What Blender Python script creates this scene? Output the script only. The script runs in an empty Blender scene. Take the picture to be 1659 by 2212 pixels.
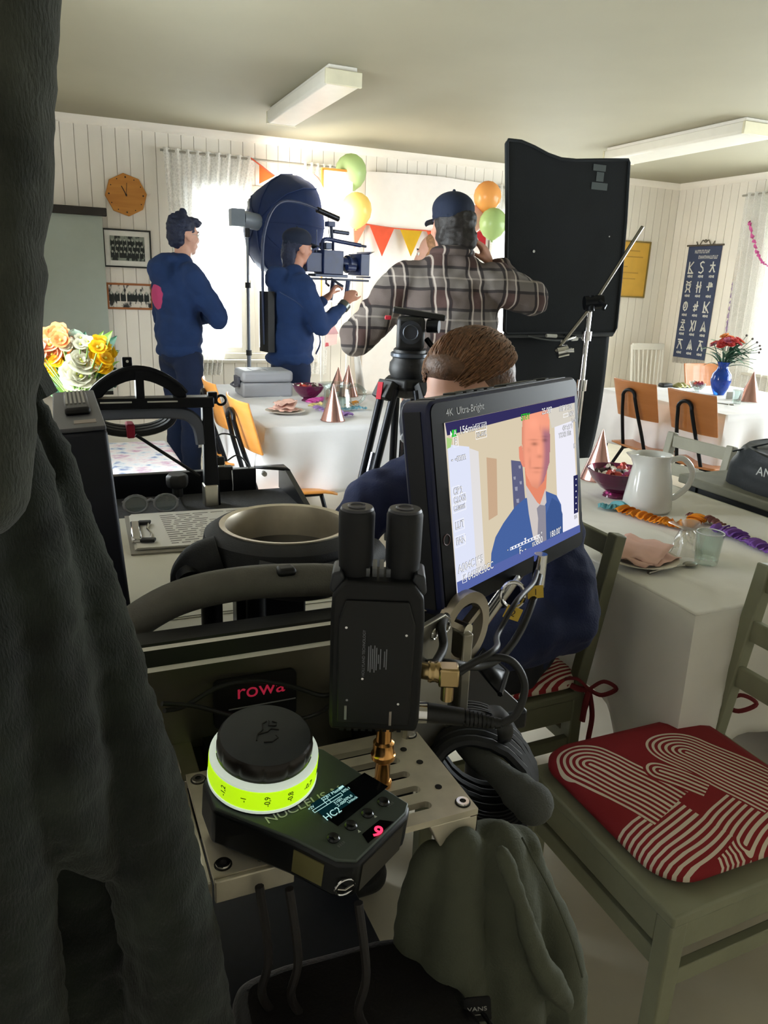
import bpy, bmesh, math, random
from mathutils import Vector, Matrix, noise
random.seed(7)
SC = bpy.context.scene
COL = SC.collection
PI = math.pi
# ---------------------------------------------------------------- camera
FPX, PITCH, ROLL, YAW, CAMH = 1621.0, .29334, .04027, .41243, 1.42
F_ = Vector((math.sin(YAW)*math.cos(PITCH), math.cos(YAW)*math.cos(PITCH), -math.sin(PITCH)))
R0 = Vector((math.cos(YAW), -math.sin(YAW), 0)); U0 = R0.cross(F_)
R_ = R0*math.cos(ROLL) + U0*math.sin(ROLL)
U_ = U0*math.cos(ROLL) - R0*math.sin(ROLL)
CAM = Vector((0, 0, CAMH))
cd = bpy.data.cameras.new('camera'); cam = bpy.data.objects.new('camera', cd); COL.objects.link(cam)
cd.sensor_fit = 'VERTICAL'; cd.sensor_height = 24; cd.lens = 24*FPX/2212; cd.clip_start = .02
cam.matrix_world = Matrix(((R_.x, U_.x, -F_.x, 0), (R_.y, U_.y, -F_.y, 0), (R_.z, U_.z, -F_.z, CAMH), (0, 0, 0, 1)))
SC.camera = cam
SC.view_settings.view_transform = 'Standard'; SC.view_settings.look = 'None'
SC.view_settings.gamma = 1; SC.view_settings.exposure = 0.85
SC.view_settings.use_curve_mapping = False
# ---------------------------------------------------------------- daylight: bright overcast sky outside the windows
wd = bpy.data.worlds.new('sky'); SC.world = wd; wd.use_nodes = True
wd.node_tree.nodes['Background'].inputs[0].default_value = (.92, .965, 1, 1)
wd.node_tree.nodes['Background'].inputs[1].default_value = 13.0
SC.cycles.max_bounces = 8; SC.cycles.diffuse_bounces = 4; SC.cycles.transparent_max_bounces = 12
SC.cycles.sample_clamp_indirect = 8; SC.cycles.caustics_reflective = False; SC.cycles.caustics_refractive = False
WIN = []   # daylight portals, one per window opening (axis, plane, a0, a1, z0, z1)
def portal(axis, plane, a0, a1, z0, z1):
    l = bpy.data.lights.new('daylight_portal', 'AREA'); l.shape = 'RECTANGLE'; l.size = a1-a0; l.size_y = z1-z0
    l.cycles.is_portal = True
    o = bpy.data.objects.new('daylight_portal', l); COL.objects.link(o)
    c = (a0+a1)/2; z = (z0+z1)/2
    if axis == 'y': o.location = (c, plane, z); o.rotation_euler = (-PI/2, 0, 0)
    elif axis == 'l': o.location = (plane, c, z); o.rotation_euler = (-PI/2, 0, PI/2)
    else: o.location = (plane, c, z); o.rotation_euler = (-PI/2, 0, -PI/2)
# pixel -> point helpers (frame 1659 x 2212)
def ray(x, y): return R_*((x-829.5)/FPX) + U_*((1106-y)/FPX) + F_
def PZ(x, y, z): d = ray(x, y); return CAM + d*((z-CAMH)/d.z)
def PY(x, y, yy): d = ray(x, y); return CAM + d*(yy/d.y)
def PX(x, y, xx): d = ray(x, y); return CAM + d*(xx/d.x)
def PD(x, y, t): return CAM + ray(x, y)*t
# ---------------------------------------------------------------- materials
MATS = {}
def lin(h):
    if isinstance(h, str):
        h = h.lstrip('#'); h = [int(h[i:i+2], 16)/255 for i in (0, 2, 4)]
        h = [c/12.92 if c <= .04045 else ((c+.055)/1.055)**2.4 for c in h]
    return (h[0], h[1], h[2], 1)
def mat(name, col, rough=.55, metal=0, var=.06, scale=14, bump=0, bscale=80, emit=0, trans=0, ior=1.45, sheen=0, coat=0, translucent=0, alpha=1):
    if name in MATS: return MATS[name]
    m = bpy.data.materials.new(name); m.use_nodes = True; MATS[name] = m
    nt = m.node_tree; N = nt.nodes; L = nt.links; b = N['Principled BSDF']
    c = lin(col)
    b.inputs['Roughness'].default_value = rough; b.inputs['Metallic'].default_value = metal
    b.inputs['Transmission Weight'].default_value = trans; b.inputs['IOR'].default_value = ior
    b.inputs['Sheen Weight'].default_value = sheen; b.inputs['Coat Weight'].default_value = coat; b.inputs['Alpha'].default_value = alpha
    tc = N.new('ShaderNodeTexCoord')
    nz = N.new('ShaderNodeTexNoise'); nz.inputs['Scale'].default_value = scale; nz.inputs['Detail'].default_value = 5
    L.new(tc.outputs['Object'], nz.inputs['Vector'])
    cr = N.new('ShaderNodeValToRGB'); cr.color_ramp.elements[0].position = .3; cr.color_ramp.elements[1].position = .7
    cr.color_ramp.elements[0].color = tuple(max(0, k*(1-var)) for k in c[:3])+(1,)
    cr.color_ramp.elements[1].color = tuple(min(1, k*(1+var)) for k in c[:3])+(1,)
    L.new(nz.outputs['Fac'], cr.inputs['Fac']); L.new(cr.outputs['Color'], b.inputs['Base Color'])
    if emit:
        L.new(cr.outputs['Color'], b.inputs['Emission Color']); b.inputs['Emission Strength'].default_value = emit
    if bump:
        n2 = N.new('ShaderNodeTexNoise'); n2.inputs['Scale'].default_value = bscale; n2.inputs['Detail'].default_value = 6
        L.new(tc.outputs['Object'], n2.inputs['Vector'])
        bp = N.new('ShaderNodeBump'); bp.inputs['Strength'].default_value = bump; bp.inputs['Distance'].default_value = .01
        L.new(n2.outputs['Fac'], bp.inputs['Height']); L.new(bp.outputs['Normal'], b.inputs['Normal'])
    if translucent:
        t = N.new('ShaderNodeBsdfTranslucent'); L.new(cr.outputs['Color'], t.inputs['Color'])
        mx = N.new('ShaderNodeMixShader'); mx.inputs[0].default_value = translucent
        L.new(b.outputs[0], mx.inputs[1]); L.new(t.outputs[0], mx.inputs[2]); L.new(mx.outputs[0], N['Material Output'].inputs[0])
    return m
def wood(name, c1, c2, rough=.45, scale=3, stretch=(1, 12, 1), coat=0):
    if name in MATS: return MATS[name]
    m = mat(name, c1, rough, coat=coat); N = m.node_tree.nodes; L = m.node_tree.links
    tc = next(n for n in N if n.type == 'TEX_COORD'); nz = next(n for n in N if n.type == 'TEX_NOISE'); cr = next(n for n in N if n.type == 'VALTORGB')
    mp = N.new('ShaderNodeMapping'); mp.inputs['Scale'].default_value = stretch
    L.new(tc.outputs['Object'], mp.inputs[0]); L.new(mp.outputs[0], nz.inputs['Vector']); nz.inputs['Scale'].default_value = scale; nz.inputs['Detail'].default_value = 8
    cr.color_ramp.elements[0].color = lin(c1); cr.color_ramp.elements[1].color = lin(c2)
    return m
# ---------------------------------------------------------------- mesh building
WM = {}
FONTS = []
class MB:
    def __init__(s): s.v = []; s.f = []
    def add(s, vs, fs, M=None):
        o = len(s.v)
        s.v += [(M @ Vector(p)) if M else Vector(p) for p in vs]; s.f += [tuple(i+o for i in q) for q in fs]; return s
    def box(s, c, d, M=None, rz=0):
        x, y, z = d[0]/2, d[1]/2, d[2]/2
        T = Matrix.Translation(c) @ Matrix.Rotation(rz, 4, 'Z')
        if M: T = M @ T
        return s.add([(a*x, b*y, e*z) for a in (-1, 1) for b in (-1, 1) for e in (-1, 1)],
              [(0, 1, 3, 2), (4, 6, 7, 5), (0, 4, 5, 1), (2, 3, 7, 6), (0, 2, 6, 4), (1, 5, 7, 3)], T)
    def bx(s, lo, hi, M=None):
        return s.box([(a+b)/2 for a, b in zip(lo, hi)], [abs(b-a) for a, b in zip(lo, hi)], M)
    def beam(s, p, q, w, h, up=(0, 0, 1)):
        p, q = Vector(p), Vector(q); z = (q-p).normalized(); u = Vector(up)
        x = u.cross(z)
        if x.length < 1e-4: x = Vector((1, 0, 0)).cross(z)
        x.normalize(); y = z.cross(x); c = (p+q)/2
        T = Matrix(((x.x, y.x, z.x, c.x), (x.y, y.y, z.y, c.y), (x.z, y.z, z.z, c.z), (0, 0, 0, 1)))
        return s.box((0, 0, 0), (w, h, (q-p).length), T)
    def tube(s, pts, r, n=8, closed=False, M=None, flat=1):
        pts = [Vector(p) for p in pts]; k = len(pts); rs = r if isinstance(r, (list, tuple)) else [r]*k
        vs = []; fs = []; up = None
        for i, p in enumerate(pts):
            a = pts[(i-1) % k] if (closed or i) else p; b = pts[(i+1) % k] if (closed or i < k-1) else p
            t = (b-a).normalized() if (b-a).length > 1e-9 else Vector((0, 0, 1))
            if up is None: up = Vector((0, 0, 1)) if abs(t.z) < .9 else Vector((1, 0, 0))
            x = up.cross(t)
            if x.length < 1e-5: x = Vector((1, 0, 0)).cross(t)
            x.normalize(); y = t.cross(x); up = y
            vs += [p + (x*math.cos(2*PI*j/n) + y*math.sin(2*PI*j/n)*flat)*rs[i] for j in range(n)]
        for i in range(k if closed else k-1):
            for j in range(n):
                fs.append((i*n+j, i*n+(j+1) % n, ((i+1) % k)*n+(j+1) % n, ((i+1) % k)*n+j))
        if not closed: fs += [tuple(range(n-1, -1, -1)), tuple((k-1)*n+j for j in range(n))]
        return s.add(vs, fs, M)
    def cyl(s, p, q, r, r2=None, n=20, M=None): return s.tube([p, q], [r, r if r2 is None else r2], n, M=M)
    def lathe(s, prof, n=24, M=None, c=(0, 0, 0), wob=None, cap=True):
        vs = []; fs = []; k = len(prof)
        for r, z in prof:
            for j in range(n):
                a = 2*PI*j/n; rr = r*(wob(a, z) if wob else 1)
                vs.append((c[0]+rr*math.cos(a), c[1]+rr*math.sin(a), c[2]+z))
        for i in range(k-1):
            for j in range(n): fs.append((i*n+j, i*n+(j+1) % n, (i+1)*n+(j+1) % n, (i+1)*n+j))
        if cap and prof[0][0] > 1e-5: fs.append(tuple(range(n-1, -1, -1)))
        if cap and prof[-1][0] > 1e-5: fs.append(tuple((k-1)*n+j for j in range(n)))
        return s.add(vs, fs, M)
    def ball(s, c, r, n=16, M=None):
        r = r if isinstance(r, (list, tuple)) else (r, r, r); vs = [(0, 0, 0)]*0; fs = []; k = max(4, n//2)
        for i in range(1, k):
            a = PI*i/k
            for j in range(n): b = 2*PI*j/n; vs.append((c[0]+r[0]*math.sin(a)*math.cos(b), c[1]+r[1]*math.sin(a)*math.sin(b), c[2]+r[2]*math.cos(a)))
        for i in range(k-2):
            for j in range(n): fs.append((i*n+j, (i+1)*n+j, (i+1)*n+(j+1) % n, i*n+(j+1) % n))
        t = len(vs); vs += [(c[0], c[1], c[2]+r[2]), (c[0], c[1], c[2]-r[2])]
        for j in range(n): fs += [(t, j, (j+1) % n), (t+1, (k-2)*n+(j+1) % n, (k-2)*n+j)]
        return s.add(vs, fs, M)
    def prism(s, poly, z0, z1, M=None):
        n = len(poly)
        return s.add([(x, y, z0) for x, y in poly]+[(x, y, z1) for x, y in poly],
              [tuple(range(n-1, -1, -1)), tuple(range(n, 2*n))]+[(i, (i+1) % n, n+(i+1) % n, n+i) for i in range(n)], M)
    def grid(s, fn, nu, nv, M=None, cu=False):
        vs = [fn(i/nu, j/nv) for j in range(nv+1) for i in range(nu+(0 if cu else 1))]; w = nu+(0 if cu else 1)
        fs = [(j*w+i, j*w+(i+1) % w, (j+1)*w+(i+1) % w, (j+1)*w+i) for j in range(nv) for i in range(nu)]
        return s.add(vs, fs, M)
    def build(s, name, m, parent=None, smooth=True, bev=0, seg=2, sub=0, solid=0, ang=40, world=True, label=None, cat=None, group=None, kind=None):
        me = bpy.data.meshes.new(name); vs = s.v
        if parent is not None:
            W = WM[parent.name]
            if world: I = W.inverted(); vs = [I @ p for p in vs]
        else:
            W = Matrix()
            if vs:
                b = Vector((sum((max(p[k] for p in vs), min(p[k] for p in vs)))/2 if k < 2 else min(p[2] for p in vs)) for k in range(3)); W = Matrix.Translation(b); vs = [p-b for p in vs]
        me.from_pydata([tuple(p) for p in vs], [], s.f); me.update()
        bmm = bmesh.new(); bmm.from_mesh(me); bmesh.ops.recalc_face_normals(bmm, faces=bmm.faces); bmm.to_mesh(me); bmm.free()
        o = bpy.data.objects.new(name, me); COL.objects.link(o); me.materials.append(m)
        if smooth:
            for p in me.polygons: p.use_smooth = True
            me.set_sharp_from_angle(angle=math.radians(ang))
        if parent is not None: o.parent = parent; WM[o.name] = WM[parent.name]
        else: o.matrix_world = W; WM[o.name] = W
        if solid: q = o.modifiers.new('thickness', 'SOLIDIFY'); q.thickness = solid; q.offset = 0
        if bev: q = o.modifiers.new('bevel', 'BEVEL'); q.width = bev; q.segments = seg; q.limit_method = 'ANGLE'
        if sub: q = o.modifiers.new('subdiv', 'SUBSURF'); q.levels = sub; q.render_levels = sub
        if kind: o['kind'] = kind
        return tag(o, label, cat, group)
def tag(o, label=None, cat=None, group=None):
    if label: o['label'] = label
    if cat: o['category'] = cat
    if group: o['group'] = group
    return o
def thing(name, label, cat, loc=(0, 0, 0), rz=0, group=None, M=None):
    o = bpy.data.objects.new(name, None); COL.objects.link(o); o.empty_display_size = .1
    W = M if M else Matrix.Translation(loc) @ Matrix.Rotation(rz, 4, 'Z')
    o.matrix_world = W; WM[o.name] = W
    return tag(o, label, cat, group)
def copy_tree(o, loc, rz, label=None):
    W = Matrix.Translation(loc) @ Matrix.Rotation(rz, 4, 'Z')
    def rec(s, par):
        c = s.copy(); COL.objects.link(c)
        if par is not None: c.parent = par; WM[c.name] = WM[par.name]
        else: c.matrix_world = W; WM[c.name] = W
        for ch in [q for q in list(s.children)]: rec(ch, c)
        return c
    r = rec(o, None)
    if label: r['label'] = label
    return r
def text(name, s, m, parent, M, size, align='LEFT', ext=.0002, bold=0, sx=1, shear=0, label=None):
    c = bpy.data.curves.new(name, 'FONT'); c.body = s; c.size = size; c.align_x = align; c.align_y = 'CENTER'; c.extrude = ext; c.offset = bold; c.shear = shear
    o = bpy.data.objects.new(name, c); COL.objects.link(o); c.materials.append(m); o.parent = parent
    o.matrix_local = WM[parent.name].inverted() @ M @ Matrix.Diagonal((sx, 1, 1, 1)); WM[o.name] = WM[parent.name]
    if label: o['label'] = label
    FONTS.append(o)
    return o
def frame(o, x, y):   # matrix from origin, x axis and (approximate) y axis
    x = Vector(x).normalized(); z = x.cross(Vector(y)).normalized(); y = z.cross(x); o = Vector(o)
    return Matrix(((x.x, y.x, z.x, o.x), (x.y, y.y, z.y, o.y), (x.z, y.z, z.z, o.z), (0, 0, 0, 1)))
def rrect(w, h, r, n=5, cx=0, cy=0):
    o = []
    for sx, sy, a0 in ((1, 1, 0), (-1, 1, 90), (-1, -1, 180), (1, -1, 270)):
        for k in range(n+1): a = math.radians(a0+90*k/n); o.append((cx+sx*(w/2-r)+r*math.cos(a), cy+sy*(h/2-r)+r*math.sin(a)))
    return o
def bez(pts, n=8):
    pts = [Vector(p) for p in pts]; o = []
    for i in range(len(pts)-1):
        a = pts[max(0, i-1)]; b = pts[i]; c = pts[i+1]; d = pts[min(len(pts)-1, i+2)]
        for k in range(n):
            t = k/n; o.append(.5*((2*b)+(c-a)*t+(2*a-5*b+4*c-d)*t*t+(3*b-a-3*c+d)*t**3))
    return o+[pts[-1]]
def catmull(pts, n=8): return bez(pts, n)
def interp(pts, t):
    k = t*(len(pts)-1); i = min(int(k), len(pts)-2); u = k-i; return Vector(pts[i])*(1-u)+Vector(pts[i+1])*u
def blob(name, m, parent, caps, vox=.012, it=6, wr=0, wf=8, world=False, seed=0, wfn=None):
    b = MB()
    for c in caps:
        if c[0] == 'e': b.ball(c[1], c[2], 20, Matrix.Translation(c[1]) @ c[3] @ Matrix.Translation(-Vector(c[1])) if len(c) > 3 else None)
        elif c[0] == 't': b.tube(catmull([q[:3] for q in c[1]], 6), [interp([(q[3], 0, 0) for q in c[1]], i/(6*(len(c[1])-1))).x for i in range(6*(len(c[1])-1)+1)], 14, flat=c[2] if len(c) > 2 else 1); b.ball(c[1][0][:3], c[1][0][3]*.97, 12); b.ball(c[1][-1][:3], c[1][-1][3]*.97, 12)
        else:
            p, q, r1, r2 = c; b.cyl(p, q, r1, r2, 16); b.ball(p, r1*.99, 14); b.ball(q, r2*.99, 14)
    o = b.build(name+'_src', m, parent, world=world)
    r = o.modifiers.new('r', 'REMESH'); r.mode = 'VOXEL'; r.voxel_size = vox
    s = o.modifiers.new('s', 'SMOOTH'); s.iterations = it; s.factor = .6
    dg = bpy.context.evaluated_depsgraph_get(); me = bpy.data.meshes.new_from_object(o.evaluated_get(dg))
    old = o.data; o.modifiers.clear(); o.data = me; bpy.data.meshes.remove(old); me.name = name; o.name = name; WM[o.name] = WM[parent.name]
    if wr or wfn:
        for v, nn in zip(me.vertices, [Vector(q.vector) for q in me.vertex_normals]):
            p = v.co
            if wr:
                d = noise.noise(Vector((p.x*wf, p.y*wf, p.z*wf*1.6+seed)))+.5*noise.noise(Vector((p.x*wf*2.3, p.y*wf*2.3, p.z*wf*2.8+seed)))
                v.co = p+nn*(d*wr)
            if wfn: v.co = wfn(v.co)
    for p in me.polygons: p.use_smooth = True
    if not me.materials: me.materials.append(m)
    return o
# ================================================================ room
BY, RX, LX, NY, CZ = 6.67, 6.17, -.25, -1.6, 2.55
m_wall = mat('white painted boards', '#ece6db', .55, var=.03, scale=3)
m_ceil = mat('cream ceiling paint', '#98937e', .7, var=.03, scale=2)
m_white = mat('white gloss paint', '#efece4', .35, var=.03)
m_floor = mat('pale vinyl floor', '#d2cbb8', .38, var=.14, scale=2.2, bump=.03, bscale=30)
m_black = mat('black plastic', '#0b0c0e', .5, var=.2, bump=.05, bscale=300)
m_blackm = mat('black satin metal', '#15171c', .32, .6, var=.15)
m_steel = mat('brushed aluminium', '#d0ccbf', .3, 1, var=.06, scale=40)
m_chrome = mat('chrome', '#d5d5d8', .12, 1, var=.02)
m_glass = mat('clear glass', '#ffffff', .03, 0, 0, trans=1)
def thin_glass(name, col, gl=.06, rough=.02):
    m = mat(name, col, rough); N = m.node_tree.nodes; L = m.node_tree.links
    tr = N.new('ShaderNodeBsdfTransparent'); tr.inputs[0].default_value = lin(col); gs = N.new('ShaderNodeBsdfGlossy'); gs.inputs['Roughness'].default_value = rough
    fr = N.new('ShaderNodeLayerWeight'); fr.inputs[0].default_value = gl*4
    mx = N.new('ShaderNodeMixShader'); ml = N.new('ShaderNodeMath'); ml.operation = 'MULTIPLY_ADD'; ml.inputs[1].default_value = .6; ml.inputs[2].default_value = gl
    L.new(fr.outputs['Facing'], ml.inputs[0]); L.new(ml.outputs[0], mx.inputs[0]); L.new(tr.outputs[0], mx.inputs[1]); L.new(gs.outputs[0], mx.inputs[2]); L.new(mx.outputs[0], N['Material Output'].inputs[0])
    return m
m_pane = thin_glass('window glass', '#fbfdfd', .02)
W1 = ('y', 1.12, 2.05, .80, 2.10); W2 = ('y', 3.98, 4.95, .80, 2.10)
W3 = ('x', 4.15, 5.30, .80, 2.12); W4 = ('x', 2.35, 3.75, .70, 2.22); W6 = ('x', .75, 2.15, .70, 2.22); W5 = ('l', 2.15, 3.45, .80, 2.12)
MB().bx((LX, NY, -.1), (RX, BY, 0)).build('floor', m_floor, kind='structure')
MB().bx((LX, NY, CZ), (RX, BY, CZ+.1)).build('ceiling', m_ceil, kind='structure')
def wall_with_holes(name, axis, p0, thick, a0, a1, holes, m):
    b = MB(); xs = sorted({a0, a1} | {h[0] for h in holes} | {h[1] for h in holes})
    for u0, u1 in zip(xs, xs[1:]):
        h = [q for q in holes if q[0] <= u0 and q[1] >= u1]
        for z0, z1 in ([(0, h[0][2]), (h[0][3], CZ)] if h else [(0, CZ)]):
            if axis == 'y': b.bx((u0, p0, z0), (u1, p0+thick, z1))
            else: b.bx((p0, u0, z0), (p0+thick, u1, z1))
    return b.build(name, m, kind='structure')
wb = wall_with_holes('wall_back', 'y', BY+.012, .14, LX-.14, RX+.14, [W1[1:], W2[1:]], m_wall)
wr_ = wall_with_holes('wall_right', 'x', RX+.012, .14, NY, BY+.012, [W3[1:], W4[1:], W6[1:]], m_wall)
wall_with_holes('wall_left', 'x', LX-.14, .14, NY, BY, [W5[1:]], m_wall)
MB().bx((LX-.14, NY-.14, 0), (RX+.14, NY, CZ)).build('wall_near', m_wall, kind='structure')
def planks(par, axis, a0, a1, holes, pw=.098):
    a = a0; n = int((a1-a0)/pw)
    pw = (a1-a0)/n
    for i in range(n):
        u0, u1 = a0+i*pw+.002, a0+(i+1)*pw-.002
        h = [q for q in holes if q[0] < u1 and q[1] > u0]
        for z0, z1 in ([(0, h[0][2]-.05), (h[0][3]+.05, CZ)] if h else [(0, CZ)]):
            b = MB()
            if axis == 'y': b.bx((u0, BY, z0), (u1, BY+.012, z1))
            else: b.bx((RX, u0, z0), (RX+.012, u1, z1))
            b.build('plank', m_wall, par, smooth=False)
planks(wb, 'y', LX, RX, [W1[1:], W2[1:]]); planks(wr_, 'x', 3.9, BY, [W3[1:]])
MB().prism([(0, 0), (.055, 0), (.05, .02), (.02, .05), (0, .055)], LX, RX, frame((0, BY, CZ), (0, -1, 0), (0, 0, -1)) @ Matrix.Rotation(0, 4, 'Z')).build('trim_1', m_wall, kind='structure')
MB().prism([(0, 0), (.055, 0), (.05, .02), (.02, .05), (0, .055)], -BY, -NY, frame((RX, 0, CZ), (-1, 0, 0), (0, 0, -1))).build('trim_2', m_wall, kind='structure')
MB().bx((LX, BY-.02, 0), (RX, BY, .12)).build('baseboard_back', m_white, kind='structure', bev=.004)
MB().bx((RX-.02, NY, 0), (RX, BY-.02, .12)).build('baseboard_right', m_white, kind='structure', bev=.004)
m_winp = mat('window frame paint', '#c4bfb2', .45, var=.03)
def window(n, W):
    ax, a0, a1, z0, z1 = W
    def bx(b, u0, u1, d0, d1, w0, w1):   # d: depth into the room is negative
        return b.bx((u0, BY+d0, w0), (u1, BY+d1, w1)) if ax == 'y' else b.bx((RX+d0, u0, w0), (RX+d1, u1, w1)) if ax == 'x' else b.bx((LX-d0, u0, w0), (LX-d1, u1, w1))
    fr = MB(); t = .06
    bx(fr, a0-.07, a0, -.02, .12, z0-.05, z1+.07); bx(fr, a1, a1+.07, -.02, .12, z0-.05, z1+.07)
    bx(fr, a0, a1, -.02, .12, z1, z1+.07); bx(fr, a0, a1, -.01, .12, z0-.05, z0)
    o = fr.build('window_%d' % n, m_winp, kind='structure', bev=.004)
    c = (a0+a1)/2
    bx(MB(), c-.035, c+.035, .04, .10, z0, z1).build('mullion', m_winp, o, bev=.004)
    for s0, s1 in ((a0, c-.035), (c+.035, a1)):
        sh = MB(); k = .045
        bx(sh, s0, s0+k, .05, .09, z0, z1); bx(sh, s1-k, s1, .05, .09, z0, z1); bx(sh, s0+k, s1-k, .05, .09, z0, z0+k); bx(sh, s0+k, s1-k, .05, .09, z1-k, z1)
        zz = z0+(z1-z0)*.68; bx(sh, s0+k, s1-k, .055, .085, zz-.014, zz+.014)
        s = sh.build('sash', m_winp, o, bev=.003)
        bx(MB(), s0+k, s1-k, .068, .072, z0+k, zz-.014).build('pane', m_pane, s, smooth=False)
        bx(MB(), s0+k, s1-k, .068, .072, zz+.014, z1-k).build('pane', m_pane, s, smooth=False)
    hb = MB(); bx(hb, c-.012, c+.012, .02, .04, 1.38, 1.46); bx(hb, c-.008, c+.008, -.01, .02, 1.41, 1.43); bx(hb, c-.008, c+.008, -.02, -.008, 1.33, 1.43)
    hb.build('handle', m_steel, o, bev=.002)
    bx(MB(), a0-.1, a1+.1, -.10, .0, z0-.075, z0-.05).build('window_sill', m_winp, o, bev=.004)
    if ax == 'y': portal('y', BY+.16, a0, a1, z0, z1)
    elif ax == 'l': portal('l', LX-.16, a0, a1, z0, z1)
    else: portal('x', RX+.16, a0, a1, z0, z1)
for i, W in enumerate((W1, W2, W3, W4, W5, W6)): window(i+1, W)
# ---------------------------------------------------------------- lace curtains on rods
def lace(name, col, scale, hole=.35):
    m = mat(name, col, .8, translucent=.3, var=.02); N = m.node_tree.nodes; L = m.node_tree.links
    out = N['Material Output']; src = out.inputs[0].links[0].from_socket
    tc = next(n for n in N if n.type == 'TEX_COORD')
    vo = N.new('ShaderNodeTexVoronoi'); vo.inputs['Scale'].default_value = scale; vo.feature = 'DISTANCE_TO_EDGE'
    L.new(tc.outputs['Object'], vo.inputs['Vector'])
    nz = N.new('ShaderNodeTexNoise'); nz.inputs['Scale'].default_value = scale*.35; L.new(tc.outputs['Object'], nz.inputs['Vector'])
    ml = N.new('ShaderNodeMath'); ml.operation = 'MULTIPLY'; L.new(vo.outputs['Distance'], ml.inputs[0]); L.new(nz.outputs['Fac'], ml.inputs[1])
    cr = N.new('ShaderNodeValToRGB'); cr.color_ramp.elements[0].position = .02; cr.color_ramp.elements[0].color = (.05, .05, .05, 1); cr.color_ramp.elements[1].position = .1; cr.color_ramp.elements[1].color = (hole,)*3+(1,)
    L.new(ml.outputs[0], cr.inputs['Fac'])
    tr = N.new('ShaderNodeBsdfTransparent'); mx = N.new('ShaderNodeMixShader')
    L.new(cr.outputs['Color'], mx.inputs[0]); L.new(src, mx.inputs[1]); L.new(tr.outputs[0], mx.inputs[2]); L.new(mx.outputs[0], out.inputs[0])
    return m
m_lace = lace('white lace', '#f6f5f2', 42, .22); m_sheer = lace('sheer white cotton', '#f4f3ef', 90, .2)
def curtain(par, ax, top0, top1, bot0, bot1, zt, zb, off, m, folds):
    def fn(u, v):
        s = top0*(1-v)+bot0*v; e = top1*(1-v)+bot1*v; a = s+(e-s)*u
        d = -off - .022*math.sin(u*folds*2*PI+.6*math.sin(5*v)) - .008*math.sin(u*folds*5.3)
        z = zt+(zb-zt)*v
        return (a, BY+d, z) if ax == 'y' else (RX+d, a, z)
    o = MB().grid(fn, folds*10, 24).build('panel', m, par); return o
def curtain_set(label, ax, r0, r1, zr, panels):
    base = (r0, BY-.08, zr) if ax == 'y' else (RX-.08, r0, zr)
    t = thing('lace_curtain', label, 'curtain', base, group='curtains on the windows')
    e = (r1, BY-.08, zr) if ax == 'y' else (RX-.08, r1, zr)
    MB().cyl(base, e, .009, n=10).build('curtain_rod', mat('grey rod', '#9a958a', .4), t)
    for f in (.02, .98):
        q = Vector(base).lerp(Vector(e), f); w = Vector((q.x, BY, q.z)) if ax == 'y' else Vector((RX, q.y, q.z))
        MB().cyl(q, w, .006, n=8).build('bracket', m_white, t)
    for p in panels: curtain(t, ax, *p[:4], zr+.02, p[4], .08, p[5], p[6])
curtain_set('white lace curtain on rod behind the man in navy hoodie', 'y', .86, 2.35, 2.36, [(.88, 1.62, .98, 1.30, .62, m_lace, 9), (2.02, 2.3, 2.0, 2.25, .62, m_lace, 5)])
curtain_set('white curtain behind the plaid-shirted person and the black flag', 'y', 3.8, 5.1, 2.34, [(3.85, 4.3, 3.88, 4.25, .62, m_sheer, 6), (4.6, 5.0, 4.65, 5.0, .62, m_sheer, 6)])
curtain_set('white sheer curtain at the right wall beside the dark blue chart', 'x', 3.9, 5.75, 2.36, [(5.1, 5.72, 5.05, 5.66, .55, m_sheer, 8), (4.0, 4.4, 4.0, 4.35, .55, m_sheer, 6)])
# ---------------------------------------------------------------- ceiling lamps
m_diff = mat('white acrylic diffuser', '#f3f1e8', .3, var=.02, translucent=.3)
def ceiling_lamp(label, x0, x1, y0, y1):
    t = thing('ceiling_lamp', label, 'ceiling lamp', ((x0+x1)/2, (y0+y1)/2, CZ), group='tube lamps on the ceiling')
    MB().bx((x0+.02, y0+.02, CZ-.025), (x1-.02, y1-.02, CZ)).build('housing', m_white, t, bev=.004)
    MB().prism([(x0+.012, CZ-.10), (x1-.012, CZ-.10), (x1, CZ-.085), (x1, CZ-.028), (x0, CZ-.028), (x0, CZ-.085)], -y1+.02, -y0-.02, frame((0, 0, 0), (1, 0, 0), (0, 0, 1))).build('diffuser', m_diff, t, bev=.004)
    for a in (y0, y1-.02): MB().bx((x0-.003, a, CZ-.102), (x1+.003, a+.02, CZ-.026)).build('end_cap', mat('cream plastic', '#dcd7bd', .4), t, bev=.004)
ceiling_lamp('long white tube lamp on the ceiling above the camera operator', 1.445, 1.65, 4.31, 5.58)
ceiling_lamp('long white tube lamp on the ceiling at the right, partly behind black flag', 4.19, 4.50, 4.03, 5.45)
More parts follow.
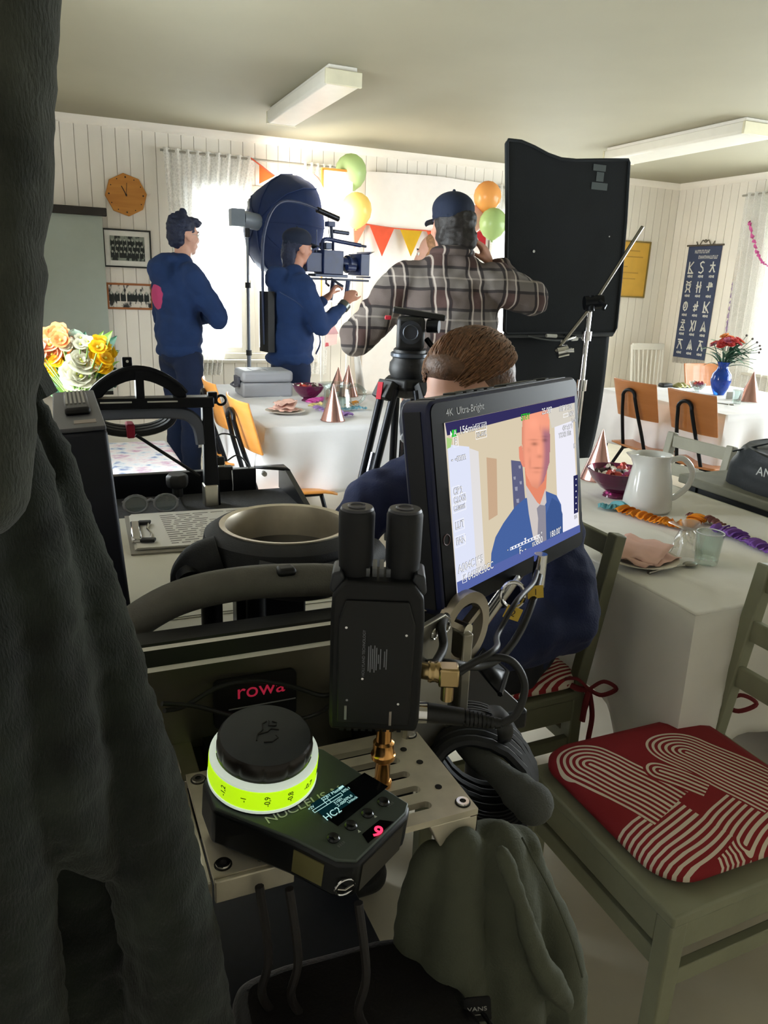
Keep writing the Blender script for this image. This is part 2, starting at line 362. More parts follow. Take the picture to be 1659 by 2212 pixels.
# ---------------------------------------------------------------- things on the back wall
m_oak = wood('honey wood', '#c98a3c', '#b5742c', .5, 3, (1, 1, 8))
m_dark = mat('dark hands', '#2a1c12', .5)
t = thing('wall_clock', 'octagonal honey-coloured wooden wall clock with thin dark hands', 'clock', (.594, BY, 2.02))
Mc = frame((.594, BY-.001, 2.02), (1, 0, 0), (0, 0, 1))
MB().prism([(.158*math.cos(PI/4*k+.09), .158*math.sin(PI/4*k+.09)) for k in range(8)], 0, .022, Mc).build('clock_face', m_oak, t, bev=.004)
for k in range(12):
    a = PI/2-k*PI/6; r = .0065 if k % 3 == 0 else .0045
    MB().cyl((.128*math.cos(a), .128*math.sin(a), .021), (.128*math.cos(a), .128*math.sin(a), .024), r, n=10, M=Mc).build('hour_mark', m_dark, t)
MB().beam((0, 0, .026), (.082*math.cos(math.radians(87)), .082*math.sin(math.radians(87)), .026), .004, .003).add([], []).build('_x', m_dark, t) if False else None
for nm, ang, ln, w in (('minute_hand', 84, .088, .0035), ('hour_hand', 118, .07, .006)):
    a = math.radians(ang); b = MB().beam((-.012*math.cos(a), -.012*math.sin(a), .026), (ln*math.cos(a), ln*math.sin(a), .026), w, .002); b.v = [Mc @ p for p in b.v]; b.build(nm, m_dark, t)
MB().cyl((0, 0, .02), (0, 0, .03), .007, n=12, M=Mc).build('hub', m_dark, t)
def print_mat(name, dark, light, scale, pos=(.42, .52), vertical=2.2):
    m = mat(name, light, .5); N = m.node_tree.nodes; L = m.node_tree.links
    tc = next(n for n in N if n.type == 'TEX_COORD'); nz = next(n for n in N if n.type == 'TEX_NOISE'); cr = next(n for n in N if n.type == 'VALTORGB')
    mp = N.new('ShaderNodeMapping'); mp.inputs['Scale'].default_value = (vertical, 1, 1); L.new(tc.outputs['Object'], mp.inputs[0]); L.new(mp.outputs[0], nz.inputs['Vector'])
    nz.inputs['Scale'].default_value = scale; nz.inputs['Detail'].default_value = 3
    cr.color_ramp.elements[0].position = pos[0]; cr.color_ramp.elements[1].position = pos[1]
    cr.color_ramp.elements[0].color = lin(dark); cr.color_ramp.elements[1].color = lin(light)
    return m
def picture(label, x0, x1, z0, z1, fm, fw, matw, pm, extra=None):
    t = thing('framed_photograph', label, 'picture', ((x0+x1)/2, BY, z0), group='framed photographs under the clock')
    fr = MB()
    for a in ((x0, z0, x1, z0+fw), (x0, z1-fw, x1, z1), (x0, z0+fw, x0+fw, z1-fw), (x1-fw, z0+fw, x1, z1-fw)): fr.bx((a[0], BY-.024, a[1]), (a[2], BY, a[3]))
    fr.build('frame', fm, t, bev=.002)
    if matw: MB().bx((x0+fw, BY-.012, z0+fw), (x1-fw, BY-.004, z1-fw)).build('mount', mat('white mount board', '#ecebe4', .7), t, smooth=False)
    q = matw+fw
    MB().bx((x0+q, BY-.016, z0+q), (x1-q, BY-.006, z1-q)).build('photograph', pm, t, smooth=False)
    W_, H_ = x1-x0-2*q, z1-z0-2*q
    fg = mat('photo skin grey', '#a9aa9f', .5); sg = mat('photo dark coat', '#1c221f', .5)
    for r_ in range(extra[0]):
        for c_ in range(extra[1]):
            cx = x0+q+W_*(c_+.5+.25*(r_ % 2)+random.uniform(-.1, .1))/(extra[1]+.3); cz = z0+q+H_*(extra[2]+extra[3]*r_)
            s = W_/extra[1]
            MB().box((cx, BY-.0165, cz-s*.75), (s*.85, .001, s*1.1)).ball((cx, BY-.0165, cz-s*.1), (s*.4, .0008, s*.3), 8).build('coat_figure', sg, t)
            MB().ball((cx, BY-.0172, cz+s*.12), (s*.24, .0008, s*.32), 8).build('face_figure', fg, t)
picture('black framed group photograph with wide white mount, beside navy hoodie', .40, .765, 1.475, 1.765, mat('black frame', '#23241f', .4), .012, .04, print_mat('sepia green print', '#1f2724', '#8c9489', 18), (3, 8, .34, .24))
picture('small wooden framed old photograph below the black framed one', .402, .76, 1.15, 1.355, wood('frame wood', '#a8683a', '#8a5128', .5), .016, 0, print_mat('old print', '#2b2a2a', '#d6cfc4', 14), (1, 7, .62, .2))
t = thing('projection_screen', 'grey-green pull-down screen with dark roller case left of clock', 'screen', (.17, BY-.09, .45))
MB().bx((-.16, BY-.13, 1.845), (.435, BY-.06, 1.905)).build('roller_case', mat('dark brown case', '#241f1c', .5), t, bev=.006)
MB().bx((-.13, BY-.09, .5), (.40, BY-.086, 1.85)).build('screen_fabric', mat('grey green screen fabric', '#a9b3ab', .8, var=.02), t, smooth=False)
MB().bx((-.13, BY-.10, .47), (.40, BY-.076, .5)).build('bottom_bar', m_black, t, bev=.004)
for x in (-.1, .37): MB().bx((x-.015, BY-.06, 1.85), (x+.015, BY, 1.9)).build('wall_bracket', m_black, t)
# white backdrop sheet, tall white board, certificate
t = thing('tall_white_board', 'tall narrow white board with thin wooden edge behind the camera', 'board', (2.2, BY-.5, 0))
BX0, BX1, BB = PY(696, 365, BY-.5).x, PY(762, 370, BY-.5).x, BY-.5; BT = PY(700, 366, BY-.5).z
BL = PY(720, 652, BB).z
MB().bx((BX0+.005, BB-.01, BL), (BX1, BB+.01, BT)).build('board_panel', mat('board white', '#f4f2ee', .4, var=.01), t, smooth=False)
MB().bx((BX0-.005, BB-.02, BT-.005), (BX1+.005, BB+.02, BT+.012)).build('top_edge', m_oak, t); MB().bx((BX0-.006, BB-.02, BL), (BX0+.006, BB+.012, BT)).build('side_edge', m_oak, t)
MB().bx((BX0+.01, BB-.01, .05), (BX0+.03, BB+.01, BL)).build('post', m_white, t); MB().bx((BX1-.02, BB-.01, .05), (BX1, BB+.01, BL)).build('post', m_white, t)
MB().bx((BX0-.02, BB-.13, 0), (BX1+.02, BB+.13, .05)).build('foot', m_white, t, bev=.006)
def shfn(u, v):
    x = 2.60+1.25*u; z = 2.36-.02*math.sin(u*9)*v-1.95*v
    return (x, BY-.05-.02*math.sin(u*14+2*v)*(.3+v)-.012*math.sin(u*31+v*3)*v, z+.02*math.sin(u*3.2))
MB().grid(shfn, 60, 30).build('backdrop_sheet', mat('white backdrop cloth', '#efe9e4', .6, var=.02), label='white cloth backdrop hung on the wall behind the bunting', cat='backdrop')
t = thing('framed_certificate', 'yellowed certificate in thin frame right of the black flag', 'picture', (5.6, BY, 1.4))
fr = MB()
for a in ((5.34, 1.395, 5.87, 1.41), (5.34, 1.95, 5.87, 1.965), (5.34, 1.41, 5.355, 1.95), (5.855, 1.41, 5.87, 1.95)): fr.bx((a[0], BY-.02, a[1]), (a[2], BY, a[3]))
fr.build('frame', mat('olive brass frame', '#8f7a45', .4, .3), t)
MB().bx((5.355, BY-.01, 1.41), (5.855, BY-.004, 1.95)).build('paper', mat('yellowed paper', '#d8aa46', .6, var=.08, scale=6), t, smooth=False)
for z, a, b in ((1.86, 5.5, 5.74), (1.80, 5.45, 5.79), (1.70, 5.5, 5.6), (1.64, 5.48, 5.75), (1.58, 5.48, 5.72)): MB().bx((a, BY-.0105, z), (b, BY-.0102, z+.012)).build('written_line', mat('faded ink', '#b98f3c', .6), t)
MB().cyl((5.5, BY-.0105, 1.48), (5.5, BY-.0098, 1.48), .028).build('seal', mat('seal pale', '#e0bf6a', .6), t)
# ---------------------------------------------------------------- symbol chart on the right wall
t = thing('symbol_chart', 'dark blue hanging chart of white signs with fringe on right wall', 'wall hanging', (RX, 6.19, .78))
Mh = frame((RX-.004, 6.415, .80), (0, -1, 0), (0, 0, 1))   # local x to the right, y up
m_navy = mat('slate blue cloth', '#3c4560', .85, var=.08, scale=10, bump=.1, bscale=300); m_chalk = mat('off white embroidery', '#d3d2cb', .8)
MB().prism([(0, 0), (.445, 0), (.445, 1.13), (0, 1.13)], 0, .004, Mh).build('cloth', m_navy, t, smooth=False)
MB().cyl((-.02, 1.135, .006), (.465, 1.135, .006), .009, n=10, M=Mh).build('rod', mat('pewter', '#6c655c', .35, .8), t)
for sgn in (-1, 1): MB().tube([(.2225+sgn*(.02+.1*k/10), 1.145+.028*math.sin(k/10*2*PI+.6)+.012, .008) for k in range(11)], .005, 6, M=Mh).build('scroll', MATS['pewter'], t)
MB().ball((.2225, 1.175, .008), (.014, .02, .008), 10, M=Mh).build('finial', MATS['pewter'], t)
def strokes(lines, cx, cy, s, w=.0075):
    b = MB()
    for ln in lines: b.tube([(cx+p[0]*s, cy+p[1]*s, .006) for p in ln], w, 6, flat=.4, M=Mh)
    return b
SY = [[[(-.5, -1), (-.5, 1)], [(.5, 1), (-.4, 0), (.5, -1)], [(-.7, -1), (.7, -1)]],
      [[(.5, .8), (.1, 1), (-.4, .7), (-.2, .2), (.3, -.1), (.45, -.6), (0, -1), (-.6, -.8)]],
      [[(0, 1), (0, .2), (-.5, -.8), (-.7, -.7)], [(0, .2), (.5, -.8), (.7, -.7)], [(-.6, .35), (.6, .35)]],
      [[(-.6, 1), (.6, .5), (-.6, .3)], [(.6, 1), (-.6, .5), (.6, .2)], [(-.5, .1), (-.3, -.4), (-.6, -1)], [(.5, .1), (.3, -.4), (.6, -1)], [(-.4, -.4), (.4, -.4)]],
      [[(-.35, 1), (-.35, -1)], [(.35, 1), (.35, -1)], [(-.6, .3), (.6, -.1)], [(-.6, -.2), (.6, .3)]],
      [[(-.7, .1), (.7, .2)], [(-.2, .9), (-.2, -.6)], [(.2, .9), (.2, 0)], [(.5, .7), (.5, .2)]],
      [[(.5*math.cos(a/8*2*PI+1.57), .8*math.sin(a/8*2*PI+1.57)) for a in range(9)], [(0, .8), (0, -.2), (-.3, -.3)]],
      [[(-.6, 0), (.6, .2)], [(-.2, .5), (-.2, -.9)], [(.25, 1), (.25, -.3)], [(-.5, -.6), (.4, -.5)]],
      [[(-.6, 1), (-.6, -1)], [(.6, 1), (-.1, 0), (.6, -1)], [(-.6, .5), (.1, -.6)], [(-.8, -.9), (0, -.9)]],
      [[(-.6, -.9), (.6, -.9), (0, .3), (-.6, -.9)], [(-.5, .5), (.5, .5)], [(-.35, .95), (.35, .95), (0, .3)], [(-.35, -.4), (.35, -.4)]],
      [[(-.6, 1), (.2, -1)], [(.2, 1), (-.6, -1)], [(.6, 1), (.5, -.8)]],
      [[(-.6, -.9), (0, .9), (.6, -.9)], [(-.3, -.8), (0, -.1), (.3, -.8)], [(-.4, -.3), (.4, -.3)]],
      [[(-.6, .8), (.6, .8)], [(-.6, -.9), (0, .7), (.6, -.9)], [(-.4, .5), (.4, -.3)]],
      [[(-.6, -.9), (0, .9), (.6, -.9)], [(-.25, -.7), (0, .1), (.25, -.7)], [(0, -.9), (0, -.4)]],
      [[(-.5, .9), (.5, .8)], [(0, .9), (-.6, -.9)], [(0, .4), (.6, -.9)], [(-.3, 0), (.3, 0)]]]
for i, s in enumerate(SY):
    cx = .075+.145*(i % 3); cy = .92-.195*(i//3)
    strokes(s, cx, cy, .056).build('sign', m_chalk, t)
    b = MB()
    for k in range(4): b.box((cx-.026+.018*k, cy-.088, .005), (.011, .026 if k % 2 else .02, .002), Mh)
    b.build('caption', m_chalk, t)
for y, x0, n in ((1.075, .10, 11), (1.02, .16, 14)):
    b = MB()
    for k in range(n):
        b.box((x0+.0185*k, y, .005), (.005, .034, .002), Mh)
        b.box((x0+.0185*k+.005, y+random.choice((-.013, 0, .013)), .005), (.012, .006, .002), Mh)
    b.build('heading', m_chalk, t)
for k in range(44):
    x = .003+.0102*k; MB().tube([(x, .002, .003), (x+random.uniform(-.004, .004), -.03, .004), (x+random.uniform(-.009, .009), -.062, .005)], .0028, 4, M=Mh).build('fringe', mat('fringe', '#b5aea6', .9), t)
# streamers on the right wall
def streamer(label, col, pts, w, name):
    P = bez(pts, 10); b = MB(); vs = []; fs = []
    for i, p in enumerate(P):
        a = i*1.1; d = Vector((math.cos(a)*.6, math.sin(a), .35*math.cos(a*1.7))).normalized()*w
        vs += [p-d, p+d]
    fs = [(2*i, 2*i+1, 2*i+3, 2*i+2) for i in range(len(P)-1)]
    return b.add(vs, fs).build('paper_streamer', mat(name, col, .7, translucent=.25), solid=.001, label=label, cat='streamer', group='crepe paper streamers on the right wall')
streamer('twisted pink paper streamer hanging over the right window curtain', '#e86fb4', [PX(1618, 478, RX-.14), PX(1628, 520, RX-.15), PX(1640, 555, RX-.16), PX(1659, 575, RX-.16), PX(1700, 575, RX-.15)], .02, 'pink crepe')
streamer('short orange paper streamer taped on wall right of the chart', '#e39a3c', [PX(1602, 540, RX-.02), PX(1596, 560, RX-.03), PX(1591, 590, RX-.03), PX(1585, 608, RX-.02)], .016, 'orange crepe')
streamer('long pale lilac paper streamer hanging below the orange one', '#b79fc4', [PX(1585, 608, RX-.02), PX(1580, 650, RX-.035), PX(1572, 700, RX-.03), PX(1566, 745, RX-.02)], .02, 'lilac crepe')
# ---------------------------------------------------------------- balloons and bunting
def balloon(label, x, y, d, r, col, name, knot=(0, -1)):
    c = PD(x, y, d); t = thing('balloon', label, 'balloon', c-Vector((0, 0, r)), group='party balloons')
    m = mat(name, col, .25, translucent=.35, var=.02)
    MB().lathe([(0, 1.05*r), (.35*r, .98*r), (.7*r, .75*r), (.93*r, .4*r), (r, 0), (.92*r, -.45*r), (.66*r, -.85*r), (.3*r, -1.12*r), (.06*r, -1.22*r), (.0, -1.22*r)], 24, c=c).build('skin', m, t)
    MB().lathe([(.0, -1.2*r), (.05*r, -1.22*r), (.1*r, -1.3*r), (0, -1.29*r)], 10, c=c).build('knot', m, t)
    MB().tube([(c.x, c.y, c.z-1.28*r), (c.x+.02, c.y+.15, c.z+.3*r), (c.x, BY-.01, c.z+.6*r)], .0012, 4).build('string', m_white, t)
G = 6.12
balloon('pale green balloon above the tall white board', 758, 370, G, .128, '#bfd79c', 'green balloon skin')
balloon('yellow balloon under the pale green one beside the white board', 770, 452, G-.02, .125, '#ecd98a', 'yellow balloon skin')
balloon('pale pink balloon above the softbox', 672, 402, G, .09, '#eac8c0', 'pink balloon skin')
balloon('orange balloon, topmost of three beside the black flag', 1053, 424, G, .112, '#f0b66a', 'orange balloon skin')
balloon('pale pink balloon half hidden behind the cap', 1018, 473, G+.08, .105, '#e9c9bf', 'pink balloon skin')
balloon('light green balloon, lowest of three beside the black flag', 1065, 482, G-.05, .112, '#b9d191', 'light green balloon skin')
FC = {'o': ('orange felt', '#e88a48'), 'y': ('yellow felt', '#e3bd2e'), 'r': ('red orange felt', '#ee6a48'), 'c': ('crimson felt', '#c32a34'), 's': ('salmon felt', '#ee9a7c')}
def bunting(label, pts, flags, cols):
    P = [PY(x, y, BY-.09) for x, y in pts]; t = thing('bunting', label, 'bunting', P[0], group='flag bunting on back wall')
    MB().tube(bez(P, 8), .006, 6).build('cord', mat('red cord', '#d0573c', .7), t)
    for (a, b, c), k in zip(flags, cols):
        A, B, C_ = (PY(q[0], q[1], BY-.085) for q in (a, b, c)); n = Vector((0, -.004, 0)); C_ = C_ + Vector((0, -.03, 0))
        MB().add([A, B, C_, A+n, B+n, C_+n], [(0, 1, 2), (3, 5, 4), (0, 3, 4, 1), (1, 4, 5, 2), (2, 5, 3, 0)]).build('pennant', mat(*FC[k], .8, translucent=.35), t, smooth=False)
bunting('short flag bunting on cord at the window above the softbox', [(537, 338), (560, 355), (590, 378), (625, 400)], [((560, 354), (594, 380), (558, 398)), ((596, 384), (622, 400), (594, 408))], 'oy')
bunting('flag bunting of red, orange and yellow pennants across the backdrop', [(765, 480), (795, 485), (850, 493), (915, 498), (990, 505), (1050, 495), (1095, 462)], [((764, 480), (792, 486), (763, 536)), ((798, 486), (851, 494), (822, 554)), ((864, 494), (912, 498), (884, 554)), ((921, 499), (970, 503), (945, 560)), ((1026, 502), (1050, 496), (1044, 548)), ((1083, 466), (1099, 458), (1093, 480))], 'sryrcr')
# ================================================================ tables and cloths
m_birch = wood('birch legs', '#b98a55', '#a3743f', .5, 4, (1, 1, 6))
def clothmat(name, col): return mat(name, col, .85, var=.04, scale=5, bump=.06, bscale=400, translucent=.12)
m_cloth = clothmat('white tablecloth', '#f4f3f5'); m_cloth2 = clothmat('cream white tablecloth', '#f0ede6')
def table(label, clabel, x0, x1, y0, y1, zt, drop, m, seed, corner=1.35, group='party tables'):
    t = thing('party_table', label, 'table', ((x0+x1)/2, (y0+y1)/2, 0), group=group)
    MB().bx((x0, y0, zt-.04), (x1, y1, zt-.006)).build('tabletop', m_birch, t, bev=.004)
    for x in (x0+.08, x1-.08):
        for y in (y0+.08, y1-.08): MB().cyl((x, y, zt-.04), (x+(.04 if x > (x0+x1)/2 else -.04), y, 0), .016, .013, 12).build('leg', m_blackm, t)
    a = MB(); i = .07
    for q in ((x0+i, y0+i, x1-i, y0+i+.02), (x0+i, y1-i-.02, x1-i, y1-i), (x0+i, y0+i, x0+i+.02, y1-i), (x1-i-.02, y0+i, x1-i, y1-i)): a.bx((q[0], q[1], zt-.11), (q[2], q[3], zt-.04))
    a.build('apron', m_birch, t)
    # cloth: flat top plus a rippling skirt that hangs lower at the corners
    rnd = random.Random(seed); ph = [rnd.uniform(0, 6) for _ in range(6)]; r = .02
    per = []; w, h = x1-x0, y1-y0; N = 200
    for k in range(N):
        s = k/N*2*(w+h)
        if s < w: p = (x0+s, y0, 0, -1)
        elif s < w+h: p = (x1, y0+s-w, 1, 0)
        elif s < 2*w+h: p = (x1-(s-w-h), y1, 0, 1)
        else: p = (x0, y1-(s-2*w-h), -1, 0)
        cd_ = min(math.hypot(p[0]-a, p[1]-b) for a in (x0, x1) for b in (y0, y1))
        cx, cy = p[2], p[3]
        if cd_ < .12:
            c = min(((a, b) for a in (x0, x1) for b in (y0, y1)), key=lambda q: math.hypot(p[0]-q[0], p[1]-q[1]))
            d = Vector(((1 if c[0] == x1 else -1), (1 if c[1] == y1 else -1))).normalized(); f = 1-cd_/.12
            cx = cx*(1-f)+d.x*f; cy = cy*(1-f)+d.y*f
        per.append((p[0], p[1], cx, cy, cd_, s))
    vs = []; fs = []; K = 12
    for j in range(K+1):
        v = j/K
        for (x, y, cx, cy, cd_, s) in per:
            cf = max(0, 1-cd_/.22)**1.5
            dr = drop*(1+(corner-1)*cf)*(1+.03*math.sin(s*4+ph[0]))
            rip = (.03*math.sin(s*11+ph[1]+.8*math.sin(s*3+ph[2]))+.012*math.sin(s*27+ph[3]+2*v)+.010*noise.noise(Vector((s*9, v*5, seed))))*min(1, v*1.4)
            out = .008+.02*v+rip+cf*.075*v+.01*math.sin(v*3)
            z = zt-dr*v if v > 0 else zt
            vs.append((x+cx*(out if v > 0 else .004), y+cy*(out if v > 0 else .004), z+(.0 if v else .001)))
    n = len(per)
    for j in range(K):
        for k in range(n): fs.append((j*n+k, j*n+(k+1) % n, (j+1)*n+(k+1) % n, (j+1)*n+k))
    b = MB().add(vs, fs)
    # top surface with faint creases
    def top(u, v):
        x = x0-.004+(w+.008)*u; y = y0-.004+(h+.008)*v
        e = min(u, 1-u, v, 1-v)
        cr = .004*noise.noise(Vector((x*6+seed, y*6, 0)))+.003*max(0, 1-abs(noise.noise(Vector((x*5, y*5, seed))))*14)+.002*math.exp(-((x-(x0+w*.5))/.006)**2)
        return (x, y, zt+.001+(cr if e > .01 else 0))
    b.grid(top, 70, 90)
    b.build('tablecloth', m, solid=.0015, ang=60, label=clabel, cat='tablecloth', group='white tablecloths')
table('cloth-covered table beside the camera tripod, holding a grey case', 'white cloth on the table behind the tripod, under grey case', .88, 1.86, 3.44, 5.0, .75, .32, m_cloth, 3)
table('cloth-covered table at the back right under the blue vase', 'white cloth on the far right table under the blue vase', 3.68, 4.95, 3.33, 4.52, .75, .36, m_cloth, 5, 1.7)
table('cloth-covered table at the right behind the seated person', 'creased cream cloth on the near table under the white pitcher', 1.25, 2.06, 1.12, 2.52, .75, .34, m_cloth2, 9, 1.75)
TZ = .7525
# ================================================================ chairs
m_ply = wood('orange plywood', '#b97642', '#a9652f', .4, 2.5, (1, 1, 9), coat=.2)
m_ply2 = wood('golden plywood', '#dc9748', '#cc8438', .4, 2.5, (1, 1, 9), coat=.2)
def ply_chair(name, label, m):
    t = thing(name, label, 'chair', group='plywood chairs with black tube frames')
    def seat(u, v): x = (u-.5)*.39; y = -.19+.39*v; return (x, y, .445-.02*math.sin(PI*u)*.6-.02*max(0, v-.85)*4+.012*(1-v))
    MB().grid(seat, 12, 12).build('seat', m, t, solid=.011, world=False, smooth=True)
    def back(u, v):
        x = (u-.5)*.385; y = -.235-.07*(v-.5)+.03*(abs(u-.5)*2)**2; z = .645+.245*v
        k = .03
        return (x*(1-.04*(1-v)), y, z)
    b = MB().grid(back, 14, 8); b.build('backrest', m, t, solid=.011, world=False, bev=.006)
    pts = [(-.10, -.17, .43), (-.088, -.205, .55), (-.07, -.245, .68), (-.055, -.27, .78)]+[(.055*math.cos(PI-a/8*PI), -.273, .79+.045*math.sin(a/8*PI)) for a in range(9)]+[(.055, -.27, .78), (.07, -.245, .68), (.088, -.205, .55), (.10, -.17, .43)]
    MB().tube(bez(pts, 3), .0115, 10).build('back_tube', m_blackm, t, world=False)
    for sx in (-1, 1):
        MB().tube([(sx*.10, -.17, .43), (sx*.16, -.2, .3), (sx*.2, -.24, .0)], .011, 8).build('leg', m_blackm, t, world=False)
        MB().tube([(sx*.15, .13, .43), (sx*.175, .16, .3), (sx*.2, .2, 0)], .011, 8).build('leg', m_blackm, t, world=False)
        MB().tube([(sx*.10, -.17, .428), (sx*.14, .0, .425), (sx*.15, .13, .428)], .010, 8).build('seat_rail', m_blackm, t, world=False)
    return t
def put(o, loc, rz): o.matrix_world = Matrix.Translation(loc) @ Matrix.Rotation(rz, 4, 'Z'); WM[o.name] = o.matrix_world.copy(); return o
c0 = put(ply_chair('plywood_chair', 'orange-brown plywood chair in front of blue vase, nearer of two', m_ply), (3.66, 3.37, 0), -PI/2)
copy_tree(c0, (3.66, 3.87, 0), -PI/2+.04, 'orange-brown plywood chair beside the lighting stand, farther of two')
copy_tree(c0, (4.98, 4.62, 0), PI*.95, 'plywood chair cut by the right picture edge behind pink cone')
c1 = put(ply_chair('plywood_chair', 'golden plywood chair at near corner of table behind black frame', m_ply2), (1.0, 3.52, 0), -PI/2+.04)
copy_tree(c1, (.99, 4.16, 0), -PI/2-.02, 'golden plywood chair beside the grey case, farther of two')
copy_tree(c1, (2.14, 4.78, 0), PI/2+.2, 'yellow-orange chair behind the tripod head')
# white spindle chair
t = thing('spindle_chair', 'white spindle-back chair by the back wall under certificate', 'chair', (5.82, 6.22, 0), PI)
MB().box((0, .0, .44), (.42, .40, .03)).build('seat', m_white, t, world=False, bev=.012)
MB().beam((-.21, -.22, .90), (.21, -.22, .90), .07, .022, up=(0, 1, 0)).build('top_rail', m_white, t, world=False, bev=.006)
for k in range(7): x = -.165+.055*k; MB().cyl((x*.9, -.17, .45), (x*1.1, -.218, .88), .0085, n=8).build('spindle', m_white, t, world=False)
for sx in (-1, 1):
    MB().cyl((sx*.19, -.17, .43), (sx*.2, -.21, 0), .018, .013, 10).build('leg', m_white, t, world=False); MB().cyl((sx*.18, .16, .43), (sx*.2, .19, 0), .018, .013, 10).build('leg', m_white, t, world=False)
    MB().cyl((sx*.195, -.17, .45), (sx*.215, -.222, .92), .013, .011, 10).build('back_post', m_white, t, world=False)
# painted ladder-back chairs
def painted(name, col):
    m = mat(name, col, .5, var=.1, scale=9, bump=.08, bscale=60); return m
m_olive = painted('olive grey paint', '#85866f'); m_grey = painted('warm grey paint', '#8a8778'); m_dkc = painted('dark olive paint', '#6a6b55')
def ladder_chair(label, m, loc, rz, d=.48, w=.44, cut=False):
    t = thing('painted_chair', label, 'chair', loc, rz, group='painted ladder-back chairs')
    x = w/2; zs = .452
    MB().prism([(-x, d/2), (x, d/2), (x*.93, -d/2), (-x*.93, -d/2)], zs-.024, zs).build('seat', m, t, world=False, bev=.005)
    for sx in (-1, 1):
        MB().beam((sx*(x-.022), d/2-.022, 0), (sx*(x-.022), d/2-.022, zs-.024), .036, .036, up=(1, 0, 0)).build('front_leg', m, t, world=False, bev=.004)
        b = MB().beam((sx*(x*.93-.02), -d/2+.015, 0), (sx*(x*.93-.02), -d/2+.015, zs), .034, .04, up=(1, 0, 0)); b.beam((sx*(x*.93-.02), -d/2+.015, zs-.01), (sx*(x*.93-.02), -d/2-.055, .86), .034, .034, up=(1, 0, 0))
        b.build('back_post', m, t, world=False, bev=.004)
        MB().beam((sx*(x-.018), d/2-.03, zs-.055), (sx*(x*.95-.018), -d/2+.03, zs-.055), .06, .02, up=(1, 0, 0)).build('side_apron', m, t, world=False, bev=.002)
        MB().beam((sx*(x-.02), d/2-.03, .30), (sx*(x*.95-.02), -d/2+.03, .30), .035, .018, up=(1, 0, 0)).build('side_stretcher', m, t, world=False, bev=.002)
    MB().box((0, d/2-.016, zs-.055), (w-.08, .02, .06)).build('front_apron', m, t, world=False, bev=.002)
    MB().box((0, d/2-.02, .33), (w-.08, .018, .035)).build('front_stretcher', m, t, world=False, bev=.002)
    MB().box((0, -d/2+.016, .30), (w-.1, .018, .035)).build('back_stretcher', m, t, world=False, bev=.002)
    for z in (.60, .71, .825):
        y = -d/2+.015-.07*(z-zs)/(.86-zs); MB().box((0, y, z), (w*.93-.06, .018, .05)).build('slat', m, t, world=False, bev=.003)
    return t
NC = ladder_chair('olive-grey painted chair with red cushion in the right foreground', m_olive, (1.105, .915, 0), PI/2, .51, .43)
SCH = ladder_chair('dark olive painted chair under the person in the navy sweater', m_dkc, (.94, 1.555, 0), PI/2, .46, .44)
ladder_chair('grey painted chair on the far side of the near table, behind pitcher', m_grey, (2.20, 2.29, 0), PI/2+.06, .36, .37)
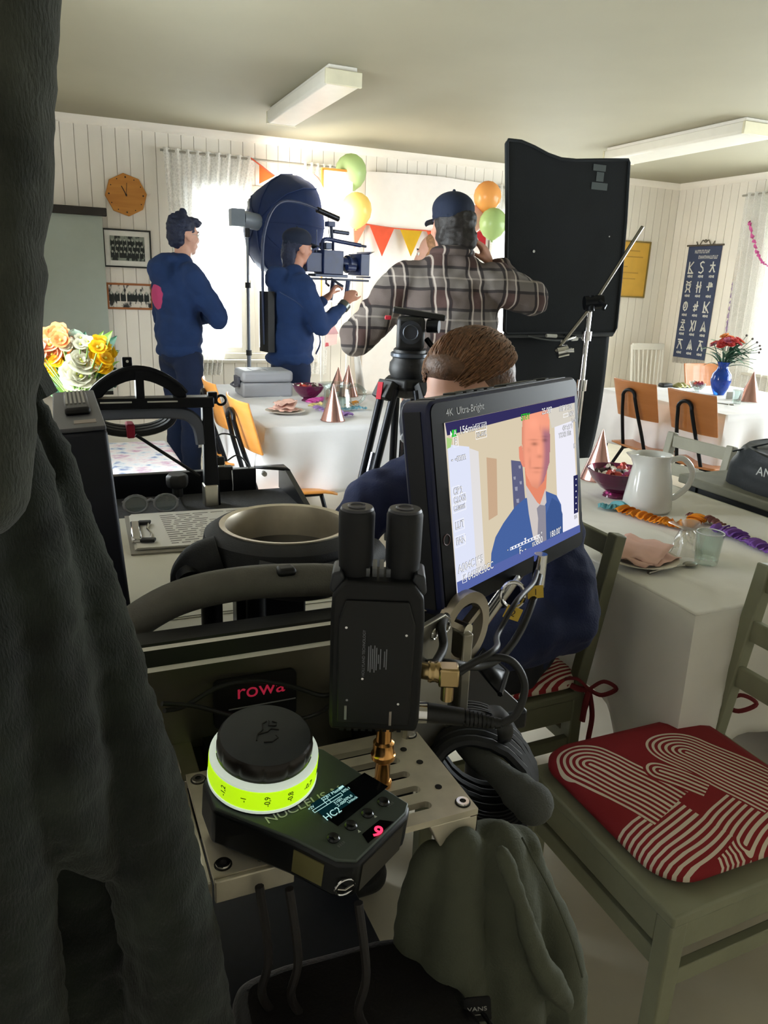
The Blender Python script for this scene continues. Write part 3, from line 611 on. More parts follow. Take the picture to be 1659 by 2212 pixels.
# red cushions with white looping stripes
def loops():
    m = mat('red loop fabric', '#7d141c', .85, bump=.1, bscale=500); N = m.node_tree.nodes; L = m.node_tree.links; b = N['Principled BSDF']
    tc = next(n for n in N if n.type == 'TEX_COORD')
    def node(t, **k):
        n = N.new(t)
        for a, v in k.items(): setattr(n, a, v)
        return n
    def math_(op, a, b_=None, c=None):
        n = node('ShaderNodeMath', operation=op)
        for i, q in enumerate((a, b_, c)):
            if q is None: continue
            if hasattr(q, 'is_output'): L.new(q, n.inputs[i])
            else: n.inputs[i].default_value = q
        return n.outputs[0]
    sx = node('ShaderNodeSeparateXYZ'); nz = node('ShaderNodeTexNoise'); nz.inputs['Scale'].default_value = 5; nz.inputs['Detail'].default_value = 1
    L.new(tc.outputs['Object'], nz.inputs['Vector'])
    wv = node('ShaderNodeVectorMath', operation='MULTIPLY_ADD'); L.new(nz.outputs['Color'], wv.inputs[0]); wv.inputs[1].default_value = (.035, .035, 0); L.new(tc.outputs['Object'], wv.inputs[2])
    L.new(wv.outputs[0], sx.inputs[0])
    X, Y = sx.outputs[0], sx.outputs[1]
    tot = None
    # looping motifs: head pixel, tail pixel, radius; U-shaped stripes round each head run on along its tail
    for h, tl, rad in (((1580, 1806), (1700, 1690), .082), ((1346, 1841), (1480, 1752), .070), ((1457, 1618), (1660, 1712), .082), ((1246, 1640), (1425, 1738), .066), ((1397, 1664), (1500, 1702), .034), ((1330, 1900), (1400, 1960), .03)):
        A = PZ(*h, .5); B = PZ(*tl, .5); ax, ay = A.y-.935, -(A.x-1.09); bx, by = B.y-.935, -(B.x-1.09); ln = math.hypot(bx-ax, by-ay); ca, sa = (bx-ax)/ln, (by-ay)/ln
        dx = math_('SUBTRACT', X, ax); dy = math_('SUBTRACT', Y, ay)
        u = math_('ADD', math_('MULTIPLY', dx, ca), math_('MULTIPLY', dy, sa)); v = math_('SUBTRACT', math_('MULTIPLY', dy, ca), math_('MULTIPLY', dx, sa))
        un = math_('MINIMUM', u, 0); d = math_('SQRT', math_('ADD', math_('POWER', un, 2), math_('POWER', v, 2)))
        ring = math_('GREATER_THAN', math_('SINE', math_('ADD', math_('MULTIPLY', d, 2*PI/.0122), 1.2)), .12)
        ins = math_('MULTIPLY', math_('LESS_THAN', d, rad), math_('LESS_THAN', u, ln))
        k = math_('MULTIPLY', ring, ins)
        tot = k if tot is None else math_('ADD', math_('MULTIPLY', tot, math_('SUBTRACT', 1, ins)), k)
    # plain cream swooshes between the motifs
    for px, py, r0, w in ((1560, 1900, .10, .006), (1440, 1930, .085, .007)):
        A = PZ(px, py-60, .5); dx = math_('SUBTRACT', X, A.y-.935); dy = math_('SUBTRACT', Y, -(A.x-1.09)); d = math_('SQRT', math_('ADD', math_('POWER', dx, 2), math_('POWER', dy, 2)))
        sw = math_('MULTIPLY', math_('LESS_THAN', math_('ABSOLUTE', math_('SUBTRACT', d, r0)), w), math_('LESS_THAN', dx, -.03)); tot = math_('MAXIMUM', tot, sw)
    mx = node('ShaderNodeMix', data_type='RGBA'); L.new(tot, mx.inputs[0]); mx.inputs[6].default_value = lin('#86161d'); mx.inputs[7].default_value = lin('#d9cdb9')
    L.new(mx.outputs[2], b.inputs['Base Color'])
    return m
m_loop = loops()
def cushion(label, loc, rz, w=.40, d=.42, z=.455):
    t = thing('seat_cushion', label, 'cushion', (loc[0], loc[1], z), rz, group='red loop-patterned seat cushions')
    N = 40; b = MB()
    out = rrect(w, d, .07, 8)
    vs = []; fs = []; prof = [(0, .004), (.5, .0), (.93, .001), (1, .012), (1.0, .022), (.96, .034), (.85, .042), (.5, .047), (0, .049)]
    n = len(out)
    for f, zz in prof: vs += [(x*f, y*f*(1 if y < 0 else 1), zz) for x, y in out]
    for i in range(len(prof)-1):
        for k in range(n): fs.append((i*n+k, i*n+(k+1) % n, (i+1)*n+(k+1) % n, (i+1)*n+k))
    b.add(vs, fs).build('pad', m_loop, t, world=False, ang=60)
    return t
def bow(par, p, s=1):
    m = mat('red tie ribbon', '#6e1a20', .8, bump=.2, bscale=300)
    p = Vector(p)
    for k, pts in enumerate(([(0, 0, 0), (.03, -.02, .03), (.05, -.05, .02), (.02, -.03, -.005), (0, 0, 0)], [(0, 0, 0), (-.03, .02, .028), (-.055, .045, .015), (-.02, .025, -.006), (0, 0, 0)], [(0, 0, 0), (.015, .015, -.03), (.01, .02, -.075)], [(0, 0, 0), (-.015, -.01, -.035), (-.02, -.012, -.09)])):
        MB().tube(bez([p+Vector(q)*s for q in pts], 6), .0075, 6, flat=.5).build('tie', m, par)
cu = cushion('red seat cushion with cream looping stripes on the foreground chair', (1.09, .935), PI/2, .395, .44)
bow(cu, (1.385, 1.12, .50), 1.0)
cu2 = cushion('red striped cushion under the seated person', (.96, 1.55), PI/2, .40, .42)
bow(cu2, (1.16, 1.325, .47), .9); MB().tube(bez([(1.16, 1.325, .47), (1.172, 1.315, .40), (1.165, 1.31, .33), (1.17, 1.312, .27)], 6), .009, 6, flat=.6).build('tie', MATS['red tie ribbon'], cu2)
# ================================================================ things on the tables
m_rose = mat('rose gold foil', '#c79a90', .22, .85, var=.08, scale=6)
def cone(label, x, y, z, h, r):
    t = thing('party_hat', label, 'party hat', (x, y, z), group='rose gold cone hats')
    def wob(a, zz): return 1+.02*math.sin(3*a)
    MB().lathe([(r, 0), (r*.66, h*.34), (r*.33, h*.67), (.002, h)], 28, c=(x, y, z), wob=wob).build('cone', m_rose, t, ang=70)
    MB().tube([(x+r*math.cos(a/24*2*PI), y+r*math.sin(a/24*2*PI), z+.002) for a in range(24)], .0022, 5, closed=True).build('rim', m_rose, t)
def zat(px, py, z=TZ): p = PZ(px, py, z); return p
p = zat(719, 908); cone('rose gold cone hat standing at the front of the tripod-side table', p.x, p.y, TZ, .185, .062)
p = zat(731, 842); cone('smaller rose gold cone hat behind the glass pitcher, left one', 1.66, 4.62, TZ, .15, .06)
p = zat(757, 845); cone('rose gold cone hat behind the glass pitcher, right one', 1.64, 4.38, TZ, .19, .065)
p = zat(1290, 1035); cone('tall rose gold cone hat behind the purple bowl', p.x, p.y, TZ, .19, .065)
p = zat(1618, 866); cone('rose gold cone hat cut by the right edge beside blue vase', p.x, p.y, TZ, .20, .075)
# grey case
t = thing('grey_case', 'grey hard plastic case with rounded lid on white table', 'case', (1.16, 4.52, TZ), .0)
m_gc = mat('grey hard plastic', '#9b9da3', .45, var=.04, scale=8)
MB().bx((.985, 4.39, TZ), (1.29, 4.62, TZ+.085)).build('case_body', m_gc, t, bev=.014, seg=3); MB().bx((.983, 4.387, TZ+.087), (1.292, 4.623, TZ+.155)).build('lid', m_gc, t, bev=.02, seg=3)
for x in (1.05, 1.14): MB().bx((x, 4.42, TZ+.1545), (x+.05, 4.56, TZ+.157)).build('lid_rib', m_gc, t, bev=.001)
MB().bx((.968, 4.45, TZ+.055), (.984, 4.56, TZ+.115)).build('latch', mat('dark grey latch', '#55555f', .5), t, bev=.003); MB().tube([(.97, 4.43, TZ+.07), (.95, 4.45, TZ+.06), (.95, 4.55, TZ+.06), (.97, 4.57, TZ+.07)], .007, 8).build('handle', MATS['dark grey latch'], t)
# bowls of wrapped sweets
m_pg = mat('purple glass', '#7a2a55', .08, trans=.55, var=.1); m_foot = m_pg
def bowl(label, c, r, h, m, sweets):
    t = thing('glass_bowl', label, 'bowl', c, group='purple sweet bowls')
    def wob(a, z): return 1+.015*math.sin(8*a)
    MB().lathe([(r*.42, 0), (r*.4, .008), (r*.3, .018), (r*.5, h*.3), (r*.8, h*.62), (r, h), (r*.965, h), (r*.76, h*.64), (r*.46, h*.34), (0, h*.26)], 32, c=c, wob=wob).build('bowl_body', m, t)
    for k in range(sweets):
        a = k*2.4; rr = r*.62*math.sqrt((k+.5)/sweets); p = Vector(c)+Vector((rr*math.cos(a), rr*math.sin(a), h*.78+random.uniform(-.01, .02)))
        mm = [mat('red foil wrap', '#b04035', .35, .3), mat('cream paper wrap', '#e9e0d2', .6), mat('dark brown wrap', '#38241f', .5), mat('magenta wrap', '#a33a6b', .4)][k % 4]
        d = Vector((math.cos(k*1.7), math.sin(k*1.7), .3*math.sin(k))).normalized()
        MB().tube([p-d*.028, p-d*.016, p-d*.012, p, p+d*.012, p+d*.016, p+d*.028], [.012, .003, .009, .012, .009, .003, .012], 7).build('wrapped_sweet', mm, t)
p = zat(666, 866); bowl('purple glass bowl of sweets beside the grey case', (p.x, p.y, TZ), .098, .095, m_pg, 22)
p = zat(1332, 1075); bowl('purple glass bowl of sweets behind the white pitcher', (p.x+.01, p.y+.02, TZ), .105, .095, m_pg, 24)
# glass jug on table A and white ceramic pitcher on table C
def jug(label, c, h, r, m, handle_dir, name='pitcher', spout=True, neck=.72):
    t = thing(name, label, 'pitcher', c)
    prof = [(0, .002), (r*.95, .003), (r, .012), (r*.97, h*.2), (r*.86, h*.55), (r*neck, h*.8), (r*(neck-.02), h*.9), (r*(neck+.06), h), (r*(neck+.0), h), (r*(neck-.1), h*.9), (r*.8, h*.55), (r*.9, h*.2), (0, .015)]
    sd = -Vector(handle_dir)
    def wob(a, z):
        f = max(0, math.cos(a-math.atan2(sd.y, sd.x)))**10 if z > h*.75 else 0
        return 1+.5*f*(z/h-.75)/.25 if spout else 1
    MB().lathe(prof, 40, c=c, wob=wob).build('jug_body', m, t, ang=70)
    d = Vector(handle_dir).normalized(); c = Vector(c)
    MB().tube(bez([c+d*r*(neck-.02)+Vector((0, 0, h*.88)), c+d*r*1.25+Vector((0, 0, h*.93)), c+d*r*1.72+Vector((0, 0, h*.72)), c+d*r*1.65+Vector((0, 0, h*.45)), c+d*r*1.2+Vector((0, 0, h*.25)), c+d*r*.9+Vector((0, 0, h*.2))], 6), .0095, 10).build('handle', m, t)
m_cer = mat('white glazed ceramic', '#cfcfcb', .18, var=.02, coat=.5)
p = zat(1413, 1112); jug('white ceramic pitcher with large handle on the near table', (p.x+.02, p.y+.06, TZ), .185, .078, m_cer, (.94, -.34, 0))
m_tg = thin_glass('thin clear glass', '#eef4f2', .06)
p = zat(742, 893); jug('clear glass pitcher beside the cone hats on the tripod-side table', (p.x, p.y+.1, TZ), .15, .085, m_tg, (.9, -.3, 0), 'glass_pitcher', neck=.8)
# plates with folded napkins, spoon, glasses
m_plate = mat('paper plate', '#d9d2c5', .5)
def plate(label, c, r, nap, name):
    t = thing('plate', label, 'plate', c)
    MB().lathe([(0, .002), (r*.6, .003), (r*.68, .009), (r, .017), (r, .019), (r*.66, .012), (r*.6, .006), (0, .005)], 32, c=c).build('dish', m_plate, t)
    b = MB()
    for k, (rz, s, dz) in enumerate(nap):
        b.grid(lambda u, v, rz=rz, s=s, dz=dz: Vector(c)+Matrix.Rotation(rz, 3, 'Z') @ Vector(((u-.5)*s, (v-.5)*s, dz+.012*noise.noise(Vector((u*4+k, v*4, k)))+(.02*u if k else 0))), 10, 10)
    b.build('napkin', mat(name, '#dcb2a4', .85), t, solid=.002)
p = zat(1385, 1213); plate('plate with folded pink napkin on the near table', (p.x-.01, p.y, TZ), .1, [(.2, .15, .022), (.5, .13, .026)], 'pink napkin')
p = zat(616, 893); plate('plate with crumpled pink napkin on the tripod-side table', (p.x, p.y, TZ), .105, [(.4, .13, .024), (1.1, .11, .035), (.1, .1, .05)], 'rose napkin')
a = zat(1400, 1241); b_ = zat(1478, 1226); t = thing('teaspoon', 'small steel teaspoon lying beside pink napkin plate', 'spoon', (a.x, a.y, TZ))
m_sp = mat('dull steel', '#8f8c84', .3, 1)
MB().tube([(a.x, a.y, TZ+.004), ((a.x+b_.x)/2, (a.y+b_.y)/2, TZ+.009), (b_.x, b_.y, TZ+.006)], [.0045, .0025, .003], 8).build('handle', m_sp, t); dd = (b_-a).normalized(); e = b_+dd*.02
MB().ball((e.x, e.y, TZ+.007), (.022, .014, .006), 16).build('spoon_bowl', m_sp, t)
def tumbler(label, c, r, h):
    t = thing('drinking_glass', label, 'glass', c, group='clear tumblers on near table')
    MB().lathe([(0, .001), (r*.8, .001), (r*.84, .01), (r, h), (r*.95, h), (r*.79, .014), (0, .012)], 28, c=c).build('tumbler', m_tg, t)
    MB().tube([(c[0]+r*.975*math.cos(k/28*2*PI), c[1]+r*.975*math.sin(k/28*2*PI), c[2]+h) for k in range(28)], .0016, 6, closed=True).build('rim', mat('glass rim', '#dfe2e0', .1, trans=.3), t)
p = zat(1524, 1216); tumbler('clear drinking glass in front of the purple streamer', (p.x, p.y, TZ), .035, .085)
t = thing('crumpled_bag', 'crumpled clear plastic bag left of the drinking glass', 'plastic bag', zat(1478, 1195))
pz = zat(1478, 1195)
m_bag = thin_glass('crumpled cellophane', '#f1efe9', .10, .35)
def bagf(u, v):
    a = u*2*PI; r = .04*(1-.72*v)*(1+.28*noise.noise(Vector((math.cos(a)*2, math.sin(a)*2, v*3)))+.12*math.sin(7*a+5*v)); r = r if v < .8 else .012+.03*(v-.8)*5*(1+.4*math.sin(3*a))
    return (pz.x+r*math.cos(a), pz.y+r*math.sin(a), TZ+.002+.082*v)
MB().grid(bagf, 36, 16, cu=True).build('bag', m_bag, t)
# crepe garlands lying on the tables: rows of paper ruffles
def garland(label, col, name, pts, w, n, z=TZ, th=.02):
    P = bez(pts, 12); t = thing('crepe_garland', label, 'garland', P[0], group='crepe paper garlands')
    rnd = random.Random(len(label)); m = mat(name, col, .75, translucent=.3, var=.1, scale=30)
    for k in range(n):
        f = k/(n-1)*(len(P)-1); i = min(int(f), len(P)-2); p = P[i].lerp(P[i+1], f-i); d = (P[i+1]-P[i]).normalized(); s = Vector((-d.y, d.x, 0))
        tw = rnd.uniform(-.5, .5); hh = rnd.uniform(.7, 1.3)
        def fn(u, v, p=p, d=d, s=s, tw=tw, hh=hh, k=k):
            a = (u-.5)*2.6; q = p+s*(math.sin(a)*w*hh)+d*((v-.5)*w*1.1+tw*.5*w*math.cos(a))
            return (q.x, q.y, z+.003+th*hh*(math.cos(a)*.6+.45)*(.7+.3*math.sin(v*PI*2+k)))
        MB().grid(fn, 6, 4).build('ruffle', m, t, solid=.0008)
garland('orange crepe garland in front of the white pitcher', '#e58f16', 'orange garland crepe', [zat(1342, 1108), zat(1375, 1120), zat(1430, 1135), zat(1475, 1142), zat(1505, 1130)], .024, 22)
garland('purple crepe garland at the right edge of the near table', '#8a5bb5', 'purple garland crepe', [zat(1545, 1150), zat(1580, 1160), zat(1625, 1180), zat(1680, 1205)], .026, 18)
garland('turquoise crepe tuft in front of the purple bowl', '#7cc0cb', 'turquoise garland crepe', [zat(1300, 1100), zat(1325, 1102), zat(1350, 1098)], .026, 7)
garland('hot pink crepe garland under the purple bowl of the tripod-side table', '#ea6fc2', 'pink garland crepe', [zat(668, 873), zat(690, 868), zat(715, 866)], .028, 9)
garland('lilac crepe garland around the front cone hat', '#c59fe0', 'lilac garland crepe', [zat(685, 885), zat(705, 892), zat(735, 897), zat(755, 902)], .026, 10)
garland('pale blue crepe garland right of the cone hat', '#9accdf', 'blue garland crepe', [zat(740, 889), zat(760, 887), zat(785, 886)], .024, 8)
garland('short orange crepe garland beside the glass pitcher', '#e8a13c', 'amber garland crepe', [zat(752, 880), zat(768, 874)], .02, 4)
garland('pale yellow crepe garland beside the hot pink one', '#efe2a0', 'yellow garland crepe', [zat(672, 882), zat(692, 878), zat(712, 878)], .02, 7)
garland('dark rose crepe scraps behind the pitcher handle', '#8c5a58', 'rose garland crepe', [zat(1490, 1120), zat(1520, 1128), zat(1555, 1140)], .018, 8)
# blue vase with flowers on far table
m_blue = mat('cobalt glass', '#1f56c8', .05, trans=.6, var=.05)
m_leaf = mat('dark green leaf', '#2f5a45', .5, var=.25, translucent=.2); m_leaf2 = mat('fresh green leaf', '#7ba045', .5, var=.2, translucent=.3); m_leaf3 = mat('grey green leaf', '#8fa58f', .6, var=.15, translucent=.2)
def leaf(t, base, tip, w, m, droop=.02):
    base, tip = Vector(base), Vector(tip); d = tip-base; s = d.cross(Vector((0, 0, 1)))
    if s.length < 1e-4: s = Vector((1, 0, 0))
    s.normalize(); n = s.cross(d).normalized()
    MB().grid(lambda u, v: base+d*v+s*((u-.5)*2*w*math.sin(PI*min(1, v*.97+.03))**.8)+n*(droop*math.sin(PI*v)+.3*w*abs(u-.5)), 4, 6).build('leaf', m, t)
def bloom(t, c, r, m, n, layers, up=(0, 0, 1), mc=None, cup=.5):
    up = Vector(up).normalized(); x = up.orthogonal().normalized(); y = up.cross(x); c = Vector(c); b = MB()
    for l in range(layers):
        rr = r*(1-.28*l); el = cup*(.4+.5*l)
        for k in range(n):
            a = 2*PI*k/n+l*.5; d = (x*math.cos(a)+y*math.sin(a)); s = -x*math.sin(a)+y*math.cos(a)
            b.grid(lambda u, v, d=d, s=s, rr=rr, el=el: c+d*(rr*v*math.cos(el*v))+up*(rr*v*math.sin(el*v)*1.1)+s*((u-.5)*rr*1.25*math.sin(PI*(.12+.8*v))), 3, 4)
    o = b.build('blossom', m, t)
    if mc: MB().ball(c+up*r*.15, r*.16, 8).build('flower_centre', mc, o)
    return o
V0 = zat(1552, 853); t = thing('flower_vase', 'cobalt blue glass vase on the far right table', 'vase', V0)
MB().lathe([(.0, .002), (.036, .002), (.04, .012), (.058, .05), (.071, .10), (.064, .15), (.04, .18), (.032, .205), (.044, .235), (.041, .235), (.029, .205), (.036, .18), (.058, .15), (.064, .10), (.05, .05), (0, .014)], 32, c=(V0.x, V0.y, TZ)).build('vase_body', m_blue, t)
t = thing('bouquet', 'bouquet of red and orange flowers in the cobalt blue vase', 'bouquet', (V0.x, V0.y, TZ+.2)); b0 = Vector((V0.x, V0.y, TZ+.2))
m_red = mat('coral red petals', '#d65a5a', .6, translucent=.3); m_orf = mat('orange petals', '#e8a060', .6, translucent=.3); m_pkf = mat('pink petals', '#d880a0', .6, translucent=.3)
rnd = random.Random(4)
for k in range(26):
    a = rnd.uniform(0, 2*PI); r = .10*math.sqrt(rnd.random()); h = .2+rnd.uniform(-.02, .03)-.4*r; q = b0+Vector((r*math.cos(a), r*math.sin(a), h))
    bloom(t, q, .034, (m_red, m_red, m_orf, m_pkf)[k % 4], 7, 3, (math.cos(a)*.6, math.sin(a)*.6, 1))
    if k % 2 == 0: MB().tube([b0+Vector((0, 0, -.12)), b0+Vector((r*.3*math.cos(a), r*.3*math.sin(a), .03)), q], .003, 5).build('stem', m_leaf, t)
for k in range(34):
    a = rnd.uniform(0, 2*PI); h = rnd.uniform(.0, .12); r = rnd.uniform(.1, .19); s = b0+Vector((.03*math.cos(a), .03*math.sin(a), h)); leaf(t, s, s+Vector((r*math.cos(a), r*math.sin(a), rnd.uniform(-.02, .08))), .022, (m_leaf, m_leaf, m_leaf3)[k % 3])
for k in range(6):
    a = 5.2+.25*k; e = b0+Vector((.22*math.cos(a), .22*math.sin(a), .12+.02*k)); MB().tube([b0, b0+Vector((.1*math.cos(a), .1*math.sin(a), .1)), e], .002, 4).build('sprig', m_leaf, t); MB().ball(e, .009, 6).build('bud', mat('dark buds', '#4a4440', .7), t)
# small things on the far table
p = zat(1437, 836); MB().bx((p.x-.05, p.y-.03, TZ), (p.x+.05, p.y+.03, TZ+.03)).build('dark_pouch', m_black, bev=.01, label='small black pouch at the back edge of the far right table', cat='pouch')
p = zat(1470, 836)
t = thing('snack_packet', 'green-gold snack packet lying beside the black pouch', 'packet', (p.x, p.y, TZ))
MB().grid(lambda u, v: (p.x-.08+.16*u, p.y-.05+.1*v, TZ+.004+.03*math.sin(PI*u)*math.sin(PI*v)+.004*math.sin(u*23)), 16, 10).build('wrapper', mat('green gold foil', '#8d8a55', .3, .5), t, solid=.002)
p = zat(1505, 846); bowl('small clear bowl with red sweets left of the blue vase', (p.x, p.y, TZ), .06, .06, m_tg, 10)
p = zat(1575, 862); MB().bx((p.x-.03, p.y-.003, TZ), (p.x+.03, p.y+.003, TZ+.05)).build('place_card', mat('grey card', '#b3b2aa', .7), label='small grey folded card in front of the blue vase', cat='card')
p = zat(1590, 872); tumbler('clear drinking glass beside the grey card on far table', (p.x, p.y, TZ), .033, .09)
p = zat(1548, 873); t = thing('cutlery', 'spoon lying on the far table near its corner', 'spoon', (p.x, p.y, TZ)); MB().tube([(p.x-.06, p.y+.05, TZ+.004), (p.x, p.y, TZ+.008), (p.x+.05, p.y-.05, TZ+.004)], [.004, .003, .004], 6).build('handle', m_sp, t); MB().ball((p.x+.065, p.y-.065, TZ+.005), (.02, .016, .005), 12).build('spoon_bowl', m_sp, t)
# black case and bag behind near table
t = thing('equipment_chest', 'black chest with grey top board behind the near table', 'chest', (2.45, 1.5, 0))
MB().bx((2.13, .6, .02), (2.72, 2.04, .755)).build('chest_body', mat('black trunk laminate', '#14171d', .5, var=.2), t, bev=.008); MB().bx((2.10, .57, .757), (2.75, 2.07, .79)).build('top_board', mat('grey green board', '#6f6e60', .6, var=.1), t, bev=.006)
for y in (.62, 1.3, 2.0): MB().bx((2.122, y, .03), (2.131, y+.03, .75)).build('edge_strip', mat('dark strip', '#20242a', .4, .4), t)
for x in (2.18, 2.67):
    for y in (.66, 1.98): MB().cyl((x, y, 0), (x, y, .021), .02, n=12).build('foot', m_black, t)
t = thing('black_bag', 'soft black fabric bag with pale lettering on the grey board', 'bag', (2.3, 1.5, .79))
def bagm(u, v):
    a = u*2*PI; k = abs(math.cos(a))**.5*math.copysign(1, math.cos(a)); s = abs(math.sin(a))**.5*math.copysign(1, math.sin(a)); f = 1-.12*v**3
    return (2.34+.2*k*f*(1+.05*noise.noise(Vector((a, v*3, 1)))), 1.55+.42*s*f, .792+.15*v*(1-.18*k*k)+.012*noise.noise(Vector((k*3, s*3, v*4))))
b = MB().grid(bagm, 48, 10, cu=True); n0 = 10*48; b.f.append(tuple(range(n0, n0+48))); b.build('bag_body', mat('black nylon', '#1d2226', .55, var=.2, bump=.2, bscale=40), t, ang=60)
MB().tube([(2.20, 1.93, .90), (2.22, 1.8, .955), (2.25, 1.55, .95), (2.28, 1.3, .94)], .008, 8, flat=.4).build('strap', MATS['black nylon'], t)
text('lettering', 'ANDR', mat('pale print', '#b9bcbc', .7), t, frame((2.128, 1.76, .872), (0, -1, 0), (.05, 0, 1)), .042, ext=.001)
# floral bench at left
t = thing('floral_bench', 'low bench with pale floral padded top behind the black frame', 'bench', (.41, 4.05, 0))
def floral():
    m = mat('pastel floral cloth', '#e6e4ea', .85, bump=.1, bscale=200); N = m.node_tree.nodes; L = m.node_tree.links
    nz = next(n for n in N if n.type == 'TEX_NOISE'); cr = next(n for n in N if n.type == 'VALTORGB'); nz.inputs['Scale'].default_value = 13; nz.inputs['Detail'].default_value = 3
    e = cr.color_ramp.elements; e[0].color = lin('#8f9fc9'); e[0].position = .33; e[1].color = lin('#d7a9c4'); e[1].position = .7
    for p_, c_ in ((.42, '#dfe6ef'), (.5, '#f1eef2'), (.58, '#eadfe6'), (.63, '#dbc9dd')): k = e.new(p_); k.color = lin(c_)
    return m
MB().bx((.20, 3.58, .40), (.56, 4.50, .50)).build('padded_top', floral(), t, bev=.03, seg=4); MB().bx((.22, 3.6, .34), (.54, 4.48, .40)).build('bench_frame', mat('grey base', '#7d7b78', .6), t, bev=.005)
for x in (.25, .51):
    for y in (3.64, 4.44): MB().cyl((x, y, 0), (x, y, .345), .018, .022, 12).build('leg', MATS['grey base'], t)
# bouquet by the left wall on a small table
t = thing('side_table', 'small white side table under the left bouquet', 'side table', (.02, 2.5, 0))
MB().lathe([(0, .72), (.2, .72), (.205, .73), (.2, .745), (0, .745)], 36, c=(.0, 2.52, 0)).build('round_top', m_white, t); MB().cyl((0, 2.52, .02), (0, 2.52, .72), .03, n=16).build('column', m_white, t); MB().lathe([(0, 0), (.17, 0), (.16, .015), (.04, .03), (0, .03)], 30, c=(0, 2.52, 0)).build('foot_disc', m_white, t)
t = thing('white_vase', 'white vase holding the left bouquet', 'vase', (.05, 2.5, .745)); MB().lathe([(0, .001), (.05, .002), (.06, .05), (.065, .12), (.05, .22), (.058, .26), (.052, .26), (.045, .22), (.055, .12), (0, .02)], 28, c=(.05, 2.5, .745)).build('vase_body', m_white, t)
t = thing('spring_bouquet', 'bouquet of orange, yellow and white spring flowers at the left', 'bouquet', (.05, 2.5, 1.0)); b0 = Vector((.05, 2.5, 1.02))
mo = mat('apricot petals', '#e8955a', .6, translucent=.35); my = mat('yellow petals', '#e6b818', .6, translucent=.35); mw = mat('cream petals', '#cfcdb8', .6, translucent=.35); mp = mat('peach petals', '#e9ad8a', .6, translucent=.35); mcn = mat('green centre', '#b9c04a', .6)
rnd = random.Random(11)
VD = (b0-CAM); VD.z = 0; VD.normalize(); SD = Vector((VD.y, -VD.x, 0))
def fl(px, py, r, m, n=6, l=2, back=0):
    q = PD(px, py, 2.38+back); up = (q-b0-Vector((0, 0, .02))).normalized()*.5-VD*.9+Vector((rnd.uniform(-.3, .3), 0, rnd.uniform(0, .5)))
    bloom(t, q, r, m, n, l, up, mcn); MB().tube([b0+Vector((0, 0, -.2)), b0, q-up*.01], .0025, 5).build('stem', m_leaf2, t)
for px0, py0, n, sx, sy, r, m in ((118, 742, 26, 34, 26, .026, mo), (100, 762, 18, 24, 22, .026, mp), (216, 768, 16, 16, 28, .025, my), (168, 806, 12, 20, 22, .036, mw), (150, 762, 20, 34, 26, .017, mw), (120, 790, 12, 26, 20, .016, my), (180, 745, 8, 14, 16, .018, mw)):
    for k in range(n):
        a_ = k*2.4; q = math.sqrt((k+.5)/n); fl(px0+sx*q*math.cos(a_), py0+sy*q*math.sin(a_), r*rnd.uniform(1.05, 1.45), m, 6, 2, rnd.uniform(-.06, .06))
for k in range(110):
    px, py = rnd.uniform(80, 245), rnd.uniform(775, 850) if k % 3 else rnd.uniform(735, 800); q = PD(px, py, 2.43+rnd.uniform(-.03, .10)); leaf(t, b0.lerp(q, .55), q+(q-b0)*.2, rnd.uniform(.014, .026), (m_leaf2, m_leaf2, m_leaf, m_leaf3)[k % 4])
for px, py in ((160, 712), (172, 720), (185, 735), (180, 765), (192, 772), (200, 742)): q = PD(px, py, 2.42); leaf(t, b0.lerp(q, .7), q, .03, m_leaf3)
for k in range(40):
    px, py = rnd.uniform(205, 252), rnd.uniform(770, 835); q = PD(px, py, 2.42+rnd.uniform(-.03, .05)); MB().ball(q, rnd.uniform(.004, .008), 6).build('bud', m_leaf if k % 3 else mcn, t)
    if k % 2: MB().tube([b0.lerp(q, .5), q], .0015, 4).build('sprig', m_leaf, t)

# white slanted ornament at the back of the tripod-side table, faded paper house on backdrop
p0 = PZ(780, 850, TZ); t = thing('slanted_ornament', 'tall slim white ornament leaning at the back of tripod-side table', 'ornament', p0); m_orn = mat('off white gloss', '#ece7e0', .3)
MB().lathe([(0, 0), (.075, 0), (.08, .006), (.07, .012), (0, .012)], 28, c=p0).build('base_dish', m_orn, t)
OM = Matrix.Translation(p0+Vector((0, 0, .01))) @ Matrix.Rotation(-.16, 4, 'Y')
MB().lathe([(0, 0), (.026, 0), (.022, .16), (.018, .25), (.018, .255)], 20, OM).build('shaft', m_orn, t); MB().lathe([(.03, .255), (.032, .262), (.02, .268), (.022, .30), (.012, .318), (0, .322)], 20, OM).build('cap', m_orn, t)
for k in range(3): MB().lathe([(.0245-.002*k, .06+.06*k), (.0255-.002*k, .066+.06*k), (.0242-.002*k, .072+.06*k)], 20, OM, cap=False).build('ridge', m_orn, t)
hq = PY(715, 728, BY-.10); HMq = frame((hq.x, BY-.10, hq.z), (1, 0, 0), (0, 0, 1)); t = thing('paper_house', 'small faded pink paper house stuck on the white backdrop', 'paper cut-out', (hq.x, BY-.10, hq.z-.1))
MB().prism([(-.06, -.09), (.055, -.06), (.06, .03), (-.05, .02)], 0, .002, HMq).build('house_front', mat('faded pink paper', '#d9b7b4', .8, var=.1), t); MB().prism([(-.065, .02), (.07, .03), (.03, .10), (-.01, .085)], .0015, .004, HMq).build('house_roof', mat('dusty mauve paper', '#b08a90', .8, var=.1), t); MB().prism([(-.055, -.085), (-.02, -.08), (-.025, -.05), (-.05, -.05)], .002, .003, HMq).build('house_door', mat('red paper', '#b3525a', .8), t)
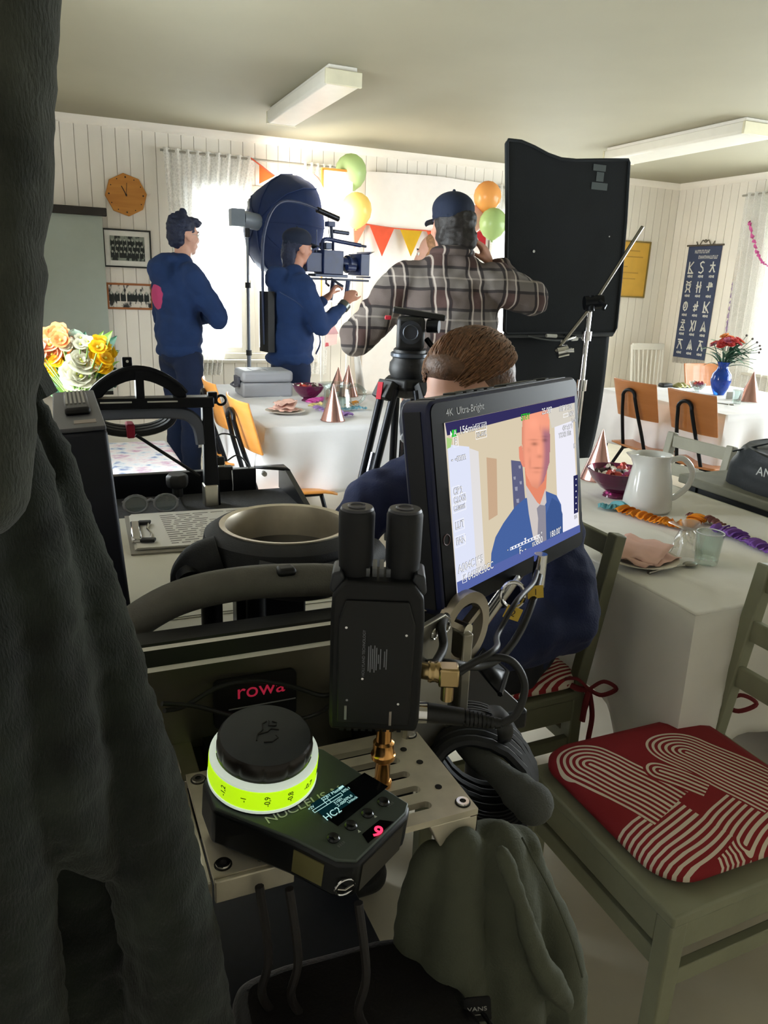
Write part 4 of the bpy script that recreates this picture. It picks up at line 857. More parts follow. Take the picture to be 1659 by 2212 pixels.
# ================================================================ people
m_skin = mat('skin', '#b98570', .55, var=.08, scale=20); m_skin2 = mat('fair skin', '#c99a86', .55, var=.08, scale=20)
m_hairk = mat('very dark hair', '#17203a', .6, var=.3, scale=90, bump=.4, bscale=200)
m_navyh = mat('navy cotton', '#16305c', .9, var=.12, scale=12, bump=.15, bscale=250); m_trou = mat('dark blue trousers', '#10203f', .9, var=.15, scale=10, bump=.1, bscale=200)
m_shoe = mat('dark shoe', '#16181d', .5)
def V3(*a): return Vector(a)
def hand(w, d, n, curl=.6, side=1, s=1):
    # w wrist, d direction of the hand, n palm normal (fingers curl towards n); side +1 puts the thumb on +s axis
    d = Vector(d).normalized(); n = Vector(n); n = (n-d*n.dot(d)).normalized(); sa = d.cross(n)*side; w = Vector(w); c = []
    k0 = w+d*.085*s
    for j in range(4):
        o = (1.5-j)*.021*s; c.append((w+sa*o*.6+d*.01*s, k0+sa*o-d*.004*abs(j-1)*s, .015*s, .0125*s))
        p = k0+sa*o-d*.004*abs(j-1)*s; L = (.072, .08, .075, .058)[j]*s; a = 0; dd = d.copy()
        for q, f in enumerate((.45, .32, .23)):
            a += curl*(.7, 1., .8)[q]; dd = d*math.cos(a)+n*math.sin(a); e = p+dd*L*f; c.append((p, e, (.0098-.0008*q)*s, (.0092-.0009*q)*s)); p = e
    t0 = w+sa*.022*s+d*.025*s; t1 = t0+(sa*.8+d*.6+n*.25).normalized()*.04*s; t2 = t1+(d*.8+sa*.25+n*.5).normalized()*.033*s; t3 = t2+(d*.7+n*.7).normalized()*.024*s
    return c+[(t0, t1, .013*s, .0115*s), (t1, t2, .0112*s, .010*s), (t2, t3, .0098*s, .008*s)]
def head_caps(c, yaw=0, pitch=0, s=1, tilt=0):
    M = Matrix.Translation(c) @ Matrix.Rotation(yaw, 4, 'Z') @ Matrix.Rotation(pitch, 4, 'X') @ Matrix.Rotation(tilt, 4, 'Y')
    R = M.to_3x3().to_4x4()
    def P(x, y, z): return M @ Vector((x*s, y*s, z*s))
    def e(x, y, z, a, b, d): return ('e', P(x, y, z), (a*s, b*s, d*s), R)
    caps = [e(0, -.012, .035, .077, .097, .085), e(0, .02, -.01, .067, .073, .085), e(0, .035, -.06, .05, .055, .05), e(0, .068, -.09, .024, .022, .02),
            (P(0, .09, .015), P(0, .107, -.022), .009*s, .0125*s), e(.012, .098, -.026, .009, .009, .008), e(-.012, .098, -.026, .009, .009, .008),
            (P(-.018, .088, -.052), P(.018, .088, -.052), .0085*s, .0085*s), (P(-.016, .086, -.064), P(.016, .086, -.064), .0085*s, .0085*s),
            (P(-.035, .078, .03), P(-.01, .09, .026), .01*s, .009*s), (P(.035, .078, .03), P(.01, .09, .026), .01*s, .009*s),
            e(.044, .06, -.015, .022, .024, .018), e(-.044, .06, -.015, .022, .024, .018)]
    for sx in (-1, 1): caps += [('e', P(sx*.077, -.008, -.005), (.008*s, .022*s, .033*s), R), (P(sx*.076, -.012, .015), P(sx*.075, .0, -.032), .008*s, .007*s)]
    return caps, M, P
def eyes(par, P, s=1, world=False):
    we = mat('eye white', '#ddd8d2', .2); ie = mat('iris', '#2d2522', .15)
    for sx in (-1, 1):
        MB().ball(P(sx*.032, .077, .008), .0125*s, 12).build('eye', we, par, world=world); MB().ball(P(sx*.032, .087, .008), .0058*s, 10).build('iris', ie, par, world=world)
        MB().tube([P(sx*.014, .093, .03), P(sx*.03, .091, .036), P(sx*.047, .08, .031)], .0035*s, 6).build('eyebrow', m_hairk, par, world=world)
# ---- person in the navy hoodie at the left, arms crossed
t = thing('person', 'standing person in navy hoodie with pink back print, arms crossed', 'person', (.765, 5.27, 0), math.radians(-68), group='film crew')
hc = V3(.0, .055, 1.675); hcaps, HM, HP = head_caps(hc, .05, -.05)
body = hcaps+[(V3(0, .03, 1.46), V3(0, .045, 1.60), .056, .052), ('e', V3(0, 0, 1.28), (.16, .10, .2)), ('e', V3(0, 0, 1.02), (.15, .1, .13)),
  (V3(-.18, 0, 1.43), V3(-.235, .02, 1.14), .045, .038), (V3(.18, 0, 1.43), V3(.225, .15, 1.17), .045, .038), (V3(-.235, .02, 1.14), V3(-.225, .14, 1.16), .036, .036), (V3(-.225, .14, 1.16), V3(.06, .19, 1.18), .036, .028), (V3(.225, .15, 1.17), V3(-.05, .235, 1.2), .036, .028),
  (V3(-.09, 0, .95), V3(-.1, .01, .52), .075, .05), (V3(.09, 0, .95), V3(.1, .01, .52), .075, .05), (V3(-.1, .01, .52), V3(-.1, -.02, .08), .05, .035), (V3(.1, .01, .52), V3(.1, -.02, .08), .05, .035)]
body += hand(V3(.06, .19, 1.18), (.9, -.2, .1), (0, -1, -.1), .5, 1)+hand(V3(-.05, .235, 1.2), (-.9, -.3, .05), (0, -1, 0), .5, -1)
blob('body', m_skin2, t, body, .0085, 4); eyes(t, HP)
blob('hoodie', m_navyh, t, [('e', V3(0, -.01, 1.30), (.205, .145, .23)), ('e', V3(0, -.01, 1.08), (.195, .145, .2)), ('e', V3(0, -.01, .95), (.185, .14, .08)), (V3(-.16, -.005, 1.44), V3(.16, -.005, 1.44), .075, .075), (V3(-.06, .01, 1.49), V3(.06, .01, 1.49), .075, .075),
  (V3(-.19, 0, 1.42), V3(-.245, .01, 1.15), .078, .066), (V3(.19, 0, 1.42), V3(.235, .15, 1.165), .08, .07), (V3(-.245, .01, 1.14), V3(-.22, .14, 1.15), .064, .06), (V3(-.22, .14, 1.15), V3(.05, .2, 1.17), .06, .055), (V3(.235, .15, 1.165), V3(-.06, .24, 1.195), .068, .055),
  ('e', V3(0, -.12, 1.45), (.12, .075, .10)), ('e', V3(0, -.075, 1.52), (.10, .06, .05))], .012, 5, .012, 9)
blob('trousers', m_trou, t, [('e', V3(0, -.01, .93), (.165, .125, .11)), (V3(-.09, 0, .9), V3(-.10, .01, .5), .1, .075), (V3(.09, 0, .9), V3(.10, .01, .5), .1, .075), (V3(-.1, .01, .5), V3(-.1, -.015, .09), .076, .062), (V3(.1, .01, .5), V3(.1, -.015, .09), .076, .062)], .013, 4, .01, 10)
for sx in (-1, 1): blob('shoe', m_shoe, t, [(V3(sx*.1, -.04, .045), V3(sx*.11, .13, .035), .045, .036), ('e', V3(sx*.1, -.03, .08), (.042, .05, .04))], .01, 3)
blob('hair', m_hairk, t, [('e', HM @ V3(0, -.022, .052), (.086, .098, .082)), ('e', HM @ V3(0, -.06, -.01), (.07, .055, .075)), ('e', HM @ V3(0, .05, .095), (.06, .05, .03)), ('e', HM @ V3(.03, .075, .085), (.03, .035, .025)), ('e', HM @ V3(0, -.005, .147), (.024, .024, .022)), ('e', HM @ V3(0, -.03, .13), (.035, .035, .02)), ('e', HM @ V3(0, -.08, .10), (.03, .03, .03))], .007, 2, .008, 30)
g = mat('clear glasses frame', '#c9c6c2', .2, .4)
for sx in (-1, 1):
    MB().tube([HP(sx*.033+.023*math.cos(a/16*2*PI), .103, .006+.021*math.sin(a/16*2*PI)) for a in range(16)], .0018, 5, closed=True).build('glasses_rim', g, t, world=False); MB().tube([HP(sx*.056, .1, .01), HP(sx*.074, .03, .012), HP(sx*.076, -.01, .005)], .0016, 5).build('glasses_temple', g, t, world=False)
mpk = mat('pink print', '#b23f6d', .9)
o = blob('back_print', mpk, t, [('e', V3(-.01, -.088, 1.30), (.11, .085, .12))], .012, 3)
# ---- camera operator
t = thing('person', 'camera operator in navy jacket and cap holding the camera', 'person', (1.52, 5.235, 0), math.radians(-75), group='film crew')
OT = t
hc = V3(-.02, .07, 1.635); hcaps, HM, HP = head_caps(hc, -.05, -.02)
lh, rh = V3(-.02, .42, 1.395), V3(.16, .37, 1.36)   # left hand is far, right hand near camera side
body = hcaps+[(V3(0, .02, 1.42), V3(-.01, .05, 1.56), .052, .05), ('e', V3(0, 0, 1.25), (.15, .1, .2)), ('e', V3(0, 0, 1.0), (.15, .1, .13)),
  (V3(-.17, 0, 1.39), V3(-.2, .13, 1.14), .042, .036), (V3(.17, 0, 1.39), V3(.21, .12, 1.13), .042, .036), (V3(-.2, .13, 1.14), V3(-.06, .36, 1.33), .034, .026), (V3(.21, .12, 1.13), V3(.16, .36, 1.29), .034, .026),
  (V3(-.09, 0, .93), V3(-.1, .01, .5), .075, .05), (V3(.09, 0, .93), V3(.1, .01, .5), .075, .05), (V3(-.1, .01, .5), V3(-.1, -.02, .08), .05, .035), (V3(.1, .01, .5), V3(.1, -.02, .08), .05, .035)]
body += hand(V3(-.06, .36, 1.33), (.1, .55, .8), (.5, .7, -.3), 1.0, 1)+hand(V3(.16, .36, 1.29), (-.1, .5, .85), (-.5, .7, -.3), 1.0, -1)
blob('body', m_skin, t, body, .0085, 4); eyes(t, HP)
blob('jacket', m_navyh, t, [('e', V3(0, -.01, 1.27), (.20, .15, .23)), ('e', V3(0, -.01, 1.03), (.2, .16, .2)), ('e', V3(0, -.01, .9), (.2, .165, .07)), (V3(-.15, -.005, 1.40), V3(.15, -.005, 1.40), .075, .075), (V3(-.05, .005, 1.46), V3(.05, .005, 1.46), .075, .075),
  (V3(-.18, 0, 1.38), V3(-.205, .12, 1.14), .075, .066), (V3(.18, 0, 1.38), V3(.215, .11, 1.13), .075, .066), (V3(-.205, .12, 1.14), V3(-.08, .31, 1.29), .062, .045), (V3(.215, .11, 1.13), V3(.17, .31, 1.25), .062, .045), ('e', V3(0, -.11, 1.43), (.11, .07, .09))], .012, 5, .012, 9, seed=3)
blob('trousers', m_trou, t, [('e', V3(0, -.01, .9), (.17, .13, .11)), (V3(-.09, 0, .88), V3(-.10, .01, .5), .1, .08), (V3(.09, 0, .88), V3(.10, .01, .5), .1, .08), (V3(-.1, .01, .5), V3(-.1, -.015, .09), .08, .07), (V3(.1, .01, .5), V3(.1, -.015, .09), .08, .07)], .013, 4, .01, 10, seed=5)
for sx in (-1, 1): blob('shoe', m_shoe, t, [(V3(sx*.1, -.04, .045), V3(sx*.11, .13, .035), .045, .036), ('e', V3(sx*.1, -.03, .08), (.042, .05, .04))], .01, 3)
blob('hair', m_hairk, t, [('e', HM @ V3(0, -.025, .035), (.083, .09, .078)), ('e', HM @ V3(0, -.075, -.04), (.07, .045, .10)), ('e', HM @ V3(0, -.07, -.12), (.06, .04, .07))], .008, 2, .006, 30)
m_cap = mat('navy cap cotton', '#0e1a30', .85, bump=.1, bscale=200)
def cap(par, HM, HP, back=False):
    blob('cap', m_cap, par, [('e', HM @ V3(0, -.012, .07), (.09, .108, .07)), ('e', HM @ V3(0, -.012, .035), (.091, .107, .02))], .008, 3)
    MB().grid(lambda u, v: HP((u-.5)*.15*(1-.35*v*v), .085+.085*v*(1-.6*abs(u-.5)**2*4*.4), .045-.014*v-.03*(u-.5)**2*4*.5), 12, 6).build('brim', m_cap, par, world=False, solid=.004)
    MB().ball(HP(0, -.012, .141), .007, 8).build('cap_button', m_cap, par, world=False)
cap(t, HM, HP)
wt = mat('watch steel', '#5d615e', .3, .8); MB().cyl(V3(.167, .322, 1.257), V3(.163, .35, 1.283), .043, n=20).build('watch', wt, t, world=False)
# supporting vest arm over the head
rig = thing('camera_support_rig', 'black support arm rising behind the operator and over the camera', 'support rig', (1.47, 5.15, .95), math.radians(-75))
RM = WM[rig.name].inverted() @ WM[OT.name]
def rg(b, n, m=m_blackm): b.v = [RM @ q for q in b.v]; b.build(n, m, rig, world=False)
rg(MB().tube(bez([(0.02, -.22, 1.0), (0.02, -.23, 1.35), (.02, -.22, 1.7), (.02, -.12, 1.9), (.0, .08, 1.93), (-.02, .38, 1.86)], 6), [.010]*16+[.008]*15, 10), 'support_arm', mat('rig blue black', '#1a2747', .4)); rg(MB().cyl((-.015, .22, 1.9), (-.02, .40, 1.855), .02, n=12), 'end_sleeve')
rg(MB().box((.02, -.2, 1.15), (.12, .05, .4)), 'back_plate', m_black)
rg(MB().tube([(-.017, .31, 1.88), (-.02, .32, 1.78), (-.02, .33, 1.70)], .0035, 6), 'suspension_line', m_black)
rg(MB().tube(bez([(.12, -.16, 1.35), (.2, -.02, 1.25), (.16, .14, 1.05), (.05, .18, .93)], 6), .008, 6, flat=.5), 'strap', mat('strap grey', '#39476d', .8))
# ---- cinema camera
ct = thing('cinema_camera', 'black cinema camera rig with matte box in operator hands', 'camera', M=WM[OT.name] @ Matrix.Translation((-.02, .3, 1.50)))
mk = mat('camera black', '#14244e', .4, var=.2); mk2 = mat('camera grey', '#3b4152', .4, .4)
def cm(n, b, m=mk, bev=.004): return b.build(n, m, ct, world=False, bev=bev)
cm('camera_body', MB().bx((-.065, -.06, -.02), (.065, .11, .14))); cm('battery', MB().bx((-.05, -.19, -.01), (.05, -.06, .12))); cm('base_plate', MB().bx((-.05, -.12, -.04), (.05, .16, -.02)), mk2)
for x in (-.03, .03): cm('rod', MB().cyl((x, -.2, -.055), (x, .36, -.055), .0075, n=10), mk2, 0)
cm('lens', MB().lathe([(0, 0), (.045, 0), (.05, .03), (.048, .06), (.056, .062), (.056, .085), (.05, .09), (.052, .15), (0, .15)], 28, Matrix.Translation((0, .11, .055)) @ Matrix.Rotation(-PI/2, 4, 'X')), mk, 0)
cm('matte_box', MB().bx((-.08, .25, -.02), (.08, .33, .13))); cm('matte_box_flag', MB().add([(-.08, .33, .13), (.08, .33, .13), (.085, .37, .15), (-.085, .37, .15)], [(0, 1, 2, 3)]), mk, 0)
for z in (-.03, .14): cm('matte_box_edge', MB().bx((-.085, .33, z-.006), (.085, .338, z+.006)), mk, 0)
cm('top_handle', MB().tube(bez([(0, -.03, .14), (0, -.03, .19), (0, .0, .215), (0, .12, .205), (0, .3, .19)], 5), .014, 10), mk, 0); cm('handle_post', MB().cyl((0, .06, .14), (0, .06, .21), .01, n=8), mk, 0); cm('handle_tip', MB().cyl((0, .28, .19), (0, .35, .185), .009, n=8), mk2, 0)
cm('onboard_mount', MB().cyl((0, .05, .215), (0, .04, .30), .012, n=8), mk2, 0); cm('onboard_block', MB().box((0, .03, .315), (.05, .06, .035))); cm('onboard_bar', MB().cyl((0, .06, .27), (0, .19, .265), .014, n=10), mk2, 0)
cm('focus_motor', MB().cyl((.075, .13, .03), (.075, .2, .03), .022, n=14), mk, 0); cm('viewfinder', MB().bx((-.03, -.22, .03), (.03, -.15, .11))); cm('eyecup', MB().cyl((0, -.22, .07), (0, -.255, .07), .03, .036, 16), mk, 0)
cm('wireless_unit', MB().bx((-.045, -.03, .145), (.045, .02, .19)), mk2); cm('antenna', MB().cyl((.03, -.1, .12), (.03, -.1, .27), .004, n=6), mk2, 0); cm('antenna', MB().cyl((-.02, -.13, .12), (-.02, -.13, .22), .004, n=6), mk2, 0); cm('follow_gear', MB().cyl((.0, .18, .055), (.0, .2, .055), .062, n=28), mk, 0)
for x, y in ((.14, .08), (-.08, .1)):
    cm('grip_arm', MB().tube([(x*.3, .02, -.05), (x*.7, .04, -.08), (x*.95, y-.02, -.1)], .009, 8), mk2, 0); cm('hand_grip', MB().cyl((x, y+.02, -.06), (x, y, -.2), .017, .015, 12), mk, 0)
# ---- person in the plaid shirt
def plaid():
    m = mat('brown plaid flannel', '#564845', .95, bump=.15, bscale=300); N = m.node_tree.nodes; L = m.node_tree.links; b = N['Principled BSDF']
    tc = next(n for n in N if n.type == 'TEX_COORD'); sp = N.new('ShaderNodeSeparateXYZ'); L.new(tc.outputs['Object'], sp.inputs[0])
    nz = N.new('ShaderNodeTexNoise'); nz.inputs['Scale'].default_value = 6; L.new(tc.outputs['Object'], nz.inputs['Vector'])
    def M_(op, a, b_=None):
        n = N.new('ShaderNodeMath'); n.operation = op
        for i, q in enumerate((a, b_)):
            if q is None: continue
            if hasattr(q, 'is_output'): L.new(q, n.inputs[i])
            else: n.inputs[i].default_value = q
        return n.outputs[0]
    def band(ax, period, c, w):
        f = M_('FRACT', M_('DIVIDE', M_('ADD', M_('ADD', ax, 10), M_('MULTIPLY', nz.outputs['Fac'], .02)), period)); return M_('LESS_THAN', M_('ABSOLUTE', M_('SUBTRACT', f, c)), w)
    def mix(f, a, bcol):
        x = N.new('ShaderNodeMix'); x.data_type = 'RGBA'; L.new(f, x.inputs[0])
        if hasattr(a, 'is_output'): L.new(a, x.inputs[6])
        else: x.inputs[6].default_value = lin(a)
        x.inputs[7].default_value = lin(bcol); return x.outputs[2]
    half = lambda f: M_('MULTIPLY', f, .55)
    xx = M_('ADD', sp.outputs[0], M_('MULTIPLY', sp.outputs[1], .45)); zz = sp.outputs[2]
    c = mix(half(band(xx, .155, .5, .25)), '#45322f', '#635d58'); c = mix(half(band(zz, .165, .5, .24)), c, '#6c6863')
    for ax, pr, cs in ((xx, .155, (.2, .78)), (zz, .165, (.22, .75))):
        for k in cs: c = mix(M_('MULTIPLY', band(ax, pr, k, .035), .85), c, '#1f1b1d')
    for ax, pr, cs, a in ((xx, .155, (.13, .86), .5), (zz, .165, (.5,), .22)):
        for k in cs: c = mix(M_('MULTIPLY', band(ax, pr, k, .022), a), c, '#c9bdb2')
    L.new(c, b.inputs['Base Color']); return m
t = thing('person', 'person in brown plaid shirt and navy cap seen from behind', 'person', (1.545, 2.93, 0), math.radians(-27), group='film crew')
hc = V3(-.01, .035, 1.66); hcaps, HM, HP = head_caps(hc, .45, -.05)
relb, lelb = V3(.345, .04, 1.385), V3(-.385, -.02, 1.20); rhd, lhd = V3(.135, .10, 1.56), V3(-.16, .24, 1.42)
body = hcaps+[(V3(0, 0, 1.46), V3(-.005, .02, 1.6), .058, .055), ('e', V3(0, 0, 1.28), (.17, .1, .2)), ('e', V3(0, 0, 1.0), (.15, .1, .14)), (V3(.19, 0, 1.45), relb, .048, .04), (relb, V3(.19, .1, 1.50), .038, .029), (V3(-.19, 0, 1.45), lelb, .048, .04), (lelb, V3(-.2, .2, 1.35), .038, .029),
  (V3(-.09, 0, .95), V3(-.1, .01, .5), .08, .05), (V3(.09, 0, .95), V3(.1, .01, .5), .08, .05), (V3(-.1, .01, .5), V3(-.1, -.02, .08), .05, .035), (V3(.1, .01, .5), V3(.1, -.02, .08), .05, .035)]
body += hand(V3(.17, .1, 1.515), (-.45, .0, .85), (-.8, .3, -.3), .45, 1)+hand(V3(-.2, .2, 1.35), (.3, .4, .8), (.6, .3, -.2), .6, -1)
blob('body', m_skin, t, body, .0085, 4); eyes(t, HP)
blob('plaid_shirt', plaid(), t, [('e', V3(0, 0, 1.28), (.215, .14, .24)), ('e', V3(0, 0, 1.05), (.2, .145, .22)), ('e', V3(0, 0, .9), (.19, .14, .1)), (V3(-.17, 0, 1.455), V3(.17, 0, 1.455), .075, .075), (V3(-.05, .0, 1.50), V3(.05, .0, 1.50), .075, .075),
  (V3(.19, 0, 1.44), relb, .085, .078), (relb, V3(.20, .1, 1.495), .07, .055), (V3(-.19, 0, 1.44), lelb, .085, .08), (lelb, V3(-.22, .18, 1.33), .072, .055)], .011, 5, .014, 11, seed=9)
blob('collar', MATS['brown plaid flannel'], t, [('t', [(.075*math.cos(a/8*2*PI), .005+.07*math.sin(a/8*2*PI), 1.555+.012*math.sin(a/8*2*PI+PI), .022) for a in range(9)])], .007, 3)
blob('trousers', mat('dark jeans', '#23262e', .9, bump=.1), t, [('e', V3(0, -.01, .92), (.175, .13, .11)), (V3(-.09, 0, .9), V3(-.10, .01, .5), .1, .08), (V3(.09, 0, .9), V3(.10, .01, .5), .1, .08), (V3(-.1, .01, .5), V3(-.1, -.015, .09), .08, .065), (V3(.1, .01, .5), V3(.1, -.015, .09), .08, .065)], .013, 4, .01, 10, seed=15)
for sx in (-1, 1): blob('shoe', m_shoe, t, [(V3(sx*.1, -.04, .045), V3(sx*.11, .13, .035), .045, .036), ('e', V3(sx*.1, -.03, .08), (.042, .05, .04))], .01, 3)
blob('hair', mat('dark brown hair', '#1a1513', .55, var=.4, scale=60, bump=.2, bscale=300), t, [('e', HM @ V3(0, -.035, .02), (.088, .085, .075)), ('e', HM @ V3(0, -.07, -.05), (.078, .045, .075)), ('e', HM @ V3(.05, -.03, -.035), (.035, .05, .06)), ('e', HM @ V3(-.05, -.03, -.03), (.033, .045, .055)), ('e', HM @ V3(0, -.075, -.10), (.06, .03, .03))], .006, 3, .005, 28)
cap(t, HM, HP)
MB().ball(HP(.079, -.01, -.04), .006, 8).build('earring', mat('brass', '#d9a060', .2, 1), t, world=False)
# ---- person half hidden beyond the plaid shirt
t = thing('person', 'person in pale grey top half hidden behind the plaid shirt', 'person', (2.11, 4.16, 0), math.radians(40), group='film crew')
hc = V3(0, .04, 1.60); hcaps, HM, HP = head_caps(hc, .2, -.05)
body = hcaps+[(V3(0, 0, 1.4), V3(0, .02, 1.54), .05, .048), ('e', V3(0, 0, 1.22), (.15, .09, .2)), ('e', V3(0, 0, .98), (.15, .1, .14)), (V3(.17, 0, 1.37), V3(.2, 0, 1.1), .042, .035), (V3(.2, 0, 1.1), V3(.2, .06, .86), .033, .026), (V3(-.17, 0, 1.37), V3(-.2, 0, 1.1), .042, .035), (V3(-.2, 0, 1.1), V3(-.2, .06, .86), .033, .026),
  (V3(-.09, 0, .92), V3(-.1, .01, .5), .075, .05), (V3(.09, 0, .92), V3(.1, .01, .5), .075, .05), (V3(-.1, .01, .5), V3(-.1, -.02, .08), .05, .035), (V3(.1, .01, .5), V3(.1, -.02, .08), .05, .035)]+hand(V3(.2, .06, .86), (0, .15, -1), (-1, 0, 0), .3, 1)+hand(V3(-.2, .06, .86), (0, .15, -1), (1, 0, 0), .3, -1)
blob('body', m_skin2, t, body, .009, 4); eyes(t, HP)
blob('grey_top', mat('pale grey knit', '#a9a59f', .95, bump=.15, bscale=150), t, [('e', V3(0, 0, 1.22), (.19, .13, .23)), ('e', V3(0, 0, .98), (.185, .135, .2)), (V3(-.15, 0, 1.38), V3(.15, 0, 1.38), .07, .07), (V3(.175, 0, 1.37), V3(.205, 0, 1.1), .07, .058), (V3(.205, 0, 1.1), V3(.2, .05, .9), .056, .046), (V3(-.175, 0, 1.37), V3(-.205, 0, 1.1), .07, .058), (V3(-.205, 0, 1.1), V3(-.2, .05, .9), .056, .046)], .013, 4, .01, 9)
blob('trousers', m_trou, t, [('e', V3(0, -.01, .88), (.17, .13, .11)), (V3(-.09, 0, .86), V3(-.10, .01, .5), .1, .08), (V3(.09, 0, .86), V3(.10, .01, .5), .1, .08), (V3(-.1, .01, .5), V3(-.1, -.015, .09), .08, .07), (V3(.1, .01, .5), V3(.1, -.015, .09), .08, .07)], .014, 4)
for sx in (-1, 1): blob('shoe', m_shoe, t, [(V3(sx*.1, -.04, .045), V3(sx*.11, .13, .035), .045, .036), ('e', V3(sx*.1, -.03, .08), (.042, .05, .04))], .011, 3)
blob('hair', mat('light brown hair', '#9a6f4c', .6, var=.3, scale=60, bump=.4, bscale=120), t, [('e', HM @ V3(0, -.03, .05), (.088, .095, .08)), ('e', HM @ V3(0, -.075, -.05), (.08, .045, .13)), ('e', HM @ V3(.065, -.01, -.05), (.03, .05, .1)), ('e', HM @ V3(-.065, -.01, -.05), (.03, .05, .1))], .008, 3, .003, 25)
# ---- seated person behind the monitor
m_swe = mat('navy knit sweater', '#131c3c', .95, var=.15, scale=15, bump=.25, bscale=220)
t = thing('person', 'seated person in navy sweater behind the monitor, brown swept hair', 'person', (.93, 1.5, 0), PI/2, group='film crew')
# local: y forward (-x world), x right (+y world)
hc = V3(-.105, .135, 1.197); hcaps, HM, HP = head_caps(hc, .30, -.35, 1.02, .06)
lelb, relb = V3(-.32, -.02, .76), V3(.10, .27, .90); 
body = hcaps+[(V3(-.02, .03, 1.02), V3(-.085, .10, 1.13), .058, .055), ('e', V3(-.01, -.03, .86), (.165, .1, .2)), ('e', V3(0, -.05, .6), (.16, .11, .14)), (V3(-.18, 0, 1.0), lelb, .05, .042), (lelb, V3(-.36, .25, .735), .04, .03), (V3(.17, .02, 1.0), relb, .05, .042), (relb, V3(.02, .42, .80), .04, .03),
  (V3(-.1, -.03, .56), V3(-.13, .4, .565), .085, .06), (V3(.1, -.03, .56), V3(.12, .4, .565), .085, .06), (V3(-.13, .4, .56), V3(-.13, .36, .09), .055, .038), (V3(.12, .4, .56), V3(.12, .36, .09), .055, .038)]
body += hand(V3(-.36, .25, .735), (.3, .9, -.1), (.4, 0, -1), .5, -1)+hand(V3(.02, .42, .80), (-.2, .9, -.1), (0, 0, -1), .5, 1)
blob('body', m_skin2, t, body, .0075, 4); eyes(t, HP)
blob('sweater', m_swe, t, [('e', V3(-.01, -.03, .88), (.205, .15, .22)), ('e', V3(0, -.05, .64), (.2, .155, .17)), (V3(-.15, -.005, 1.01), V3(.15, .01, 1.01), .08, .08), (V3(-.06, .02, 1.05), V3(.03, .02, 1.05), .078, .078), (V3(-.18, 0, .99), lelb, .088, .075), (lelb, V3(-.355, .22, .735), .072, .05), (V3(.17, .02, .99), relb, .088, .075), (relb, V3(.03, .39, .80), .07, .05)], .009, 4, .014, 12, seed=21)
blob('trousers', mat('black trousers', '#14151b', .9), t, [('e', V3(0, -.05, .56), (.18, .15, .09)), (V3(-.1, -.03, .56), V3(-.13, .4, .565), .1, .08), (V3(.1, -.03, .56), V3(.12, .4, .565), .1, .08), (V3(-.13, .4, .56), V3(-.13, .36, .09), .078, .06), (V3(.12, .4, .56), V3(.12, .36, .09), .078, .06)], .012, 4, .01, 10)
for x in (-.13, .12): blob('shoe', m_shoe, t, [(V3(x, .33, .045), V3(x, .5, .035), .045, .036), ('e', V3(x, .34, .08), (.042, .05, .04))], .01, 3)
m_hb = mat('brown hair', '#5e4230', .5, var=.45, scale=70, bump=.3, bscale=180)
blob('hair', m_hb, t, [('e', HM @ V3(0, -.024, .048), (.084, .098, .083)), ('e', HM @ V3(.0, .03, .084), (.066, .05, .036)), ('e', HM @ V3(0, -.07, -.01), (.074, .048, .07)), ('e', HM @ V3(.066, -.02, .02), (.02, .05, .055)), ('e', HM @ V3(-.066, -.02, .02), (.02, .05, .055))], .0065, 4, .0015, 20)
rnd = random.Random(2); b = MB()
for k in range(1500):   # fine swept strands over the crown, brushed back from a side parting
    ph = rnd.uniform(-1.55, 1.55); th = rnd.uniform(.42+.25*abs(ph)**2*.4, 2.2); ln = rnd.uniform(.45, .9); f = rnd.uniform(1.0, 1.05); dr = rnd.uniform(.05, .35)
    def sp(q):
        T = th+ln*q; F = ph+dr*q; lift = f*(1+.03*math.sin(PI*q))+(.05*max(0, 1-T) if abs(ph) < .9 else 0)
        return HM @ V3(.088*math.sin(T)*math.sin(F)*lift, -.022+.102*math.cos(T)*lift, .05+.088*math.sin(T)*math.cos(F)*lift)
    b.tube([sp(q/4) for q in range(5)], [.0011, .0014, .0014, .0012, .0004], 4)
o = b.build('hair_strands', mat('brown hair strands', '#75533c', .42, var=.5, scale=120), t, world=False); o['kind'] = 'stuff'
# ================================================================ film equipment in the room
# softbox on stand
sb = PD(556, 480, 5.6); AX = Vector((.90, .42, -.08)).normalized()
SM = frame(sb, AX.cross(Vector((0, 0, 1))), Vector((0, 0, 1))); SM = Matrix.Translation(sb) @ (AX.to_track_quat('Z', 'Y').to_matrix().to_4x4()) @ Matrix.Diagonal((.86, .86, .95, 1))
t = thing('softbox_light', 'dark blue dome softbox with glowing front on light stand', 'light', (sb.x, sb.y, 0))
m_sb = mat('softbox navy fabric', '#112752', .7, var=.1); prof = []
def oct_(a, z): return 1-.035*(1-abs(math.cos(a*4)))
MB().lathe([(.05, 0), (.2, .03), (.34, .10), (.43, .21), (.465, .36), (.46, .365), (.42, .215), (.33, .11), (.19, .045), (.05, .02)], 48, SM, wob=oct_).build('dome', m_sb, t)
for k in range(8): a = k/8*2*PI; MB().tube([SM @ Vector((r*math.cos(a), r*math.sin(a), z)) for r, z in ((.06, -.002), (.2, .028), (.342, .098), (.433, .208), (.468, .36))], .005, 6).build('rib', m_sb, t)
for k in (1, 2): a = .55+.06*k; MB().tube([SM @ Vector((r*math.cos(a), r*math.sin(a), z)) for r, z in ((.2, .026), (.344, .096), (.436, .206), (.471, .36))], .006, 6).build('seam_tape', mat('pale tape', '#b9bdc6', .6), t)
MB().cyl(SM @ Vector((0, 0, .33)), SM @ Vector((0, 0, .335)), .45, n=40).build('diffuser', mat('lit diffuser', '#fff6ea', .8, var=0, emit=3.5), t)
